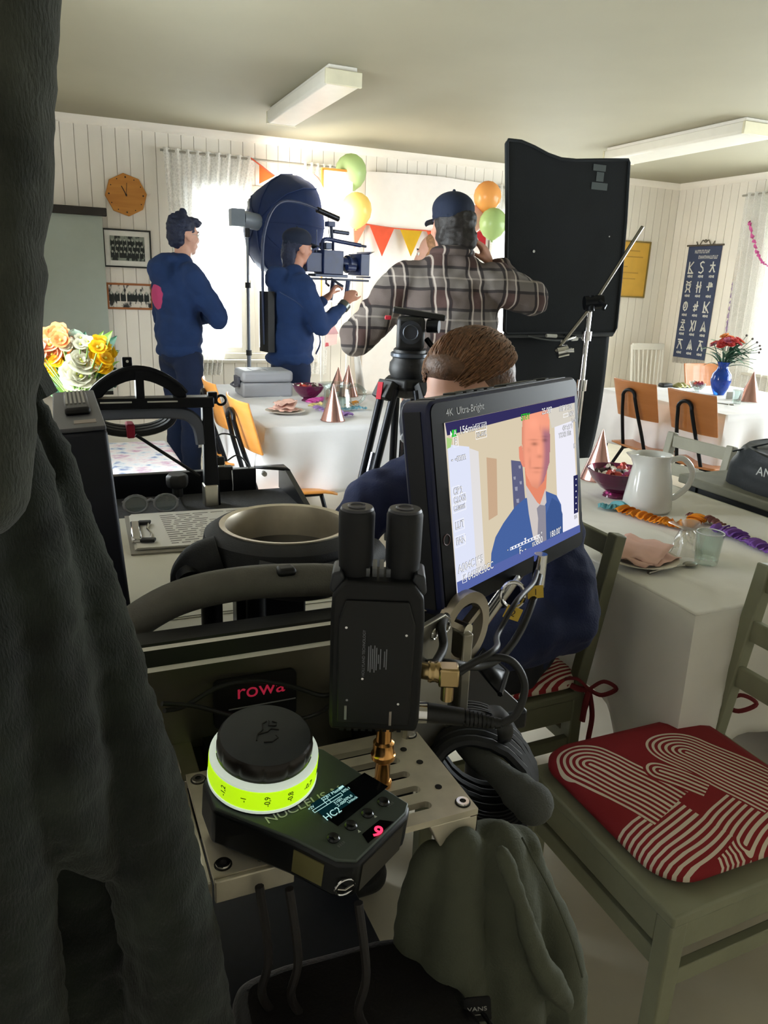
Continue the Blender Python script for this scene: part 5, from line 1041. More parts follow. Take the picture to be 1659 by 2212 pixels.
MB().cyl(SM @ Vector((0, 0, -.16)), SM @ Vector((0, 0, 0)), .06, n=16).build('lamp_body', mat('lamp grey', '#77808a', .4), t); lb = SM @ Vector((0, 0, -.1))
MB().box(SM @ Vector((0, 0, -.2)), (.1, .1, .12)).build('control_box', MATS['lamp grey'], t, bev=.005)
MB().tube([lb, Vector((lb.x, lb.y, lb.z-.12))], .018, 10).build('yoke', m_black, t)
for z0, z1, r in ((.25, .9, .016), (.85, 1.4, .013), (1.35, lb.z-.1, .010)): MB().cyl((lb.x, lb.y, z0), (lb.x, lb.y, z1), r, n=12).build('stand_tube', mat('stand grey', '#6b7078', .35, .6), t)
for z in (.88, 1.38): MB().cyl((lb.x, lb.y, z-.02), (lb.x, lb.y, z+.02), .022, n=12).build('collar', m_black, t)
for k in range(3): a = k*2*PI/3+.4; MB().tube([(lb.x, lb.y, .42), (lb.x+.42*math.cos(a), lb.y+.42*math.sin(a), .012)], .010, 8).build('leg', MATS['stand grey'], t)
al = bpy.data.lights.new('softbox_lamp', 'AREA'); al.shape = 'DISK'; al.size = .86; al.energy = 9; al.color = (1, .95, .89)
ao = bpy.data.objects.new('softbox_lamp', al); COL.objects.link(ao); ao.matrix_world = SM @ Matrix.Translation((0, 0, .37)) @ Matrix.Rotation(PI, 4, 'X')
# black flag with hanging flap
FY = 2.95
m_duv = mat('black duvetyne', '#12161a', .95, var=.25, scale=4, bump=.1, bscale=300)
t = thing('black_flag', 'large black fabric flag with grey tape mark and lower flap', 'flag', (2.1, FY, .5))
TOPP = [(1095, 303), (1122, 306), (1150, 318), (1180, 334), (1208, 344), (1240, 347), (1300, 346), (1353, 346)]
OUT = TOPP+[(1355, 352), (1348, 480), (1338, 600), (1327, 708), (1322, 718), (1240, 719), (1092, 721), (1087, 715), (1090, 620), (1093, 450), (1092, 310)]
pl = [PY(x, y, FY) for x, y in OUT]; FMx = frame((0, FY, 0), (1, 0, 0), (0, 0, 1))
MB().prism([(q.x, q.z) for q in pl], -.012, .012, FMx).build('flag_cloth', m_duv, t, bev=.006)
ed = [Vector((q.x, FY-.012, q.z)) for q in pl]; MB().tube(ed, .007, 6, closed=True).build('hem', mat('dark hem', '#1b2024', .9), t)
MB().tube([PY(1090, 724, FY), PY(1322, 721, FY)], .013, 8).build('lower_bar', mat('grey hem bar', '#3a3d3f', .8), t)
def flap(u, v):
    a = PY(1090+232*u, 724, FY); z = a.z-.62*v
    return (a.x+.03*v*(u-.5)-.08*v*v*(u > .6), FY+.02+.02*math.sin(u*9+v*3)*v+.03*math.sin(u*4)*v, z)
MB().grid(flap, 30, 14).build('flap', m_duv, t, solid=.004)
def tp(x0, y0, x1, y1): a, b = PY(x0, y0, FY-.014), PY(x1, y1, FY-.014); return ((a.x, FY-.0145, b.z), (b.x, FY-.0125, a.z))
for q in ((1283, 354, 1308, 371), (1290, 371, 1303, 393), (1279, 393, 1311, 412)): MB().bx(*tp(*q)).build('tape_mark', mat('grey cloth tape', '#4d5557', .8), t, smooth=False)
for x, y in ((1153, 543), (1316, 511)): a = PY(x, y, FY-.013); MB().cyl(a, a+Vector((0, -.002, 0)), .006 if x < 1200 else .003, n=10).build('pinhole_speck', mat('pale speck', '#c9cbc9', .8), t)
MB().tube(bez([PY(1140, 726, FY-.03), PY(1175, 733, FY-.04), PY(1215, 735, FY-.04), PY(1260, 727, FY-.03)], 6), .004, 6).build('tie_cord', mat('grey cord', '#54585a', .8), t)
for a, b in (((1180, 725), (1202, 726)), ((1235, 733), (1247, 732))): MB().tube([PY(*a, FY-.04), PY(*b, FY-.04)], .008, 8).build('white_tape', mat('white tape', '#d6d6d2', .7), t)
# lighting stand with long arm
CD = 3.28
k0 = PD(1283, 655, CD); t = thing('grip_stand', 'chrome grip stand with long slanted arm in front of black flag', 'stand', (k0.x-.03, k0.y, 0))
cx, cy = k0.x-.02, k0.y
MB().cyl((cx, cy, .1), (cx, cy, 1.02), .0175, n=16).build('column', m_chrome, t); MB().cyl((cx, cy, 1.0), (cx, cy, k0.z-.02), .0125, n=16).build('riser', m_chrome, t); MB().cyl((cx+.03, cy+.02, .95), (cx+.012, cy+.01, 1.22), .007, n=10).build('brace', m_chrome, t)
MB().cyl((cx, cy, 1.0), (cx, cy, 1.05), .026, n=16).build('collar', m_chrome, t); MB().cyl((cx, cy, 1.22), (cx, cy, 1.26), .022, n=16).build('collar', m_chrome, t)
MB().tube([PD(1200, 760, CD-.02), PD(1283, 655, CD-.02), PD(1388, 490, CD-.02)], .008, 10).build('arm', mat('satin steel arm', '#8d8a86', .25, 1), t)
kd = CD-.02
MB().cyl(PD(1262, 655, kd), PD(1302, 652, kd), .03, n=18).build('grip_head', m_blackm, t); MB().tube([PD(1295, 650, kd-.03), PD(1308, 660, kd-.04), PD(1303, 668, kd-.05)], .008, 8).build('grip_handle', m_blackm, t); MB().cyl(PD(1278, 640, kd-.01), PD(1276, 672, kd-.01), .016, n=12).build('grip_bolt', m_blackm, t)
MB().cyl(PD(1203, 762, kd), PD(1226, 757, kd), .026, n=16).build('lower_head', m_chrome, t); MB().cyl(PD(1213, 735, kd), PD(1214, 757, kd), .006, n=8).build('lower_pin', m_chrome, t); MB().tube([PD(1220, 758, kd-.02), PD(1240, 756, kd-.03)], [.006, .012], 10).build('lower_knob', m_chrome, t)
fp = PD(1214, 740, kd); fb = PY(1216, 724, FY-.005); MB().tube([PD(1214, 757, kd), fp, Vector((fb.x, (fp.y+fb.y)/2, fb.z)), fb], .006, 8).build('flag_pin', m_chrome, t)
for k in range(3): a = k*2*PI/3+1.1; MB().tube([(cx, cy, .22-.03*k), (cx+.1*math.cos(a), cy+.1*math.sin(a), .2-.03*k), (cx+.33*math.cos(a), cy+.33*math.sin(a), .012)], .0125, 8).build('leg', m_chrome, t)
# video tripod
TP = PD(882, 815, 2.35); t = thing('video_tripod', 'black camera tripod with fluid head behind the seated person', 'tripod', (TP.x, TP.y, 0))
x, y, zc = TP.x, TP.y, TP.z
def tr(n, b, m=m_blackm, bev=0): b.v = [q+Vector((x, y, zc)) for q in b.v]; return b.build(n, m, t, bev=bev)
tr('bowl', MB().lathe([(.0, .0), (.055, .0), (.062, .02), (.06, .045), (.052, .055), (.05, .085), (.045, .09), (0, .09)], 28), m_black)
for z in (.03, .062): tr('drag_ring', MB().lathe([(.055, z), (.0585, z+.003), (.0585, z+.012), (.055, z+.015)], 28, cap=False), mat('grey ring', '#454a52', .3, .5))
hm = Matrix.Rotation(-.42, 4, 'Z')
tr('head_block', MB().box((0, 0, .135), (.085, .12, .10), hm), m_black, .012); tr('tilt_disc', MB().cyl((-.0, -.066, .14), (.0, -.05, .14), .034, n=24, M=hm), mat('tilt grey', '#2a2e36', .4)); tr('tilt_ring', MB().tube([(.022*math.cos(a/20*2*PI), -.067, .14+.022*math.sin(a/20*2*PI)) for a in range(20)], .002, 5, closed=True, M=hm), mat('grey ring', '#454a52', .3))
tr('top_plate', MB().box((0, .0, .195), (.16, .08, .018), hm @ Matrix.Rotation(.12, 4, 'Y')), m_black, .004); tr('side_knob', MB().cyl((.05, -.03, .16), (.085, -.04, .16), .02, n=16, M=hm)); tr('pan_bar', MB().cyl((.05, -.02, .12), (.17, -.12, -.02), .009, n=10, M=hm)); tr('red_lever', MB().box((-.07, -.03, .18), (.02, .03, .012), hm), mat('red plastic', '#c02a3c', .4), .003)
tr('crown', MB().lathe([(0, -.06), (.06, -.06), (.085, -.03), (.08, .0), (0, .0)], 6), m_black, .006)
FT = [Vector((-.95, -.25, 0)), Vector((.35, .95, 0)), Vector((.3, -1, 0))]
for k, e in enumerate(FT):
    d = Vector((e.x, e.y, 0)).normalized(); s = Vector((-d.y, d.x, 0)); top = d*.075+Vector((0, 0, -.03)); R = .36; bot = d*R+Vector((0, 0, -zc+.02)); mid = top.lerp(bot, .5)
    for sg in (-1, 1): tr('leg_tube', MB().tube([top+s*.03*sg, mid+s*.026*sg], .0125, 10)); 
    tr('inner_tube', MB().tube([top.lerp(bot, .18), mid], .009, 8), mat('tube silver', '#7d8087', .25, .9)); tr('leg_clamp', MB().beam(mid-(bot-top).normalized()*.03, mid+(bot-top).normalized()*.035, .085, .035, up=d), m_black, .005)
    tr('lower_leg', MB().tube([mid, bot], .0135, 10)); tr('rubber_foot', MB().ball(bot+Vector((0, 0, .005)), (.03, .03, .022), 12), m_black)
    tr('leg_lock', MB().beam(top+Vector((0, 0, .02)), top+d*.03+Vector((0, 0, -.03)), .07, .03, up=d), m_black, .004)
    tr('spreader_arm', MB().tube([Vector((0, 0, -.42)), mid+Vector((0, 0, .02))], .008, 6))
tr('spreader_hub', MB().cyl((0, 0, -.44), (0, 0, -.39), .03, n=14)); tr('orange_strap', MB().beam((.05, -.05, -.2), (.06, -.05, -.3), .03, .006), mat('yellow strap', '#e0a02c', .7)); tr('red_strap', MB().beam((-.105, -.03, -.01), (-.115, -.04, -.06), .016, .008), MATS['red plastic'])
tr('lock_emblem', MB().tube([(-.045+.016*math.cos(a/16*2*PI), -.10, -.17+.016*math.sin(a/16*2*PI)) for a in range(16)], .0025, 5, closed=True), mat('emblem grey', '#a5a8ad', .4))
# ================================================================ monitor cart in the foreground
def emat(name, col, s=1.0):
    if name in MATS: return MATS[name]
    m = bpy.data.materials.new(name); m.use_nodes = True; N = m.node_tree.nodes; L = m.node_tree.links; MATS[name] = m
    N.remove(N['Principled BSDF']); e = N.new('ShaderNodeEmission'); e.inputs[0].default_value = lin(col); e.inputs[1].default_value = s*.56   # offsets the exposure
    L.new(e.outputs[0], N['Material Output'].inputs[0]); return m
m_gun = mat('grey bronze plate', '#625f57', .35, .8, var=.1, scale=20); m_felt = mat('grey felt', '#3a3b3e', .95, var=.2, scale=200, bump=.2, bscale=600)
m_rub = mat('dark rubber', '#26272a', .7, var=.15, scale=60, bump=.15, bscale=500); m_pale = mat('pale laminate', '#cbc8ba', .4, var=.03)
m_blk2 = mat('black anodised metal', '#0e1016', .35, .5, var=.2, scale=60); m_brass = mat('brass', '#b07f3a', .25, 1, var=.08, scale=60); m_al = mat('satin aluminium plate', '#d2cab6', .38, .55, var=.08, scale=50)
DZ = .94
t = thing('equipment_cart', 'black camera cart with pale board, felt tray and nameplate', 'cart', (.22, 1.17, 0))
CART = t
MB().bx((-.06, .66, DZ-.03), (.49, 1.72, DZ-.004)).build('deck', m_blk2, t, bev=.004); MB().bx((.02, .90, DZ-.004), (.47, 1.55, DZ+.004)).build('pale_board', m_pale, t, bev=.002); MB().bx((-.05, 1.55, DZ-.004), (.47, 1.70, DZ+.003)).build('felt_pad', m_felt, t)
MB().bx((-.06, 1.70, DZ-.004), (.41, 1.72, DZ+.055)).build('back_rim', m_blk2, t, bev=.002)
MB().prism([(1.48, DZ-.004), (1.72, DZ-.004), (1.72, DZ+.055), (1.62, DZ+.055)], -.482, -.47, frame((0, 0, 0), (0, 1, 0), (0, 0, 1)) @ Matrix.Identity(4)).build('side_rim', m_blk2, t) if False else MB().add([(.47, 1.45, DZ), (.47, 1.72, DZ), (.47, 1.72, DZ+.055), (.47, 1.66, DZ+.055), (.482, 1.45, DZ), (.482, 1.72, DZ), (.482, 1.72, DZ+.055), (.482, 1.66, DZ+.055)], [(0, 1, 2, 3), (7, 6, 5, 4), (0, 4, 5, 1), (1, 5, 6, 2), (2, 6, 7, 3), (3, 7, 4, 0)]).build('side_rim', m_blk2, t)
MB().add([(.41, 1.70, DZ+.055), (.41, 1.72, DZ+.055), (.482, 1.72, DZ+.055), (.482, 1.66, DZ+.055)], [(0, 1, 2, 3)]).build('rim_gusset', m_blk2, t, solid=.003)
MB().cyl((.43, 1.697, DZ+.04), (.43, 1.71, DZ+.04), .006, n=12).build('rim_hole', mat('pale hole', '#d9d8d2', .6), t)
for x in (-.03, .45):
    for y in (.70, 1.68):
        MB().cyl((x, y, .1), (x, y, DZ-.03), .016, n=14).build('post', m_blk2, t); w = MB().cyl((x-.02, y, .05), (x+.02, y, .05), .05, n=24); w.build('wheel', m_rub, t); MB().box((x, y, .09), (.03, .05, .04)).build('caster', m_steel, t, bev=.003)
MB().bx((-.05, .68, .22), (.47, 1.70, .245)).build('lower_shelf', m_blk2, t, bev=.003)
# front panel with two rails, reflected light painted in as white, and the nameplate
MB().bx((.03, .645, DZ-.03), (.37, .662, 1.078)).build('front_panel', m_gun, t, bev=.002); MB().bx((.03, .640, 1.080), (.37, .665, 1.1035)).build('panel_groove', mat('groove black', '#07080b', .5), t)
for z in (1.099, 1.077): MB().add([(.03, .6365, z-.0005), (.37, .6365, z-.0005), (.37, .641, z+.0022), (.03, .641, z+.0022), (.03, .641, z-.0005), (.37, .641, z-.0005)], [(0, 1, 2, 3), (3, 2, 5, 4), (0, 4, 5, 1), (0, 3, 4), (1, 5, 2)]).build('bright_rail', mat('rail reflection white', '#f6f3ea', .3, 0, var=.02), t, smooth=False)
MB().prism(rrect(.082, .052, .006, 4), 0, .004, frame((.152, .645, 1.028), (1, 0, 0), (0, 0, 1))).build('nameplate', mat('nameplate black', '#0b0a10', .35), t)
text('nameplate_lettering', 'rowa', mat('nameplate red', '#b3223f', .5, emit=.25), t, frame((.157, .6405, 1.0385), (1, 0, .0), (0, 0, 1)), .0222, 'CENTER', .0002, 0, 1.05)
MB().bx((.125, .6404, 1.021), (.192, .6408, 1.0222)).build('nameplate_line', mat('nameplate fine line', '#8a8890', .5), t)
# deck handle: thick padded arch behind the panel
MB().tube(bez([(.010, .70, 1.03), (.024, .70, 1.075), (.05, .70, 1.10), (.09, .70, 1.119), (.14, .70, 1.126), (.20, .70, 1.124), (.27, .70, 1.112), (.33, .70, 1.07), (.345, .70, 1.0), (.345, .70, DZ)], 5), .0175, 14).build('padded_handle', mat('grey leather grip', '#5a5852', .6, var=.1, scale=60, bump=.15, bscale=500), t)
MB().tube([(.010, .70, 1.03), (-.0, .70, DZ)], .0165, 14).build('padded_handle_end', m_rub, t); MB().bx((.186, .683, 1.134), (.206, .70, 1.143)).build('handle_notch', mat('groove black', '#07080b'), t, bev=.004)
MB().bx((.03, .72, .99), (.30, .76, 1.06)).build('brown_block', mat('brown leatherette', '#4c4038', .6, bump=.2, bscale=300), t, bev=.02, seg=4)
# ring-shaped head on two columns
t = thing('bowl_ring_mount', 'black bowl mount with wide metal ring on two columns', 'bowl mount', (.26, .94, DZ+.004))
RC = (.266, .937, 1.092); RK = .94
MB().lathe([(.088, -.03), (.108, -.028), (.111, -.01), (.108, .006), (.096, .014), (.088, .015)], 56, c=RC, cap=False).build('ring_body', m_rub, t); MB().lathe([(.079, -.045), (.079, .008), (.081, .016), (.0885, .017), (.088, .012), (.087, -.045)], 56, c=RC, cap=False).build('metal_rim', mat('brushed rim metal', '#cfc6b4', .4, .7, var=.1, scale=30), t)
MB().cyl((RC[0], RC[1], RC[2]-.04), (RC[0], RC[1], RC[2]-.028), .0795, n=48).build('inner_disc', mat('inner dark disc', '#14161d', .15), t)
MB().bx((.255, .898, 1.065), (.288, .903, 1.078)).build('inner_reflection', mat('pale reflection', '#cfc9bb', .5), t, smooth=False)  # pale piece put in for a reflection on the dark disc
MB().tube(bez([(.17, .90, 1.085), (.145, .905, 1.075), (.135, .92, 1.05), (.14, .93, 1.02)], 6), .026, 14).build('clamp_arm', m_rub, t); MB().cyl((.130, .895, 1.065), (.130, .882, 1.06), .017, n=20).build('clamp_knob', m_black, t)
MB().tube(bez([(.20, .835, 1.075), (.25, .823, 1.066), (.31, .83, 1.068), (.37, .88, 1.075)], 6), .022, 12).build('front_lip', m_rub, t)
for x in (.165, .225):
    MB().cyl((x, .945, DZ+.002), (x, .945, 1.065), .0145, n=20).build('column', m_blk2, t); MB().cyl((x, .945, DZ+.002), (x, .945, DZ+.022), .021, n=20).build('column_collar', m_blk2, t)
MB().box((.205, .86, .975), (.03, .02, .05)).build('lock_block', mat('steel block', '#8e8c88', .3, .8), t, bev=.004); MB().bx((.20, .95, .95), (.30, .98, 1.06)).build('rear_web', m_blk2, t, bev=.004)
MB().ball((.205, .818, 1.07), (.018, .012, .014), 14).build('release_tab', mat('tab grey', '#55565a', .4), t)
# clipboard, spectacles, phone
t = thing('clipboard', 'clipboard with printed white sheets on the cart', 'clipboard', (.24, 1.43, DZ+.004)); z = DZ+.0045
cb = [(.100, 1.335), (.41, 1.305), (.41, 1.53), (.108, 1.545)]
MB().prism([(.092, 1.318), (.42, 1.29), (.42, 1.535), (.100, 1.552)], z, z+.003).build('board', mat('clipboard grey', '#8e8a80', .5), t)
for k in range(3): MB().prism([(x+.002*k, y-.002*k) for x, y in cb], z+.0032+.002*k, z+.0048+.002*k).build('sheet', mat('printer paper', '#d9d6ce', .8, var=.01), t, smooth=False)
rnd = random.Random(5)
for k in range(15):
    y = 1.515-.0125*k; x = .165
    for q in range(rnd.randint(3, 6)):
        w = rnd.uniform(.01, .032); MB().box((x+w/2, y-.02*(x-.16), z+.0091), (w, .0028, .0002)).build('printed_words', mat('grey ink', '#77746f', .8), t, smooth=False); x += w+.006
        if x > .36: break
MB().beam((.106, 1.36, z+.012), (.113, 1.47, z+.012), .018, .010).build('clip_bar', m_chrome, t, bev=.003)
for a, b in (((.113, 1.362, z+.013), (.138, 1.352, z+.014)), ((.119, 1.468, z+.013), (.142, 1.462, z+.014))): MB().beam(a, b, .014, .006).build('clip_end', m_black, t, bev=.002)
MB().tube([(.138, 1.355, z+.014), (.132, 1.37, z+.012), (.136, 1.40, z+.012), (.132, 1.43, z+.012), (.138, 1.46, z+.014)], .002, 6).build('clip_wire', m_chrome, t)
t = thing('loose_papers', 'flat white sheets under the clipboard on the cart', 'papers', (.2, 1.2, DZ+.004))
for k, r in enumerate((0, .03)): MB().prism([(q.x, q.y) for q in [Matrix.Rotation(r, 3, 'Z') @ Vector(p) for p in ((.07, 1.03, 0), (.40, 1.02, 0), (.40, 1.28, 0), (.08, 1.30, 0))]], DZ+.0044+.0012*k, DZ+.0052+.0012*k).build('sheet', mat('cream sheet', '#d3d0c2', .8, var=.02), t, smooth=False)
t = thing('spectacles', 'clear-rimmed spectacles lying on the grey felt', 'glasses', (.16, 1.59, DZ+.003)); mg = mat('smoky acetate', '#8a8d93', .15, trans=.3)
for cx in (.125, .185): MB().tube([(cx+.024*math.cos(a/18*2*PI), 1.575-.1*(cx-.125)+.004*math.sin(a/18*2*PI), DZ+.024+.018*math.sin(a/18*2*PI)) for a in range(18)], .003, 6, closed=True).build('rim', mg, t)
MB().tube([(.147, 1.573, DZ+.03), (.155, 1.572, DZ+.034), (.163, 1.571, DZ+.03)], .003, 6).build('bridge', mg, t)
for x, y in ((.10, 1.577), (.21, 1.567)): MB().tube([(x, y, DZ+.03), (x+.01, y+.06, DZ+.014), (x+.02, y+.10, DZ+.006)], .0025, 6).build('temple', mg, t)
for cx in (.125, .185): MB().cyl((cx, 1.575-.1*(cx-.125), DZ+.024), (cx, 1.5765-.1*(cx-.125), DZ+.024), .021, n=18).build('lens', m_tg, t)
t = thing('phone', 'black phone with rounded corners beside the clipboard', 'phone', (.30, 1.30, DZ+.01)); MB().prism(rrect(.15, .072, .01), DZ+.0135, DZ+.022, Matrix.Translation((.30, 1.30, 0)) @ Matrix.Rotation(.15, 4, 'Z')).build('phone_body', m_black, t, bev=.001); MB().prism(rrect(.145, .067, .009), DZ+.022, DZ+.0224, Matrix.Translation((.30, 1.30, 0)) @ Matrix.Rotation(.15, 4, 'Z')).build('phone_screen', mat('dark screen glass', '#16181c', .08), t)
# binder clip on back rim with thin wire
t = thing('binder_clip', 'black binder clip with wire handles on the tray rim', 'clip', (.335, 1.71, DZ+.03))
MB().prism([(-.022, 0), (.022, 0), (.02, .032), (-.02, .032)], -.012, .012, frame((.335, 1.71, DZ+.03), (1, 0, 0), (0, 0, 1))).build('clip_body', m_black, t, bev=.002)
for x in (.318, .352): MB().tube([(x, 1.695, DZ+.055), (x+.001, 1.69, DZ+.02), (x, 1.688, DZ+.008)], .0018, 6).build('wire_handle', m_chrome, t)
MB().box((.325, 1.71, DZ+.075), (.026, .012, .02)).build('plug', m_black, t, bev=.003); MB().box((.33, 1.71, DZ+.066), (.012, .01, .012)).build('plug_collar', m_white, t)
MB().tube(bez([(.325, 1.71, DZ+.085), (.31, 1.71, DZ+.10), (.33, 1.72, DZ+.135), (.37, 1.73, DZ+.125), (.385, 1.73, DZ+.09)], 6), .0018, 6).build('thin_cable', m_black, t); MB().tube(bez([(.345, 1.71, DZ+.075), (.37, 1.715, DZ+.085), (.395, 1.72, DZ+.06), (.405, 1.715, DZ+.03)], 6), .0018, 6).build('thin_cable', m_black, t)
# arched frame at the back of the tray, cable coil and brace
t = thing('arched_bracket_frame', 'black arched metal bracket frame standing on the tray', 'bracket', (.16, 1.62, DZ))
AM = frame((0, 1.61, 0), (1, 0, 0), (0, 0, 1))
arch = [(.05+.19*k/16, 1.192+.052*math.sin(PI*k/16)**.8) for k in range(17)]; inn = [(.075+.14*k/12, 1.19+.028*math.sin(PI*k/12)) for k in range(12, -1, -1)]
MB().prism(arch+[(.24, 1.178)]+[(.215, 1.184)]+inn[1:-1]+[(.075, 1.184), (.05, 1.178)], -.02, .015, AM).build('arch_plate', m_blk2, t, bev=.002)
MB().tube([(x, 1.59, y) for x, y in arch], .004, 6).build('arch_edge', m_blk2, t); MB().bx((.140, 1.59, 1.18), (.156, 1.625, 1.235)).build('arch_web', m_blk2, t); MB().prism([(.118, 1.242), (.137, 1.242), (.137, 1.262), (.118, 1.262)], -.004, .004, AM).build('arch_tab', m_blk2, t, bev=.002); MB().cyl((.1275, 1.604, 1.254), (.1275, 1.605, 1.254), .0028, n=8).build('tab_hole', mat('pale hole', '#d9d8d2'), t)
MB().bx((-.01, 1.585, 1.160), (.295, 1.625, 1.182)).build('top_bar', m_blk2, t, bev=.003)
for x in (.07, .16): MB().bx((x, 1.5835, 1.1735), (x+.06, 1.5848, 1.1765)).build('bar_slot', mat('slot pale', '#b9b9b4', .4), t)
for x in (-.01, .272): MB().add([(x, 1.595, DZ), (x+.034, 1.595, DZ), (x+.022, 1.595, 1.165), (x, 1.595, 1.165), (x, 1.62, DZ), (x+.034, 1.62, DZ), (x+.022, 1.62, 1.165), (x, 1.62, 1.165)], [(0, 1, 2, 3), (7, 6, 5, 4), (0, 4, 5, 1), (1, 5, 6, 2), (2, 6, 7, 3), (3, 7, 4, 0)]).build('upright', m_blk2, t, bev=.003)
MB().bx((.27, 1.59, DZ), (.30, 1.625, DZ+.05)).build('upright_foot', m_steel, t, bev=.003); MB().bx((.285, 1.60, 1.165), (.305, 1.615, 1.19)).build('eye_block', m_blk2, t, bev=.002); MB().tube([(.313+.010*math.cos(a/16*2*PI), 1.607, 1.172+.010*math.sin(a/16*2*PI)) for a in range(16)], .003, 6, closed=True).build('eye_ring', m_blk2, t)
MB().tube(bez([(.02, 1.605, 1.148), (.16, 1.605, 1.150), (.235, 1.605, 1.145), (.262, 1.605, 1.12), (.27, 1.605, 1.08)], 6), .011, 8, flat=1.2).build('grey_liner', mat('grey liner', '#565a66', .8), t)
MB().lathe([(0, 0), (.012, 0), (.012, .02), (.021, .022), (.024, .03), (.024, .045), (.02, .05), (0, .05)], 8, c=(.217, 1.62, .962)).build('knob', m_black, t, bev=.002); MB().tube([(.135, 1.60, 1.105), (.262, 1.60, 1.01)], .0035, 8).build('brace_rod', m_blk2, t)
t = thing('hanging_cable_loop', 'thick black cable loop tied with red strap under the arch', 'cable', (.13, 1.65, 1.1))
for k in range(3): MB().tube([(.135+(.083-.005*k)*math.cos(a/36*2*PI), 1.640+.009*k, 1.136+(.036-.004*k)*math.sin(a/36*2*PI)) for a in range(36)], .008, 8, closed=True).build('cable_turn', m_black, t)
MB().bx((.120, 1.628, 1.092), (.137, 1.672, 1.122)).build('red_strap', mat('crimson strap', '#8f1830', .85), t, bev=.004)
# slim black unit with slotted grip
t = thing('slim_black_unit', 'slim upright black unit with slotted grip on its sloping top', 'equipment box', (.02, 1.0, DZ))
Ty = Matrix.Translation((.035, .99, DZ)) @ Matrix.Rotation(-.06, 4, 'Y')
MB().bx((-.027, -.14, .0), (.027, .14, .318), Ty).build('casing', mat('blue black casing', '#0c0f1c', .45, .2, var=.2), t, bev=.004); MB().bx((-.0265, -.139, .318), (.0265, .139, .323), Ty).build('top_plate', mat('charcoal plate', '#4d4d52', .5, .3, bump=.1, bscale=600), t, bev=.0015)
MB().bx((-.013, -.06, .323), (.015, .075, .332), Ty).build('grip_block', m_black, t, bev=.003)
for k in range(5): MB().bx((-.011+.0048*k, -.035, .3315), (-.0085+.0048*k, .07, .3335), Ty).build('grip_slot', mat('slot silver', '#9b9a96', .3, .7), t)
MB().bx((-.005, -.115, .323), (.018, -.095, .3236), Ty).build('label_sticker', mat('faded label', '#8c7f76', .6), t); MB().tube([Ty @ Vector((.004+.014*math.cos(a/20*2*PI), -.1405, .10+.02*math.sin(a/20*2*PI))) for a in range(20)], .0006, 5, closed=True).build('round_mark', mat('dim ring', '#23283c', .3), t)
for k in range(4): MB().bx((-.0275, -.12, .26-.035*k), (-.0270, -.09, .275-.035*k), Ty).build('side_marking', mat('dim lettering', '#4b4f5c', .6), t)
# ---------------------------------------------------------------- slotted plate
t = thing('slotted_plate', 'slotted aluminium plate with corner bolts at the front of cart', 'mounting plate', (.19, .52, .9))
PX0, PX1, PY0, PY1, PZT = .075, .297, .455, .584, 1.0
bmn = bpy.data.meshes.new('plate_top')
slots = [(.205+.0, .277, y) for y in (.478, .498, .518, .538, .558)]
# plate built from strips so that the slots are real openings
b = MB(); th = .006
ys = [PY0]
def strip(x0, x1, y0, y1): b.bx((x0, y0, PZT-th), (x1, y1, PZT))
strip(PX0, .198, PY0, PY1); strip(.262, PX1, PY0, PY1)
sl = [.474, .496, .518, .540, .562]; hw = .0048; last = PY0
for y in sl: strip(.198, .262, last, y-hw); last = y+hw
strip(.198, .262, last, PY1); b.build('plate_top', m_al, t, smooth=False)
for y in sl:
    for x, sgn in ((.262, -1), (.198, 1)):
        pts = [(x, y-hw), (x, y+hw)]+[(x+sgn*hw*(1-math.sin(k/8*PI)), y+hw*math.cos(k/8*PI)) for k in range(1, 8)]
        # rounded slot ends: corner fillers
        for s2 in (-1, 1): MB().prism([(x, y+s2*hw), (x+sgn*hw, y+s2*hw)]+[(x+sgn*(hw-hw*math.sin(k/5*PI/2)), y+s2*hw*math.cos(k/5*PI/2)) for k in range(0, 6)], PZT-th, PZT).build('slot_end', m_al, t, smooth=False)
for x, y in ((.084, .573), (.084, .466), (.288, .573), (.288, .466)):
    MB().cyl((x, y, PZT-.001), (x, y, PZT+.0006), .0068, n=20).build('bolt_recess', mat('dark recess', '#2c2a26', .4, .6), t); MB().lathe([(.0028, .0002), (.0028, .0022), (.0055, .0022), (.0058, .0008)], 20, c=(x, y, PZT), cap=False).build('corner_bolt', m_chrome, t); MB().cyl((x, y, PZT+.0006), (x, y, PZT+.0008), .003, n=6).build('hex_socket', mat('socket black', '#0a0a0a', .5), t)
for x, y in ((.278, .492), (.278, .530), (.112, .462), (.125, .462), (.272, .553)): MB().cyl((x, y, PZT-.0002), (x, y, PZT+.0004), .0032, n=14).build('threaded_hole', MATS['dark recess'], t); 
MB().bx((PX0, PY0-.004, PZT-.02), (.135, PY0, PZT-.001)).build('front_lip', m_al, t, bev=.001)
MB().add([(.252, .455, .994), (.297, .455, .994), (.293, .452, .936), (.279, .452, .936), (.252, .47, .994), (.297, .47, .994), (.293, .466, .936), (.279, .466, .936)], [(0, 1, 2, 3), (7, 6, 5, 4), (0, 4, 5, 1), (1, 5, 6, 2), (2, 6, 7, 3), (3, 7, 4, 0)]).build('support_tab', m_al, t, bev=.001)
MB().bx((.290, .455, .95), (.297, .58, .994)).build('side_flange', mat('dark bronze flange', '#3b3228', .4, .7), t); MB().bx((.235, .56, .93), (.29, .65, .96)).build('rear_bracket', m_blk2, t, bev=.003)
MB().bx((.072, .585, .984), (.089, .69, .992)).build('side_rail', m_steel, t, bev=.001); MB().cyl((.081, .66, .992), (.081, .66, .9925), .0035, n=14).build('rail_hole', MATS['dark recess'], t)
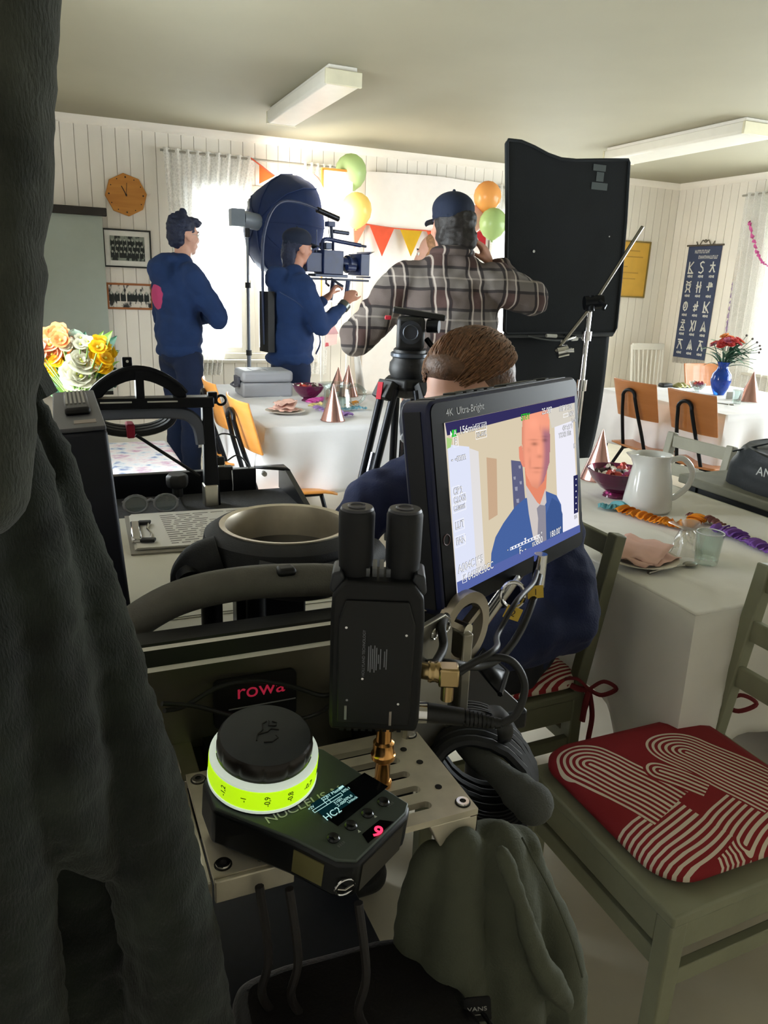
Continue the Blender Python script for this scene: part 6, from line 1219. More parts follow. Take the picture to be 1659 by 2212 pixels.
MB().bx((.070, .46, .955), (.0745, .60, .992)).build('edge_strip', m_steel, t, bev=.001); MB().bx((.072, .58, .93), (.10, .65, .985)).build('rear_bracket', m_blk2, t, bev=.003)
for x in (.10, .255): MB().bx((x, .575, .945), (x+.02, .66, .994)).build('panel_bracket', m_blk2, t)
# ---------------------------------------------------------------- focus hand unit with glowing marking ring
t = thing('focus_hand_unit', 'black focus control unit with glowing yellow ring and small display', 'focus control', (.126, .47, PZT))
HX, HYv = Vector((.97, .243, 0)), Vector((-.243, .97, 0)); HO = Vector((.1255, .489, 1.045)); HMx = frame(HO, HX, HYv) @ Matrix.Rotation(.15, 4, 'X'); HMi = HMx.inverted()
def U(px, py, z=0):
    o = HMi @ CAM; d = HMi.to_3x3() @ ray(px, py); k = (z-o.z)/d.z; q = o+d*k; return (q.x, q.y)
poly = [U(460, 1745), U(633, 1813), U(728, 1860), U(774, 1862), U(882, 1756), U(888, 1735), U(700, 1616), (.035, .042), (-.02, .047), (-.043, .028)]
HW = HMx @ Matrix.Translation((0, .011, .003)); FX0, FX1 = poly[3], poly[4]; SX0, SX1 = poly[1], poly[2]
MB().prism(poly, -.036, -.003, HMx).build('unit_body', mat('unit black', '#0d0f12', .4, .3, var=.2), t, bev=.003); MB().prism([(x*.975+.0003, y*.975-.0008) for x, y in poly], -.003, .0, HMx).build('top_face', mat('unit dark grey', '#474f4a', .5, .3, bump=.05, bscale=900), t, bev=.001)
MB().prism([(FX0[0]*.9+FX1[0]*.1, FX0[1]*.9+FX1[1]*.1-.0008), (FX0[0]*.08+FX1[0]*.92, FX0[1]*.08+FX1[1]*.92-.0008), (FX0[0]*.08+FX1[0]*.92, FX0[1]*.08+FX1[1]*.92+.001), (FX0[0]*.9+FX1[0]*.1, FX0[1]*.9+FX1[1]*.1+.001)], -.034, -.008, HMx).build('front_plate', mat('bronze grey plate', '#56524a', .4, .7), t); MB().prism([(SX0[0]*.95+SX1[0]*.05-.0008, SX0[1]*.95+SX1[1]*.05-.0005), (SX0[0]*.25+SX1[0]*.75-.0008, SX0[1]*.25+SX1[1]*.75-.0005), (SX0[0]*.25+SX1[0]*.75+.001, SX0[1]*.25+SX1[1]*.75+.001), (SX0[0]*.95+SX1[0]*.05+.001, SX0[1]*.95+SX1[1]*.05+.001)], -.03, -.009, HMx).build('side_plate', mat('brass grey plate', '#8c8558', .4, .7), t)
MB().tube([HMx @ Vector(((SX1[0]+FX0[0])/2+.0075*math.cos(a/18*2*PI), (SX1[1]+FX0[1])/2-.0012-.2*.0075*math.cos(a/18*2*PI), -.024+.0075*math.sin(a/18*2*PI))) for a in range(18)], .0009, 6, closed=True).build('round_emblem', m_chrome, t)
MB().tube([HMx @ Vector(((SX1[0]+FX0[0])/2+p, (SX1[1]+FX0[1])/2-.0018-.2*p, -.024+q)) for p, q in ((-.006, .001), (0, -.002), (.006, .001))], .0008, 5).build('emblem_mark', m_chrome, t)
MB().lathe([(.0, -.006), (.0420, -.006), (.0422, -.002), (.0418, .001)], 60, HW).build('wheel_base', mat('unit black', '#0d0f12'), t)
m_yel = mat('glowing yellow band', '#aede10', .5, emit=.55, var=.04); m_ringw = mat('lit white ring', '#d4e0d2', .4, emit=.32, var=.02)
MB().lathe([(.0420, .001), (.0424, .0025), (.0424, .0185), (.0418, .019)], 64, HW, cap=False).build('marking_band', m_yel, t); MB().lathe([(.0420, .019), (.0420, .0212), (.0395, .0225), (.037, .0225), (.037, .017)], 64, HW, cap=False).build('light_ring', m_ringw, t); MB().lathe([(.0415, -.0015), (.0428, -.001), (.0428, .0012), (.0418, .0016)], 64, HW, cap=False).build('lower_light_edge', m_ringw, t)
def scal(a, z): return 1-.035*max(0, math.cos(a*12))**6 if .0225 < z < .035 else 1
MB().lathe([(.0, .016), (.035, .016), (.035, .022), (.0365, .0235), (.0370, .026), (.0370, .0325), (.0360, .0355), (.0345, .037), (0, .0372)], 120, HW, wob=scal).build('knob', mat('knob bronze black', '#1f1a17', .35, .3, var=.2), t); MB().lathe([(0, .0374), (.0340, .0374), (.0345, .0371)], 60, HW).build('knob_top', mat('knob top grey', '#33373a', .55, .2, bump=.05, bscale=900), t)
kl = [[(-.010, -.004), (-.006, .002), (.0, .005), (.003, .011), (.007, .012)], [(-.006, .002), (.002, .001), (.006, .003), (.011, -.001)], [(.009, .012), (.006, .007), (.011, .004)], [(.011, .010), (.0135, .007), (.011, .004)], [(-.006, -.008), (.0, -.0105), (.006, -.0085), (.006, -.0055)]]
for ln in kl: MB().tube([HW @ Vector((x*1.0, y*1.0, .0377)) for x, y in ln], .0006, 5).build('knob_logo', mat('logo black', '#0a0b0c', .4), t)
m_ink = mat('pencil ink', '#2a3608', .7)
for k, s in enumerate(('-0,6', '-0,7', '-0,8', '-0,9', '-1', '-1,2')):
    a = math.radians(-42-24*k); d = Vector((math.cos(a), math.sin(a), 0)); tg = Vector((-math.sin(a), math.cos(a), 0))
    text('pencilled_mark', s, m_ink, t, HW @ frame(d*.0426+Vector((0, 0, .0105)), Vector((0, 0, 1)) if s in ('-0,8', '-0,9', '-1', '-1,2') else tg, -tg if s in ('-0,8', '-0,9', '-1', '-1,2') else Vector((0, 0, 1))), .0062, 'CENTER', .0001)
m_grt = mat('grey print', '#c3cabd', .5)
ta, tb = Vector((*U(574, 1775), .0003)), Vector((*U(737, 1704), .0003))
text('model_lettering', 'NUCLEUS-M', m_grt, t, HMx @ frame(ta, tb-ta, Vector((0, 0, 1)).cross(tb-ta)), .0098, 'LEFT', .0001, 0, (tb-ta).length/.0098/5.4)
MB().prism([U(720, 1728), U(725, 1712), U(787, 1670), U(838, 1700), U(730, 1785), U(700, 1765)], .0001, .0006, HMx).build('display_glass', mat('display black glass', '#06070a', .08), t)
m_dsp = emat('display cyan', '#bff0ea', .9)
da, db = Vector((*U(698, 1772), .0009)), Vector((*U(772, 1724), .0009))
D0 = HMx @ frame(da+(db-da)*0, db-da, Vector((0, 0, 1)).cross(db-da)) @ Matrix.Diagonal(((db-da).length/.037, (db-da).length/.037, 1, 1)) @ Matrix.Translation((0, .008, 0))
MB().prism([(.002, -.009), (.037, -.009), (.037, .010), (.002, .010)], -.0001, 0, D0).build('display_backlight', emat('display dark teal', '#0f3338', .5), t, smooth=False)
for s, x, y, sz in (('STBY Master', .012, .0075, .0042), ('+2V', -.003, .0065, .0036), ('HC2', .001, -.0085, .0085), ('51001', .0175, -.0015, .0036), ('Z-000', .0175, -.0050, .0036), ('50%.0', .026, -.0040, .0036), ('Unlock', .0265, -.0075, .0036), ('50%:1', .0305, .0035, .0036)): text('display_text', s, m_dsp, t, D0 @ Matrix.Translation((x, y, .0003)), sz, 'LEFT', .00005)
MB().tube([D0 @ Vector(p) for p in ((-.001, .001, .0003), (.029, .001, .0003), (.029, .0038, .0003), (-.001, .0038, .0003))], .0003, 4, closed=True).build('display_bar', m_dsp, t); MB().tube([D0 @ Vector(p) for p in ((.0125, .001, .0003), (.0165, .001, .0003), (.0165, .0062, .0003), (.0125, .0062, .0003))], .0003, 4, closed=True).build('display_cursor', m_dsp, t); MB().bx((.031, .007, .0002), (.036, .009, .0004), D0).build('display_battery', m_dsp, t)
for k in range(4):
    p = Vector((*U(720, 1811), 0)).lerp(Vector((*U(828, 1733), 0)), k/3); MB().lathe([(.0048, 0), (.0048, .001), (.0036, .0022), (.002, .0016), (0, .0012)], 20, HMx @ Matrix.Translation(p)).build('button', mat('button black', '#111316', .25), t)
for p in ((*U(775, 1796), .0003), (*U(810, 1764), .0003)): MB().prism([(-.0012, -.0012), (.0012, -.0012), (0, .0014)], 0, .0002, HMx @ Matrix.Translation(p)).build('button_arrow', m_grt, t)
for x, y in (U(737, 1824), U(843, 1738)):
    for k in range(4): MB().box((-.0027+.0018*k, 0, 0), (.0012, .0022, .0002), HMx @ Matrix.Translation((x, y, .0002)) @ Matrix.Rotation(.24, 4, 'Z')).build('button_caption', mat('dim print', '#5b605c', .6), t)
MB().prism([U(782, 1803), U(820, 1772), U(851, 1776), U(795, 1822)], .0001, .0006, HMx).build('indicator_window', mat('indicator black glass', '#060507', .06), t); text('indicator_digit', '9', emat('indicator red', '#ff2a4a', 3.0), t, HMx @ Matrix.Translation((*U(815, 1799), .0009)) @ Matrix.Rotation(-1.0, 4, 'Z'), .0145, 'CENTER', .00005, .0003)
lt = bpy.data.lights.new('ring_glow_lamp', 'POINT'); lt.energy = .0; bpy.data.lights.remove(lt)
# ---------------------------------------------------------------- wireless receiver on brass spigot
t = thing('wireless_receiver', 'black wireless video receiver with two stub antennas on spigot', 'receiver', (.232, .512, PZT))
vx = Vector((.918, -.396, 0)); WMx = frame((.2325, .512, 0), vx, (0, 0, 1)); z0, z1 = 1.064, 1.197; WMx = WMx @ Matrix.Translation((-.010, 0, 0))   # local x right, y up, z to viewer
rp = [(-.036, z0), (.036, z0), (.038, z0+.01), (.038, z1-.03), (.0365, z1-.012), (.028, z1), (-.027, z1), (-.036, z1-.012), (-.037, z1-.03), (-.037, z0+.01)]
MB().prism(rp, -.022, .016, WMx).build('receiver_body', mat('receiver black', '#05060a', .5, .2, var=.25, scale=30), t, bev=.003); MB().prism([(-.030, z0+.008), (.030, z0+.008), (.031, z1-.035), (.025, z1-.015), (-.025, z1-.015), (-.031, z1-.035)], .016, .0185, WMx).build('back_panel', mat('receiver panel', '#06070b', .55), t, bev=.0015)
for sx in (-1, 1): MB().prism([(sx*.030, z1-.020), (sx*.039, z1-.010), (sx*.037, z1+.004), (sx*.029, z1+.006), (sx*.026, z1-.004)], -.02, .01, WMx).build('shoulder_guard', mat('guard grey', '#34363b', .45, .3), t, bev=.002)
for k in range(6): MB().bx((-.016+.0055*k, z1-.004, -.018), (-.0125+.0055*k, z1+.007, .004), WMx).build('cooling_fin', mat('fin grey', '#5d5f63', .4, .6), t)
for x in (-.019, .019):
    MB().lathe([(0, 0), (.0135, 0), (.0135, .008), (.0142, .012), (.0145, .05), (.0135, .053), (0, .053)], 28, WMx @ Matrix.Translation((x, z1, -.006)) @ Matrix.Rotation(-PI/2, 4, 'X')).build('antenna', mat('antenna rubber', '#08090e', .65), t)
    MB().lathe([(.009, .0530), (.0135, .0532), (.0125, .0552), (0, .0556)], 28, WMx @ Matrix.Translation((x, z1, -.006)) @ Matrix.Rotation(-PI/2, 4, 'X')).build('antenna_cap', mat('cap grey', '#3c3c42', .4), t)
    MB().tube([WMx @ Matrix.Translation((x, z1, -.006)) @ Vector((.0065*math.cos(a/16*5.2+.5), .0558, .0065*math.sin(a/16*5.2+.5))) for a in range(17)], .0012, 5).build('cap_mark', mat('cap mark grey', '#6a6a70', .4), t)
for k in range(10):
    w = (.034, .036, .03, .036, .032, .02, .03, .012, .026, .03)[k]; MB().bx((-.006+.0016*k, z0+.062-w/2+.012, .0186), (-.0052+.0016*k, z0+.062+w/2, .0188), WMx).build('printed_line', mat('label grey print', '#7b7d86', .6), t, smooth=False)
text('label_text', 'HOLLYLAND TECHNOLOGY', mat('label grey print', '#7b7d86'), t, WMx @ frame((-.0095, z0+.052, .0187), (0, 1, 0), (-1, 0, 0)), .0032, 'LEFT', .00005)
for x, y in ((-.022, z0+.03), (.02, z0+.028), (-.01, z0+.05), (.024, z0+.09), (-.024, z0+.095)): MB().cyl(Vector((x, y, .0183)), Vector((x, y, .0192)), .0011, n=8, M=WMx).build('panel_screw', m_chrome, t)
for x, y in ((-.024, z0+.012), (.013, z0+.008)): MB().bx((x, y, .0186), (x+.002, y+.013, .0196), WMx).build('status_slit', mat('slit silver', '#a09d96', .3, .8), t)
for k in range(9): MB().bx((-.028+.006*k, z0-.003, -.01), (-.0245+.006*k, z0+.002, .012), WMx).build('lower_tooth', mat('receiver black', '#0a0c12'), t)
spx, spy = .2325, .512
MB().lathe([(0, 0), (.0085, 0), (.0085, .004), (.0068, .005), (.0065, .024), (.0078, .026), (.0105, .028), (.0108, .032), (.0092, .034), (.0092, .043), (.0068, .045), (.0062, .066), (0, .067)], 28, c=(spx, spy, PZT)).build('brass_spigot', m_brass, t)
# connectors on the right side of receiver
def wp(x, y, z=0): return WMx @ Vector((x, y, z))
MB().cyl(wp(.037, z0+.050, .0), wp(.048, z0+.050, .004), .0072, n=18).build('socket_collar', mat('warm nickel', '#b49c72', .25, 1), t); MB().lathe([(.0085, 0), (.0092, .002), (.0085, .004), (.0085, .006), (.0092, .008), (.0085, .01)], 20, WMx @ Matrix.Translation((.044, z0+.050, .003)) @ Matrix.Rotation(PI/2, 4, 'Y')).build('knurled_ring', MATS['warm nickel'], t)
MB().box((.061, z0+.049, .005), (.017, .017, .016), WMx).build('angle_plug', MATS['warm nickel'], t, bev=.002); MB().cyl(wp(.061, z0+.04, .005), wp(.061, z0+.026, .005), .0055, n=14).build('plug_tail', MATS['warm nickel'], t)
MB().cyl(wp(.037, z0+.012, .004), wp(.045, z0+.012, .004), .009, n=18).build('power_socket', m_chrome, t); MB().cyl(wp(.045, z0+.012, .004), wp(.076, z0+.009, .004), .0085, .0075, 18).build('power_plug', m_black, t)
for k in range(8): MB().cyl(wp(.078+.0036*k, z0+.0085-.0006*k, .004), wp(.0805+.0036*k, z0+.0085-.0006*k, .004), .0072-.0003*k, n=14).build('strain_relief_ring', m_black, t)
MB().cyl(wp(.076, z0+.009, .004), wp(.108, z0+.004, .004), .0045, n=12).build('strain_relief', m_black, t)
def cable(name, label, pts, r, m=m_black):
    return MB().tube(bez(pts, 10), r, 10).build(name, m, label=label, cat='cable', group='black cables on the cart')
cable('video_cable', 'black cable curving from the lower receiver plug to the coil', [wp(.108, z0+.004, .004), wp(.122, z0+.012, .0), wp(.128, z0+.035, -.008), wp(.115, z0+.055, -.012), wp(.09, z0+.058, -.008), wp(.069, z0+.050, .004)], .0034)
cable('video_cable', 'thin black cable rising from the metal plug to the monitor', [wp(.069, z0+.054, .006), wp(.10, z0+.066, -.01), PD(1075, 1370, .72), PD(1115, 1300, .74), PD(1150, 1262, .80), PD(1160, 1235, .83)], .0028)
cable('thin_cable', 'thin black cable crossing in front of the red nameplate', [PY(355, 1535, .60), PY(400, 1525, .615), PY(470, 1485, .625), PY(540, 1470, .63), PY(620, 1480, .63), PY(690, 1502, .62), PY(725, 1502, .60), (.20, .56, 1.05)], .0022)
cable('thin_cable', 'thin black cable running behind the glowing ring', [PY(350, 1520, .60), PY(420, 1525, .61), PY(500, 1545, .62), PY(600, 1560, .62), PY(690, 1540, .61), PY(740, 1490, .58)], .0022)
# ---------------------------------------------------------------- monitor
MO = Vector((.4775, .703, 1.2065)); MXd = Vector((.891, .453, .013)); MUd = Vector((-.052, .151, .987)); MMx = frame(MO, MXd, MUd)
t = thing('field_monitor', 'black field monitor showing a man in blue suit, screen lit', 'monitor', M=Matrix.Translation((MO.x, MO.y, MO.z-.13)))
Mi = MMx.inverted()
def S(px, py):   # pixel -> monitor plane (local x, y)
    o = Mi @ CAM; d = Mi.to_3x3() @ ray(px, py); k = -o.z/d.z; q = o+d*k; return (q.x, q.y)
ol = [S(*p) for p in ((918, 866), (1250, 822), (1257, 1172), (945, 1320))]
ow0, ow1 = -.163, .1515; oh0, oh1 = -.110, .112
MB().prism(rrect(ow1-ow0, oh1-oh0, .012, 5, (ow0+ow1)/2, (oh0+oh1)/2), -.036, -.001, MMx).build('housing', mat('monitor housing', '#161c40', .4, var=.2), t, bev=.003)
MB().prism(rrect(ow1-ow0-.006, oh1-oh0-.006, .010, 5, (ow0+ow1)/2, (oh0+oh1)/2), -.001, .0006, MMx).build('front_glass', mat('black front glass', '#04050a', .32), t); MATS['black front glass'].node_tree.nodes['Principled BSDF'].inputs['Specular IOR Level'].default_value = .12
for x0, x1 in ((-.10, -.085), (-.08, -.065), (-.06, -.045), (-.04, -.025), (.0, .07), (.09, .10)): MB().bx((x0, oh1, -.028), (x1, oh1+.003, -.012), MMx).build('top_button', m_black, t, bev=.001)
MB().bx((ow0+.02, oh1-.002, -.03), (ow1-.02, oh1+.001, -.006), MMx).build('top_trim', mat('trim grey', '#33343a', .4, .5), t)
text('bezel_lettering', '4K  Ultra-Bright', mat('bezel white print', '#c9cbd2', .5), t, MMx @ frame((*S(962, 893), .0008), (1, 0, 0), (0, 1, 0)), .0105, 'LEFT', .0001)
MB().tube([MMx @ Vector((-.1505+.0055*math.cos(a/16*2*PI), -.028+.0055*math.sin(a/16*2*PI), .0008)) for a in range(16)], .0006, 5, closed=True).build('bezel_sensor', mat('sensor rim', '#5b3a3c', .4), t); MB().bx((ow0-.001, oh0+.01, -.030), (ow0+.0005, oh1-.01, -.010), MMx).build('side_trim', mat('trim grey', '#33343a'), t)
sw, sh = .140, .0885; lay = [0]
def poly(name, pts, col, s=1.0, m=None):
    lay[0] += 1; z = .0008+.00004*lay[0]
    q = [S(*p) for p in pts]; q = [(max(-sw, min(sw, x)), max(-sh, min(sh, y))) for x, y in q]
    return MB().add([MMx @ Vector((x, y, z)) for x, y in q], [tuple(range(len(q)))]).build(name, m or emat('screen '+col, col, s), SCN, smooth=False)
SCN = MB().prism([(-sw, -sh), (sw, -sh), (sw, sh), (-sw, sh)], .0006, .0008, MMx).build('screen', emat('screen base', '#dcd2bf', 1), t, smooth=False)
# the picture on the screen, flat shapes
poly('picture_wall', [(962, 900), (1245, 840), (1250, 1150), (980, 1290)], '#d9cbb0'); poly('picture_window', [(965, 960), (1012, 965), (1030, 1270), (982, 1290)], '#dfe4f8'); poly('picture_window_side', [(1012, 968), (1032, 975), (1048, 1260), (1030, 1270)], '#e2dfdf')
poly('picture_green_patch', [(963, 945), (975, 948), (972, 966), (964, 970)], '#a9cf83'); poly('picture_window', [(1196, 920), (1236, 905), (1249, 1140), (1205, 1160)], '#eeedf8'); poly('picture_wall_strip', [(1180, 870), (1246, 850), (1247, 905), (1190, 925)], '#d8d2c6')
poly('picture_panel', [(1049, 988), (1071, 991), (1073, 1112), (1054, 1124)], '#c8a98b'); poly('picture_chart', [(1102, 994), (1126, 997), (1134, 1095), (1108, 1100)], '#5f6182')
for a, b in (((1107, 1030), (1112, 1036)), ((1118, 1006), (1123, 1012)), ((1110, 1052), (1116, 1060)), ((1120, 1040), (1125, 1046)), ((1113, 1078), (1119, 1086))): poly('picture_chart_sign', [a, (b[0], a[1]-1), b, (a[0]+1, b[1])], '#9b9cb0')
poly('picture_suit', [(1058, 1262), (1059, 1195), (1068, 1160), (1085, 1130), (1110, 1095), (1132, 1076), (1160, 1072), (1175, 1060), (1200, 1070), (1210, 1090), (1214, 1150), (1214, 1180)], '#47639f')
poly('picture_suit_shade', [(1175, 1180), (1178, 1110), (1190, 1075), (1205, 1085), (1213, 1110), (1214, 1165)], '#3d5890')
poly('picture_neck', [(1131, 1010), (1180, 1005), (1176, 1080), (1163, 1092), (1135, 1060)], '#e58a6c'); poly('picture_shirt', [(1132, 1045), (1158, 1085), (1164, 1090), (1176, 1055), (1178, 1085), (1170, 1100), (1158, 1170), (1150, 1165), (1140, 1110)], '#cfc6c2'); poly('picture_tie', [(1157, 1098), (1164, 1090), (1176, 1092), (1178, 1168), (1158, 1176), (1160, 1120)], '#8f8c98')
poly('picture_ear', [(1118, 966), (1124, 962), (1130, 985), (1134, 1010), (1126, 1008), (1119, 990)], '#e88f76')
def amat(name):
    m = bpy.data.materials.new(name); m.use_nodes = True; N = m.node_tree.nodes; L = m.node_tree.links; MATS[name] = m
    N.remove(N['Principled BSDF']); e = N.new('ShaderNodeEmission'); at = N.new('ShaderNodeVertexColor'); at.layer_name = 'Col'; L.new(at.outputs[0], e.inputs[0]); e.inputs[1].default_value = .56; L.new(e.outputs[0], N['Material Output'].inputs[0]); return m
def portrait(name, x0, x1, y0, y1, inside, colour, nx=60, ny=110):
    lay[0] += 1; z = .0008+.00004*lay[0]; P = [(x0+(x1-x0)*i/nx, y0+(y1-y0)*j/ny) for j in range(ny+1) for i in range(nx+1)]; f = []
    for j in range(ny):
        for i in range(nx):
            if inside(x0+(x1-x0)*(i+.5)/nx, y0+(y1-y0)*(j+.5)/ny): k = j*(nx+1)+i; f.append((k, k+1, k+nx+2, k+nx+1))
    o = MB().add([MMx @ Vector((*S(*p), z)) for p in P], f).build(name, amat('screen '+name), SCN, smooth=False)
    ca = o.data.color_attributes.new('Col', 'FLOAT_COLOR', 'POINT')
    for k, p in enumerate(P): ca.data[k].color = (*colour(*p), 1)
    return o
HE = [(1126, 900), (1150, 885), (1178, 878), (1184, 905), (1186, 960), (1184, 1000), (1172, 1040), (1158, 1056), (1146, 1050), (1134, 1025), (1128, 985), (1124, 950)]
def inpoly(x, y):
    c = False
    for (ax, ay), (bx, by) in zip(HE, HE[1:]+HE[:1]):
        if (ay > y) != (by > y) and x < (bx-ax)*(y-ay)/(by-ay)+ax: c = not c
    return c
def ss(a, b, x): t_ = max(0, min(1, (x-a)/(b-a))); return t_*t_*(3-2*t_)
def skin(x, y):
    lit, sh = Vector(lin('#f6a184')[:3]), Vector(lin('#a9707f')[:3]); g = lambda cx, cy, rx, ry: math.exp(-((x-cx)/rx)**2-((y-cy)/ry)**2)
    xs = 1166+4*math.sin((y-930)/30); c = lit.lerp(sh, ss(xs-5, xs+9, x)*ss(915, 940, y)*.95); c *= 1-.25*ss(1134, 1124, x)-.2*ss(1030, 1056, y)
    for cx, cy, rx, ry, k in ((1152, 959, 7, 4, .5), (1174, 951, 6, 4, .45), (1150, 950, 10, 2, .25), (1174, 943, 8, 2, .25), (1163, 986, 6, 4, .28), (1158, 1011, 11, 2.2, .38), (1157, 1020, 9, 3, .15), (1142, 1000, 3, 14, .16), (1140, 972, 5, 6, .12), (1164, 925, 1.5, 8, .12)): c *= 1-k*g(cx, cy, rx, ry)
    c *= 1+.12*g(1150, 915, 12, 14)+.08*g(1161, 972, 3, 12); return c
portrait('portrait_face', 1120, 1188, 876, 1058, inpoly, skin)
poly('picture_top_bar', [(955, 890), (1250, 830), (1250, 868), (1242, 869), (963, 941)], '#332f5c'); poly('picture_bottom_bar', [(975, 1262), (1060, 1222), (1140, 1184), (1250, 1133), (1255, 1170), (980, 1300)], '#5766a6')
# readouts on screen
m_w = emat('readout white', '#f2f2f4', 1.1); m_k = emat('readout outline', '#17182a', .8)
def ro(s, px, py, h, al='LEFT', m=None, sx=.9, box=False):
    x, y = S(px, py); hh = h*.00063
    for mm, bo, dz in ((m_k, .00035, .0026), (m or m_w, 0, .0028)): text('readout', s, mm, SCN, MMx @ frame((x, y, dz), (1, 0, 0), (0, 1, 0)), hh, al, .00002, bo, sx)
    if box: w = len(s)*hh*.50*sx+.002; MB().tube([MMx @ Vector(p) for p in ((x-.0015, y-hh*.55, .0027), (x+w, y-hh*.55, .0027), (x+w, y+hh*.55, .0027), (x-.0015, y+hh*.55, .0027))], .0003, 4, closed=True).build('readout_box', m_w, SCN)
poly('readout_green_tab', [(973, 929), (983, 927), (983, 942), (973, 945)], '#32c83e', 1); ro('A', 975, 936, 13); MB().prism([S(968, 931), S(972, 938), S(968, 944)], .0026, .0028, MMx).build('readout_arrow', m_w, SCN)
ro('156min', 987, 931, 17, sx=1); ro('B', 977, 955, 15, box=True); ro('XF-AVC', 1025, 924, 11, box=True, sx=.8); ro('XF-AVC', 1025, 941, 11, box=True, sx=.8)
ro('STBY', 1121, 903, 16, m=emat('readout green', '#38d838', 1.1)); ro('25.00P', 1166, 890, 16); ro('10:59:31:20E', 1203, 884, 15, sx=.72); ro('147V', 1224, 896, 13, sx=.8); ro('Lo-b', 1231, 909, 11, sx=.8); ro('4096x2160', 1211, 926, 13, sx=.72); ro('YCC422 10bit', 1203, 942, 13, sx=.68); ro('L5', 1235, 964, 12, sx=.8)
ro('- -mm', 970, 993, 17, sx=1); ro('CP', 975, 1063, 15, box=True); ro('2', 989, 1060, 17); ro('C.LOG2', 976, 1082, 14, box=True, sx=.72); ro('C.Gamut', 976, 1099, 13, box=True, sx=.66); ro('LUT', 979, 1137, 16, box=True); ro('FAN', 981, 1171, 16, box=True); ro('A004C195', 985, 1231, 19, sx=.9); ro('K', 996, 1249, 14, box=True); ro('6450K\u00b10CC', 1006, 1246, 18, sx=.85); ro('F- -', 1117, 1191, 18, sx=1); ro('ISO', 1145, 1177, 12); ro('800', 1154, 1171, 18); ro('180.00\u00b0', 1183, 1156, 17)
MB().tube([MMx @ Vector((*S(*p), .0027)) for p in ((1098, 1183), (1161, 1154), (1161, 1160), (1098, 1188))], .0004, 4, closed=True).build('exposure_scale', m_w, SCN)
for k in range(9): a = S(1101+7*k, 1183.5-3.2*k); MB().bx((a[0], a[1]-.0012, .0026), (a[0]+.0028, a[1]+.0006, .0028), MMx).build('exposure_tick', m_w, SCN)
ro('-', 1091, 1187, 14); ro('+', 1163, 1152, 14); MB().prism([S(1128, 1163), S(1132, 1161), S(1131, 1168)], .0026, .0028, MMx).build('exposure_pointer', m_w, SCN)
MB().prism([S(1235, 1028), S(1244, 1025), S(1245, 1106), S(1236, 1110)], .0024, .0026, MMx).build('level_meter', emat('meter navy', '#2b2d5e', .8), SCN)
for k in range(6): a = S(1240, 1035+13*k); MB().bx((a[0]-.001, a[1]-.0008, .0027), (a[0]+.001, a[1]+.0008, .0029), MMx).build('meter_tick', m_w, SCN)
ro('1234', 1236, 1118, 10, sx=.7); MB().tube([MMx @ Vector((*S(*p), .0027)) for p in ((1223, 892), (1213, 895), (1213, 902), (1223, 899))], .0004, 4, closed=True).build('readout_battery', m_w, SCN)
# monitor mount: pin, plates, wheel, tags
t2 = thing('monitor_mount', 'silver bracket plates and wheel under the monitor', 'bracket', (.40, .74, DZ))
MB().cyl(MMx @ Vector((.02, oh0, -.02)), (.45, .74, 1.0), .008, n=14).build('pin', m_chrome, t2); a = PD(1165, 1232, .86); MB().cyl(a+Vector((0, 0, .02)), a-Vector((0, 0, .02)), .0075, n=14).build('chrome_pin', m_chrome, t2)
MMt = frame(PD(948, 1420, .745), (.86, .5, 0), (0, 0, 1))
MB().prism([(-.05, -.10), (.024, -.10), (.024, .02), (.018, .036), (.008, .044), (-.05, .044)], -.006, .0, MMt).build('bracket_plate', mat('silver bracket', '#9b978c', .35, .9, var=.06), t2, bev=.001)
for x, y in ((.010, .03), (.014, -.02), (.016, -.05), (-.012, .03)): MB().tube([MMt @ Vector((x+.005*math.cos(q/12*2*PI), y+.005*math.sin(q/12*2*PI), .001)) for q in range(12)], .0011, 5, closed=True).build('bracket_screw', m_chrome, t2)
wc = PD(998, 1358, .79); WW = frame(wc, (.9, .43, 0), (0, 0, 1))
MB().lathe([(.030, -.006), (.042, -.006), (.042, .006), (.030, .006), (.030, -.006)], 40, WW, cap=False).build('wheel_rim', mat('pale aluminium', '#a59c8d', .4, .8), t2)
for q in range(3): MB().beam(WW @ Vector((0, 0, 0)), WW @ Vector((.034*math.cos(q*2.09+.5), .034*math.sin(q*2.09+.5), 0)), .008, .006).build('wheel_spoke', MATS['pale aluminium'], t2)
MB().cyl(WW @ Vector((0, 0, -.05)), WW @ Vector((0, 0, .008)), .008, n=14).build('wheel_axle', m_steel, t2); MB().beam(wc, (wc.x, wc.y, DZ+.01), .03, .012).build('wheel_post', MATS['silver bracket'], t2, bev=.002)
rg_ = PD(1108, 1285, .80); RGm = frame(rg_, (.9, -.4, 0), (0, 0, 1)); MB().tube([RGm @ Vector((.0125*math.cos(q/24*2*PI), .0145*math.sin(q/24*2*PI), 0)) for q in range(24)], .0024, 8, closed=True).build('split_ring', m_chrome, t2); MB().tube([rg_+Vector((0, 0, .014)), MMx @ Vector((.0, oh0, -.01))], .003, 6).build('ring_link', m_steel, t2)
b = MB(); A0, A1, A2, A3 = PD(1022, 1432, .80), PD(1042, 1404, .82), PD(1095, 1452, .80), PD(1080, 1500, .76); b.tube([A0, A1, A2, A3], .003, 6); b.build('black_bracket_edge', m_blk2, t2); MB().add([A0, A1, A2, A3], [(0, 1, 2, 3)]).build('black_bracket', m_blk2, t2, solid=.004)
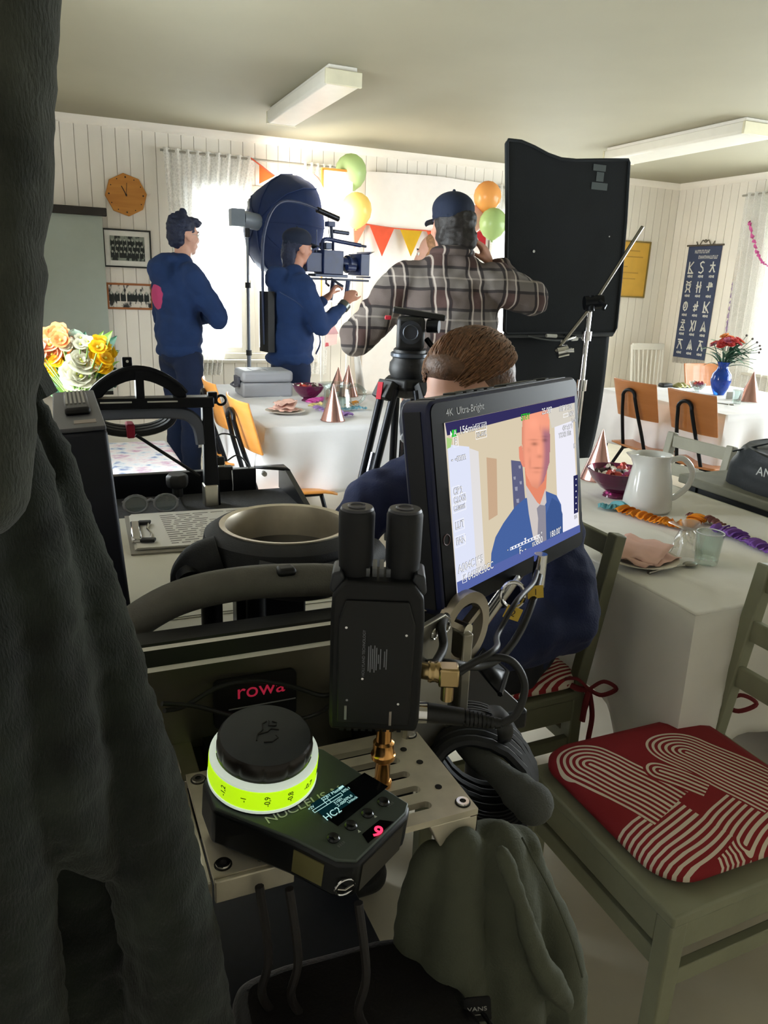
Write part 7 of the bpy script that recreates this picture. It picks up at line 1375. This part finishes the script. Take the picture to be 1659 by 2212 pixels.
for px, py, s, rz in ((1157, 1279, '1', -.1), (1108, 1325, '2', .35)):
    q = PD(px, py, .80-.02*(s == '2')); TMx = frame(q, (.9*math.cos(rz), -.4*math.cos(rz), -math.sin(rz)), (0, 0, 1)); tg = MB().prism([(-.0085, -.0075), (.0085, -.0065), (.008, .0075), (-.0085, .007)], -.0006, .0006, TMx).build('cable_tag', mat('yellow tape', '#c9a83a', .6), t2, smooth=False); text('tag_number', s, mat('tag ink', '#3a3020', .7), t2, TMx @ Matrix.Translation((0, 0, .0008)), .010, 'CENTER', .0001)
cable('monitor_cable', 'black ribbed cable hanging straight from the monitor corner', [MMx @ Vector((-.135, oh0, -.012)), PD(955, 1350, .73), PD(958, 1395, .72), PD(945, 1425, .70), PD(925, 1450, .68)], .0045)
for k in range(14): pass
cable('signal_cable', 'black cable with yellow tags falling from the monitor to its mount', [PD(1165, 1245, .84), PD(1150, 1300, .80), PD(1120, 1370, .78), PD(1080, 1420, .76), PD(1030, 1440, .74), PD(960, 1432, .71), (.30, .62, 1.05)], .0042)
# ================================================================ coats, jacket, bag and cable coil in the foreground
def pt(px, py, yy, rpx):
    q = PY(px, py, yy); d = (q-CAM).dot(F_); return (q.x, q.y, q.z, rpx*d/FPX)
def wool(name, c1, c2, sc=22):
    m = mat(name, c1, .95, var=.3, scale=sc, bump=.35, bscale=900, sheen=.08); cr = next(n for n in m.node_tree.nodes if n.type == 'VALTORGB')
    cr.color_ramp.elements[0].color = lin(c1); cr.color_ramp.elements[1].color = lin(c2); N = m.node_tree.nodes; L = m.node_tree.links
    tc = next(n for n in N if n.type == 'TEX_COORD'); n2 = [n for n in N if n.type == 'TEX_NOISE' and n.inputs['Scale'].default_value > 500][0]; mp = N.new('ShaderNodeMapping'); mp.inputs['Scale'].default_value = (1, 1, .25); L.new(tc.outputs['Object'], mp.inputs[0]); L.new(mp.outputs[0], n2.inputs['Vector']); return m
m_wool = wool('dark green grey wool', '#0a0d0a', '#252b24', 24); m_slv = wool('olive grey fleece', '#1c1f18', '#40433a', 24)
t = thing('wool_coat', 'dark green-grey wool coat hanging in folds at the left edge', 'coat', (-.03, .45, .55))
blob('coat_folds', m_wool, t, [
  ('t', [pt(70, 800, .47, 12), pt(80, 870, .465, 22), pt(112, 960, .46, 32), pt(150, 1100, .45, 46), pt(205, 1300, .44, 63), pt(256, 1500, .43, 72), pt(303, 1700, .42, 90), pt(350, 1900, .41, 90), pt(388, 2100, .40, 98), pt(415, 2330, .39, 105)]),
  ('t', [pt(20, 900, .44, 40), pt(45, 1000, .43, 58), pt(75, 1200, .42, 74), pt(110, 1450, .41, 84), pt(135, 1650, .40, 88), pt(175, 1800, .40, 66), pt(225, 1880, .40, 30)]),
  ('t', [pt(-60, 1100, .42, 70), pt(-40, 1400, .40, 90), pt(-20, 1700, .39, 100), pt(10, 2000, .39, 110), pt(30, 2330, .38, 120)]),
  ('t', [pt(150, 1780, .46, 110), pt(170, 2000, .45, 130), pt(200, 2330, .44, 150)]),
  ('t', [pt(238, 1870, .41, 18), pt(268, 2000, .405, 20), pt(290, 2150, .40, 20), pt(300, 2330, .395, 22)])], .0045, 4, .0022, 55, world=True)
MB().tube([(-.02, .45, 1.35), (-.08, .46, 1.5), (-.16, .46, 1.66), (-.235, .46, 1.72)], [.02, .02, .012, .008], 8).build('hanging_loop', m_wool, t)
t = thing('fleece_sleeve_jacket', 'pale olive fleece jacket sleeve hanging at the top left edge', 'jacket', (-.03, .38, 1.0))
blob('sleeve', m_slv, t, [('t', [pt(15, -330, .37, 120), pt(10, -60, .365, 112), pt(4, 300, .36, 106), pt(-8, 600, .355, 100), pt(-16, 850, .35, 95), pt(-26, 1010, .35, 92), pt(-28, 1085, .35, 86)])], .004, 4, .0022, 40, world=True)
MB().tube([(-.01, .38, 1.66), (-.1, .40, 1.76), (-.2, .42, 1.80), (-.238, .42, 1.80)], [.035, .05, .03, .01], 10).build('shoulder', m_slv, t)
t = thing('coat_hook_rail', 'wooden coat hook rail on the left wall, above the frame', 'coat rack', (LX, .45, 1.7))
MB().bx((LX, .1, 1.70), (LX+.02, .9, 1.80)).build('rail', m_oak, t, bev=.004)
for y, z in ((.46, 1.72), (.42, 1.80), (.7, 1.72)): MB().tube([(LX+.02, y, z), (LX+.05, y, z-.02), (LX+.06, y, z+.01)], .006, 8).build('hook', m_blackm, t)
# black bag slung under the plate
t = thing('leather_bag', 'black leather bag slung on straps under the slotted plate', 'bag', (.17, .39, .58))
def bagl(u, v):
    a = u*2*PI; k = abs(math.cos(a))**.35*math.copysign(1, math.cos(a)); s = abs(math.sin(a))**.35*math.copysign(1, math.sin(a)); f = 1-.05*(v-.4)**2
    return (.172+.092*k*f, .385+.085*s*f, .58+.30*v+.012*v*(1-k)*.5+.004*noise.noise(Vector((k*2, s*2, v*3))))
b = MB().grid(bagl, 64, 14, cu=True); b.f += [tuple(range(14*64, 15*64)), tuple(range(63, -1, -1))]; b.build('bag_body', mat('black leather', '#0f0d10', .42, var=.3, scale=40, bump=.15, bscale=350), t, bev=.012, seg=3, ang=60)
for px, yy in ((560, .44), (625, .43), (776, .40)): q = PY(px, 1900, yy); MB().tube(bez([(q.x, q.y, .996), (q.x+.004, q.y-.01, .94), (q.x-.002, q.y-.012, .91), (q.x+.006, q.y-.01, .885)], 6), .0034, 8).build('strap', mat('strap black', '#15100f', .6), t)
MB().tube(bez([(.09, .302, .862), (.172, .297, .866), (.262, .302, .874), (.266, .385, .876)], 6), .002, 6).build('edge_piping', MATS['black leather'], t)
# grey-green jacket hanging from padded arm
arm0, arm1 = Vector((.345, .66, 1.0)), PD(1150, 1735, .72)
MB().tube(bez([arm0, PD(1010, 1610, .78), PD(1070, 1665, .75), PD(1120, 1710, .73), arm1], 6), [.013]*13+[.0135, .014, .015, .016]+[.0185]*8, 16).ball(arm1, .0205, 20).build('padded_arm', mat('grey foam', '#4a4c48', .9, bump=.3, bscale=500), CART)
t = thing('canvas_jacket', 'grey-green canvas jacket with black label draped below the cart', 'jacket', (.34, .42, .6))
m_can = mat('grey green canvas', '#4a4d3f', .9, var=.18, scale=12, bump=.2, bscale=500)
blob('jacket_body', m_can, t, [
  ('t', [pt(935, 1850, .46, 38), pt(905, 1950, .455, 44), pt(890, 2070, .45, 48)]),
  ('t', [pt(1000, 1825, .45, 45), pt(985, 1950, .435, 60), pt(975, 2100, .425, 72), pt(975, 2330, .42, 76)]),
  ('t', [pt(1080, 1820, .45, 50), pt(1095, 1950, .435, 68), pt(1095, 2100, .425, 82), pt(1095, 2330, .42, 88)]),
  ('t', [pt(1125, 1835, .45, 40), pt(1162, 1930, .44, 44), pt(1200, 2030, .43, 52), pt(1215, 2130, .425, 54), pt(1212, 2330, .42, 54)]),
  ('t', [pt(985, 1812, .46, 26), pt(1060, 1800, .465, 30), pt(1130, 1810, .455, 26), pt(1150, 1838, .44, 20)]),
  ('t', [pt(1085, 1840, .41, 20), pt(1120, 1940, .395, 20), pt(1150, 2040, .39, 26), pt(1190, 2120, .385, 30), pt(1225, 2170, .39, 20)])], .0042, 4, .002, 34, world=True)
MB().tube(bez([pt(1128, 1810, .43, 0)[:3], pt(1150, 1850, .41, 0)[:3], pt(1195, 1935, .405, 0)[:3], pt(1235, 2030, .40, 0)[:3], pt(1258, 2110, .395, 0)[:3]], 6), .0010, 5).build('seam', m_can, t)
lm = frame(pt(1032, 2180, .378, 0)[:3], (.93, -.36, .12), (-.1, .0, 1)); MB().prism(rrect(.021, .026, .003), -.0006, .0006, lm).build('brand_patch', mat('black woven patch', '#08080a', .8), t); text('brand_lettering', 'VANS', mat('patch white', '#aaa8a4', .7), t, lm @ Matrix.Translation((-.0005, .001, .0008)), .0062, 'CENTER', .0001)
MB().bx((-.006, -.0055, .0006), (.006, -.005, .0009), lm).build('brand_line', MATS['patch white'], t)
# coil of thick cable
t = thing('cable_coil', 'coil of thick black cable hanging beside the slotted plate', 'cable coil', PD(1040, 1750, .8))
m_cab = mat('black cable rubber', '#15171b', .55, var=.2); rnd = random.Random(8)
for k in range(9):
    c = PD(1036+1*k, 1612+11*k, .86-.013*k); X1 = Vector((.80, -.35, -.34)).normalized(); Y1 = Vector((.28, .30, .90)).normalized(); r1, r2 = .062-.002*abs(k-4), .050-.002*abs(k-4)
    MB().tube([c+X1*(r1*math.cos(a/40*2*PI))+Y1*(r2*math.sin(a/40*2*PI))+Vector((rnd.uniform(-.001, .001), 0, 0)) for a in range(40)], .0062, 8, closed=True).build('cable_turn', m_cab, t)
q = PD(1078, 1560, .78); MB().tube(bez([PD(1068, 1528, .83), PD(1085, 1550, .765), PD(1092, 1590, .76), PD(1085, 1612, .80)], 6), .009, 8, flat=.3).build('tie_strap', m_black, t)
# ================================================================ lettering becomes plain mesh
dg = bpy.context.evaluated_depsgraph_get()
for o in FONTS:
    me = bpy.data.meshes.new_from_object(o.evaluated_get(dg)); nm = o.name.split('.')[0]
    n = bpy.data.objects.new(nm, me); n.parent = o.parent; n.matrix_local = o.matrix_local.copy()
    if 'label' in o: n['label'] = o['label']
    bpy.data.objects.remove(o); COL.objects.link(n)
    n.name = nm
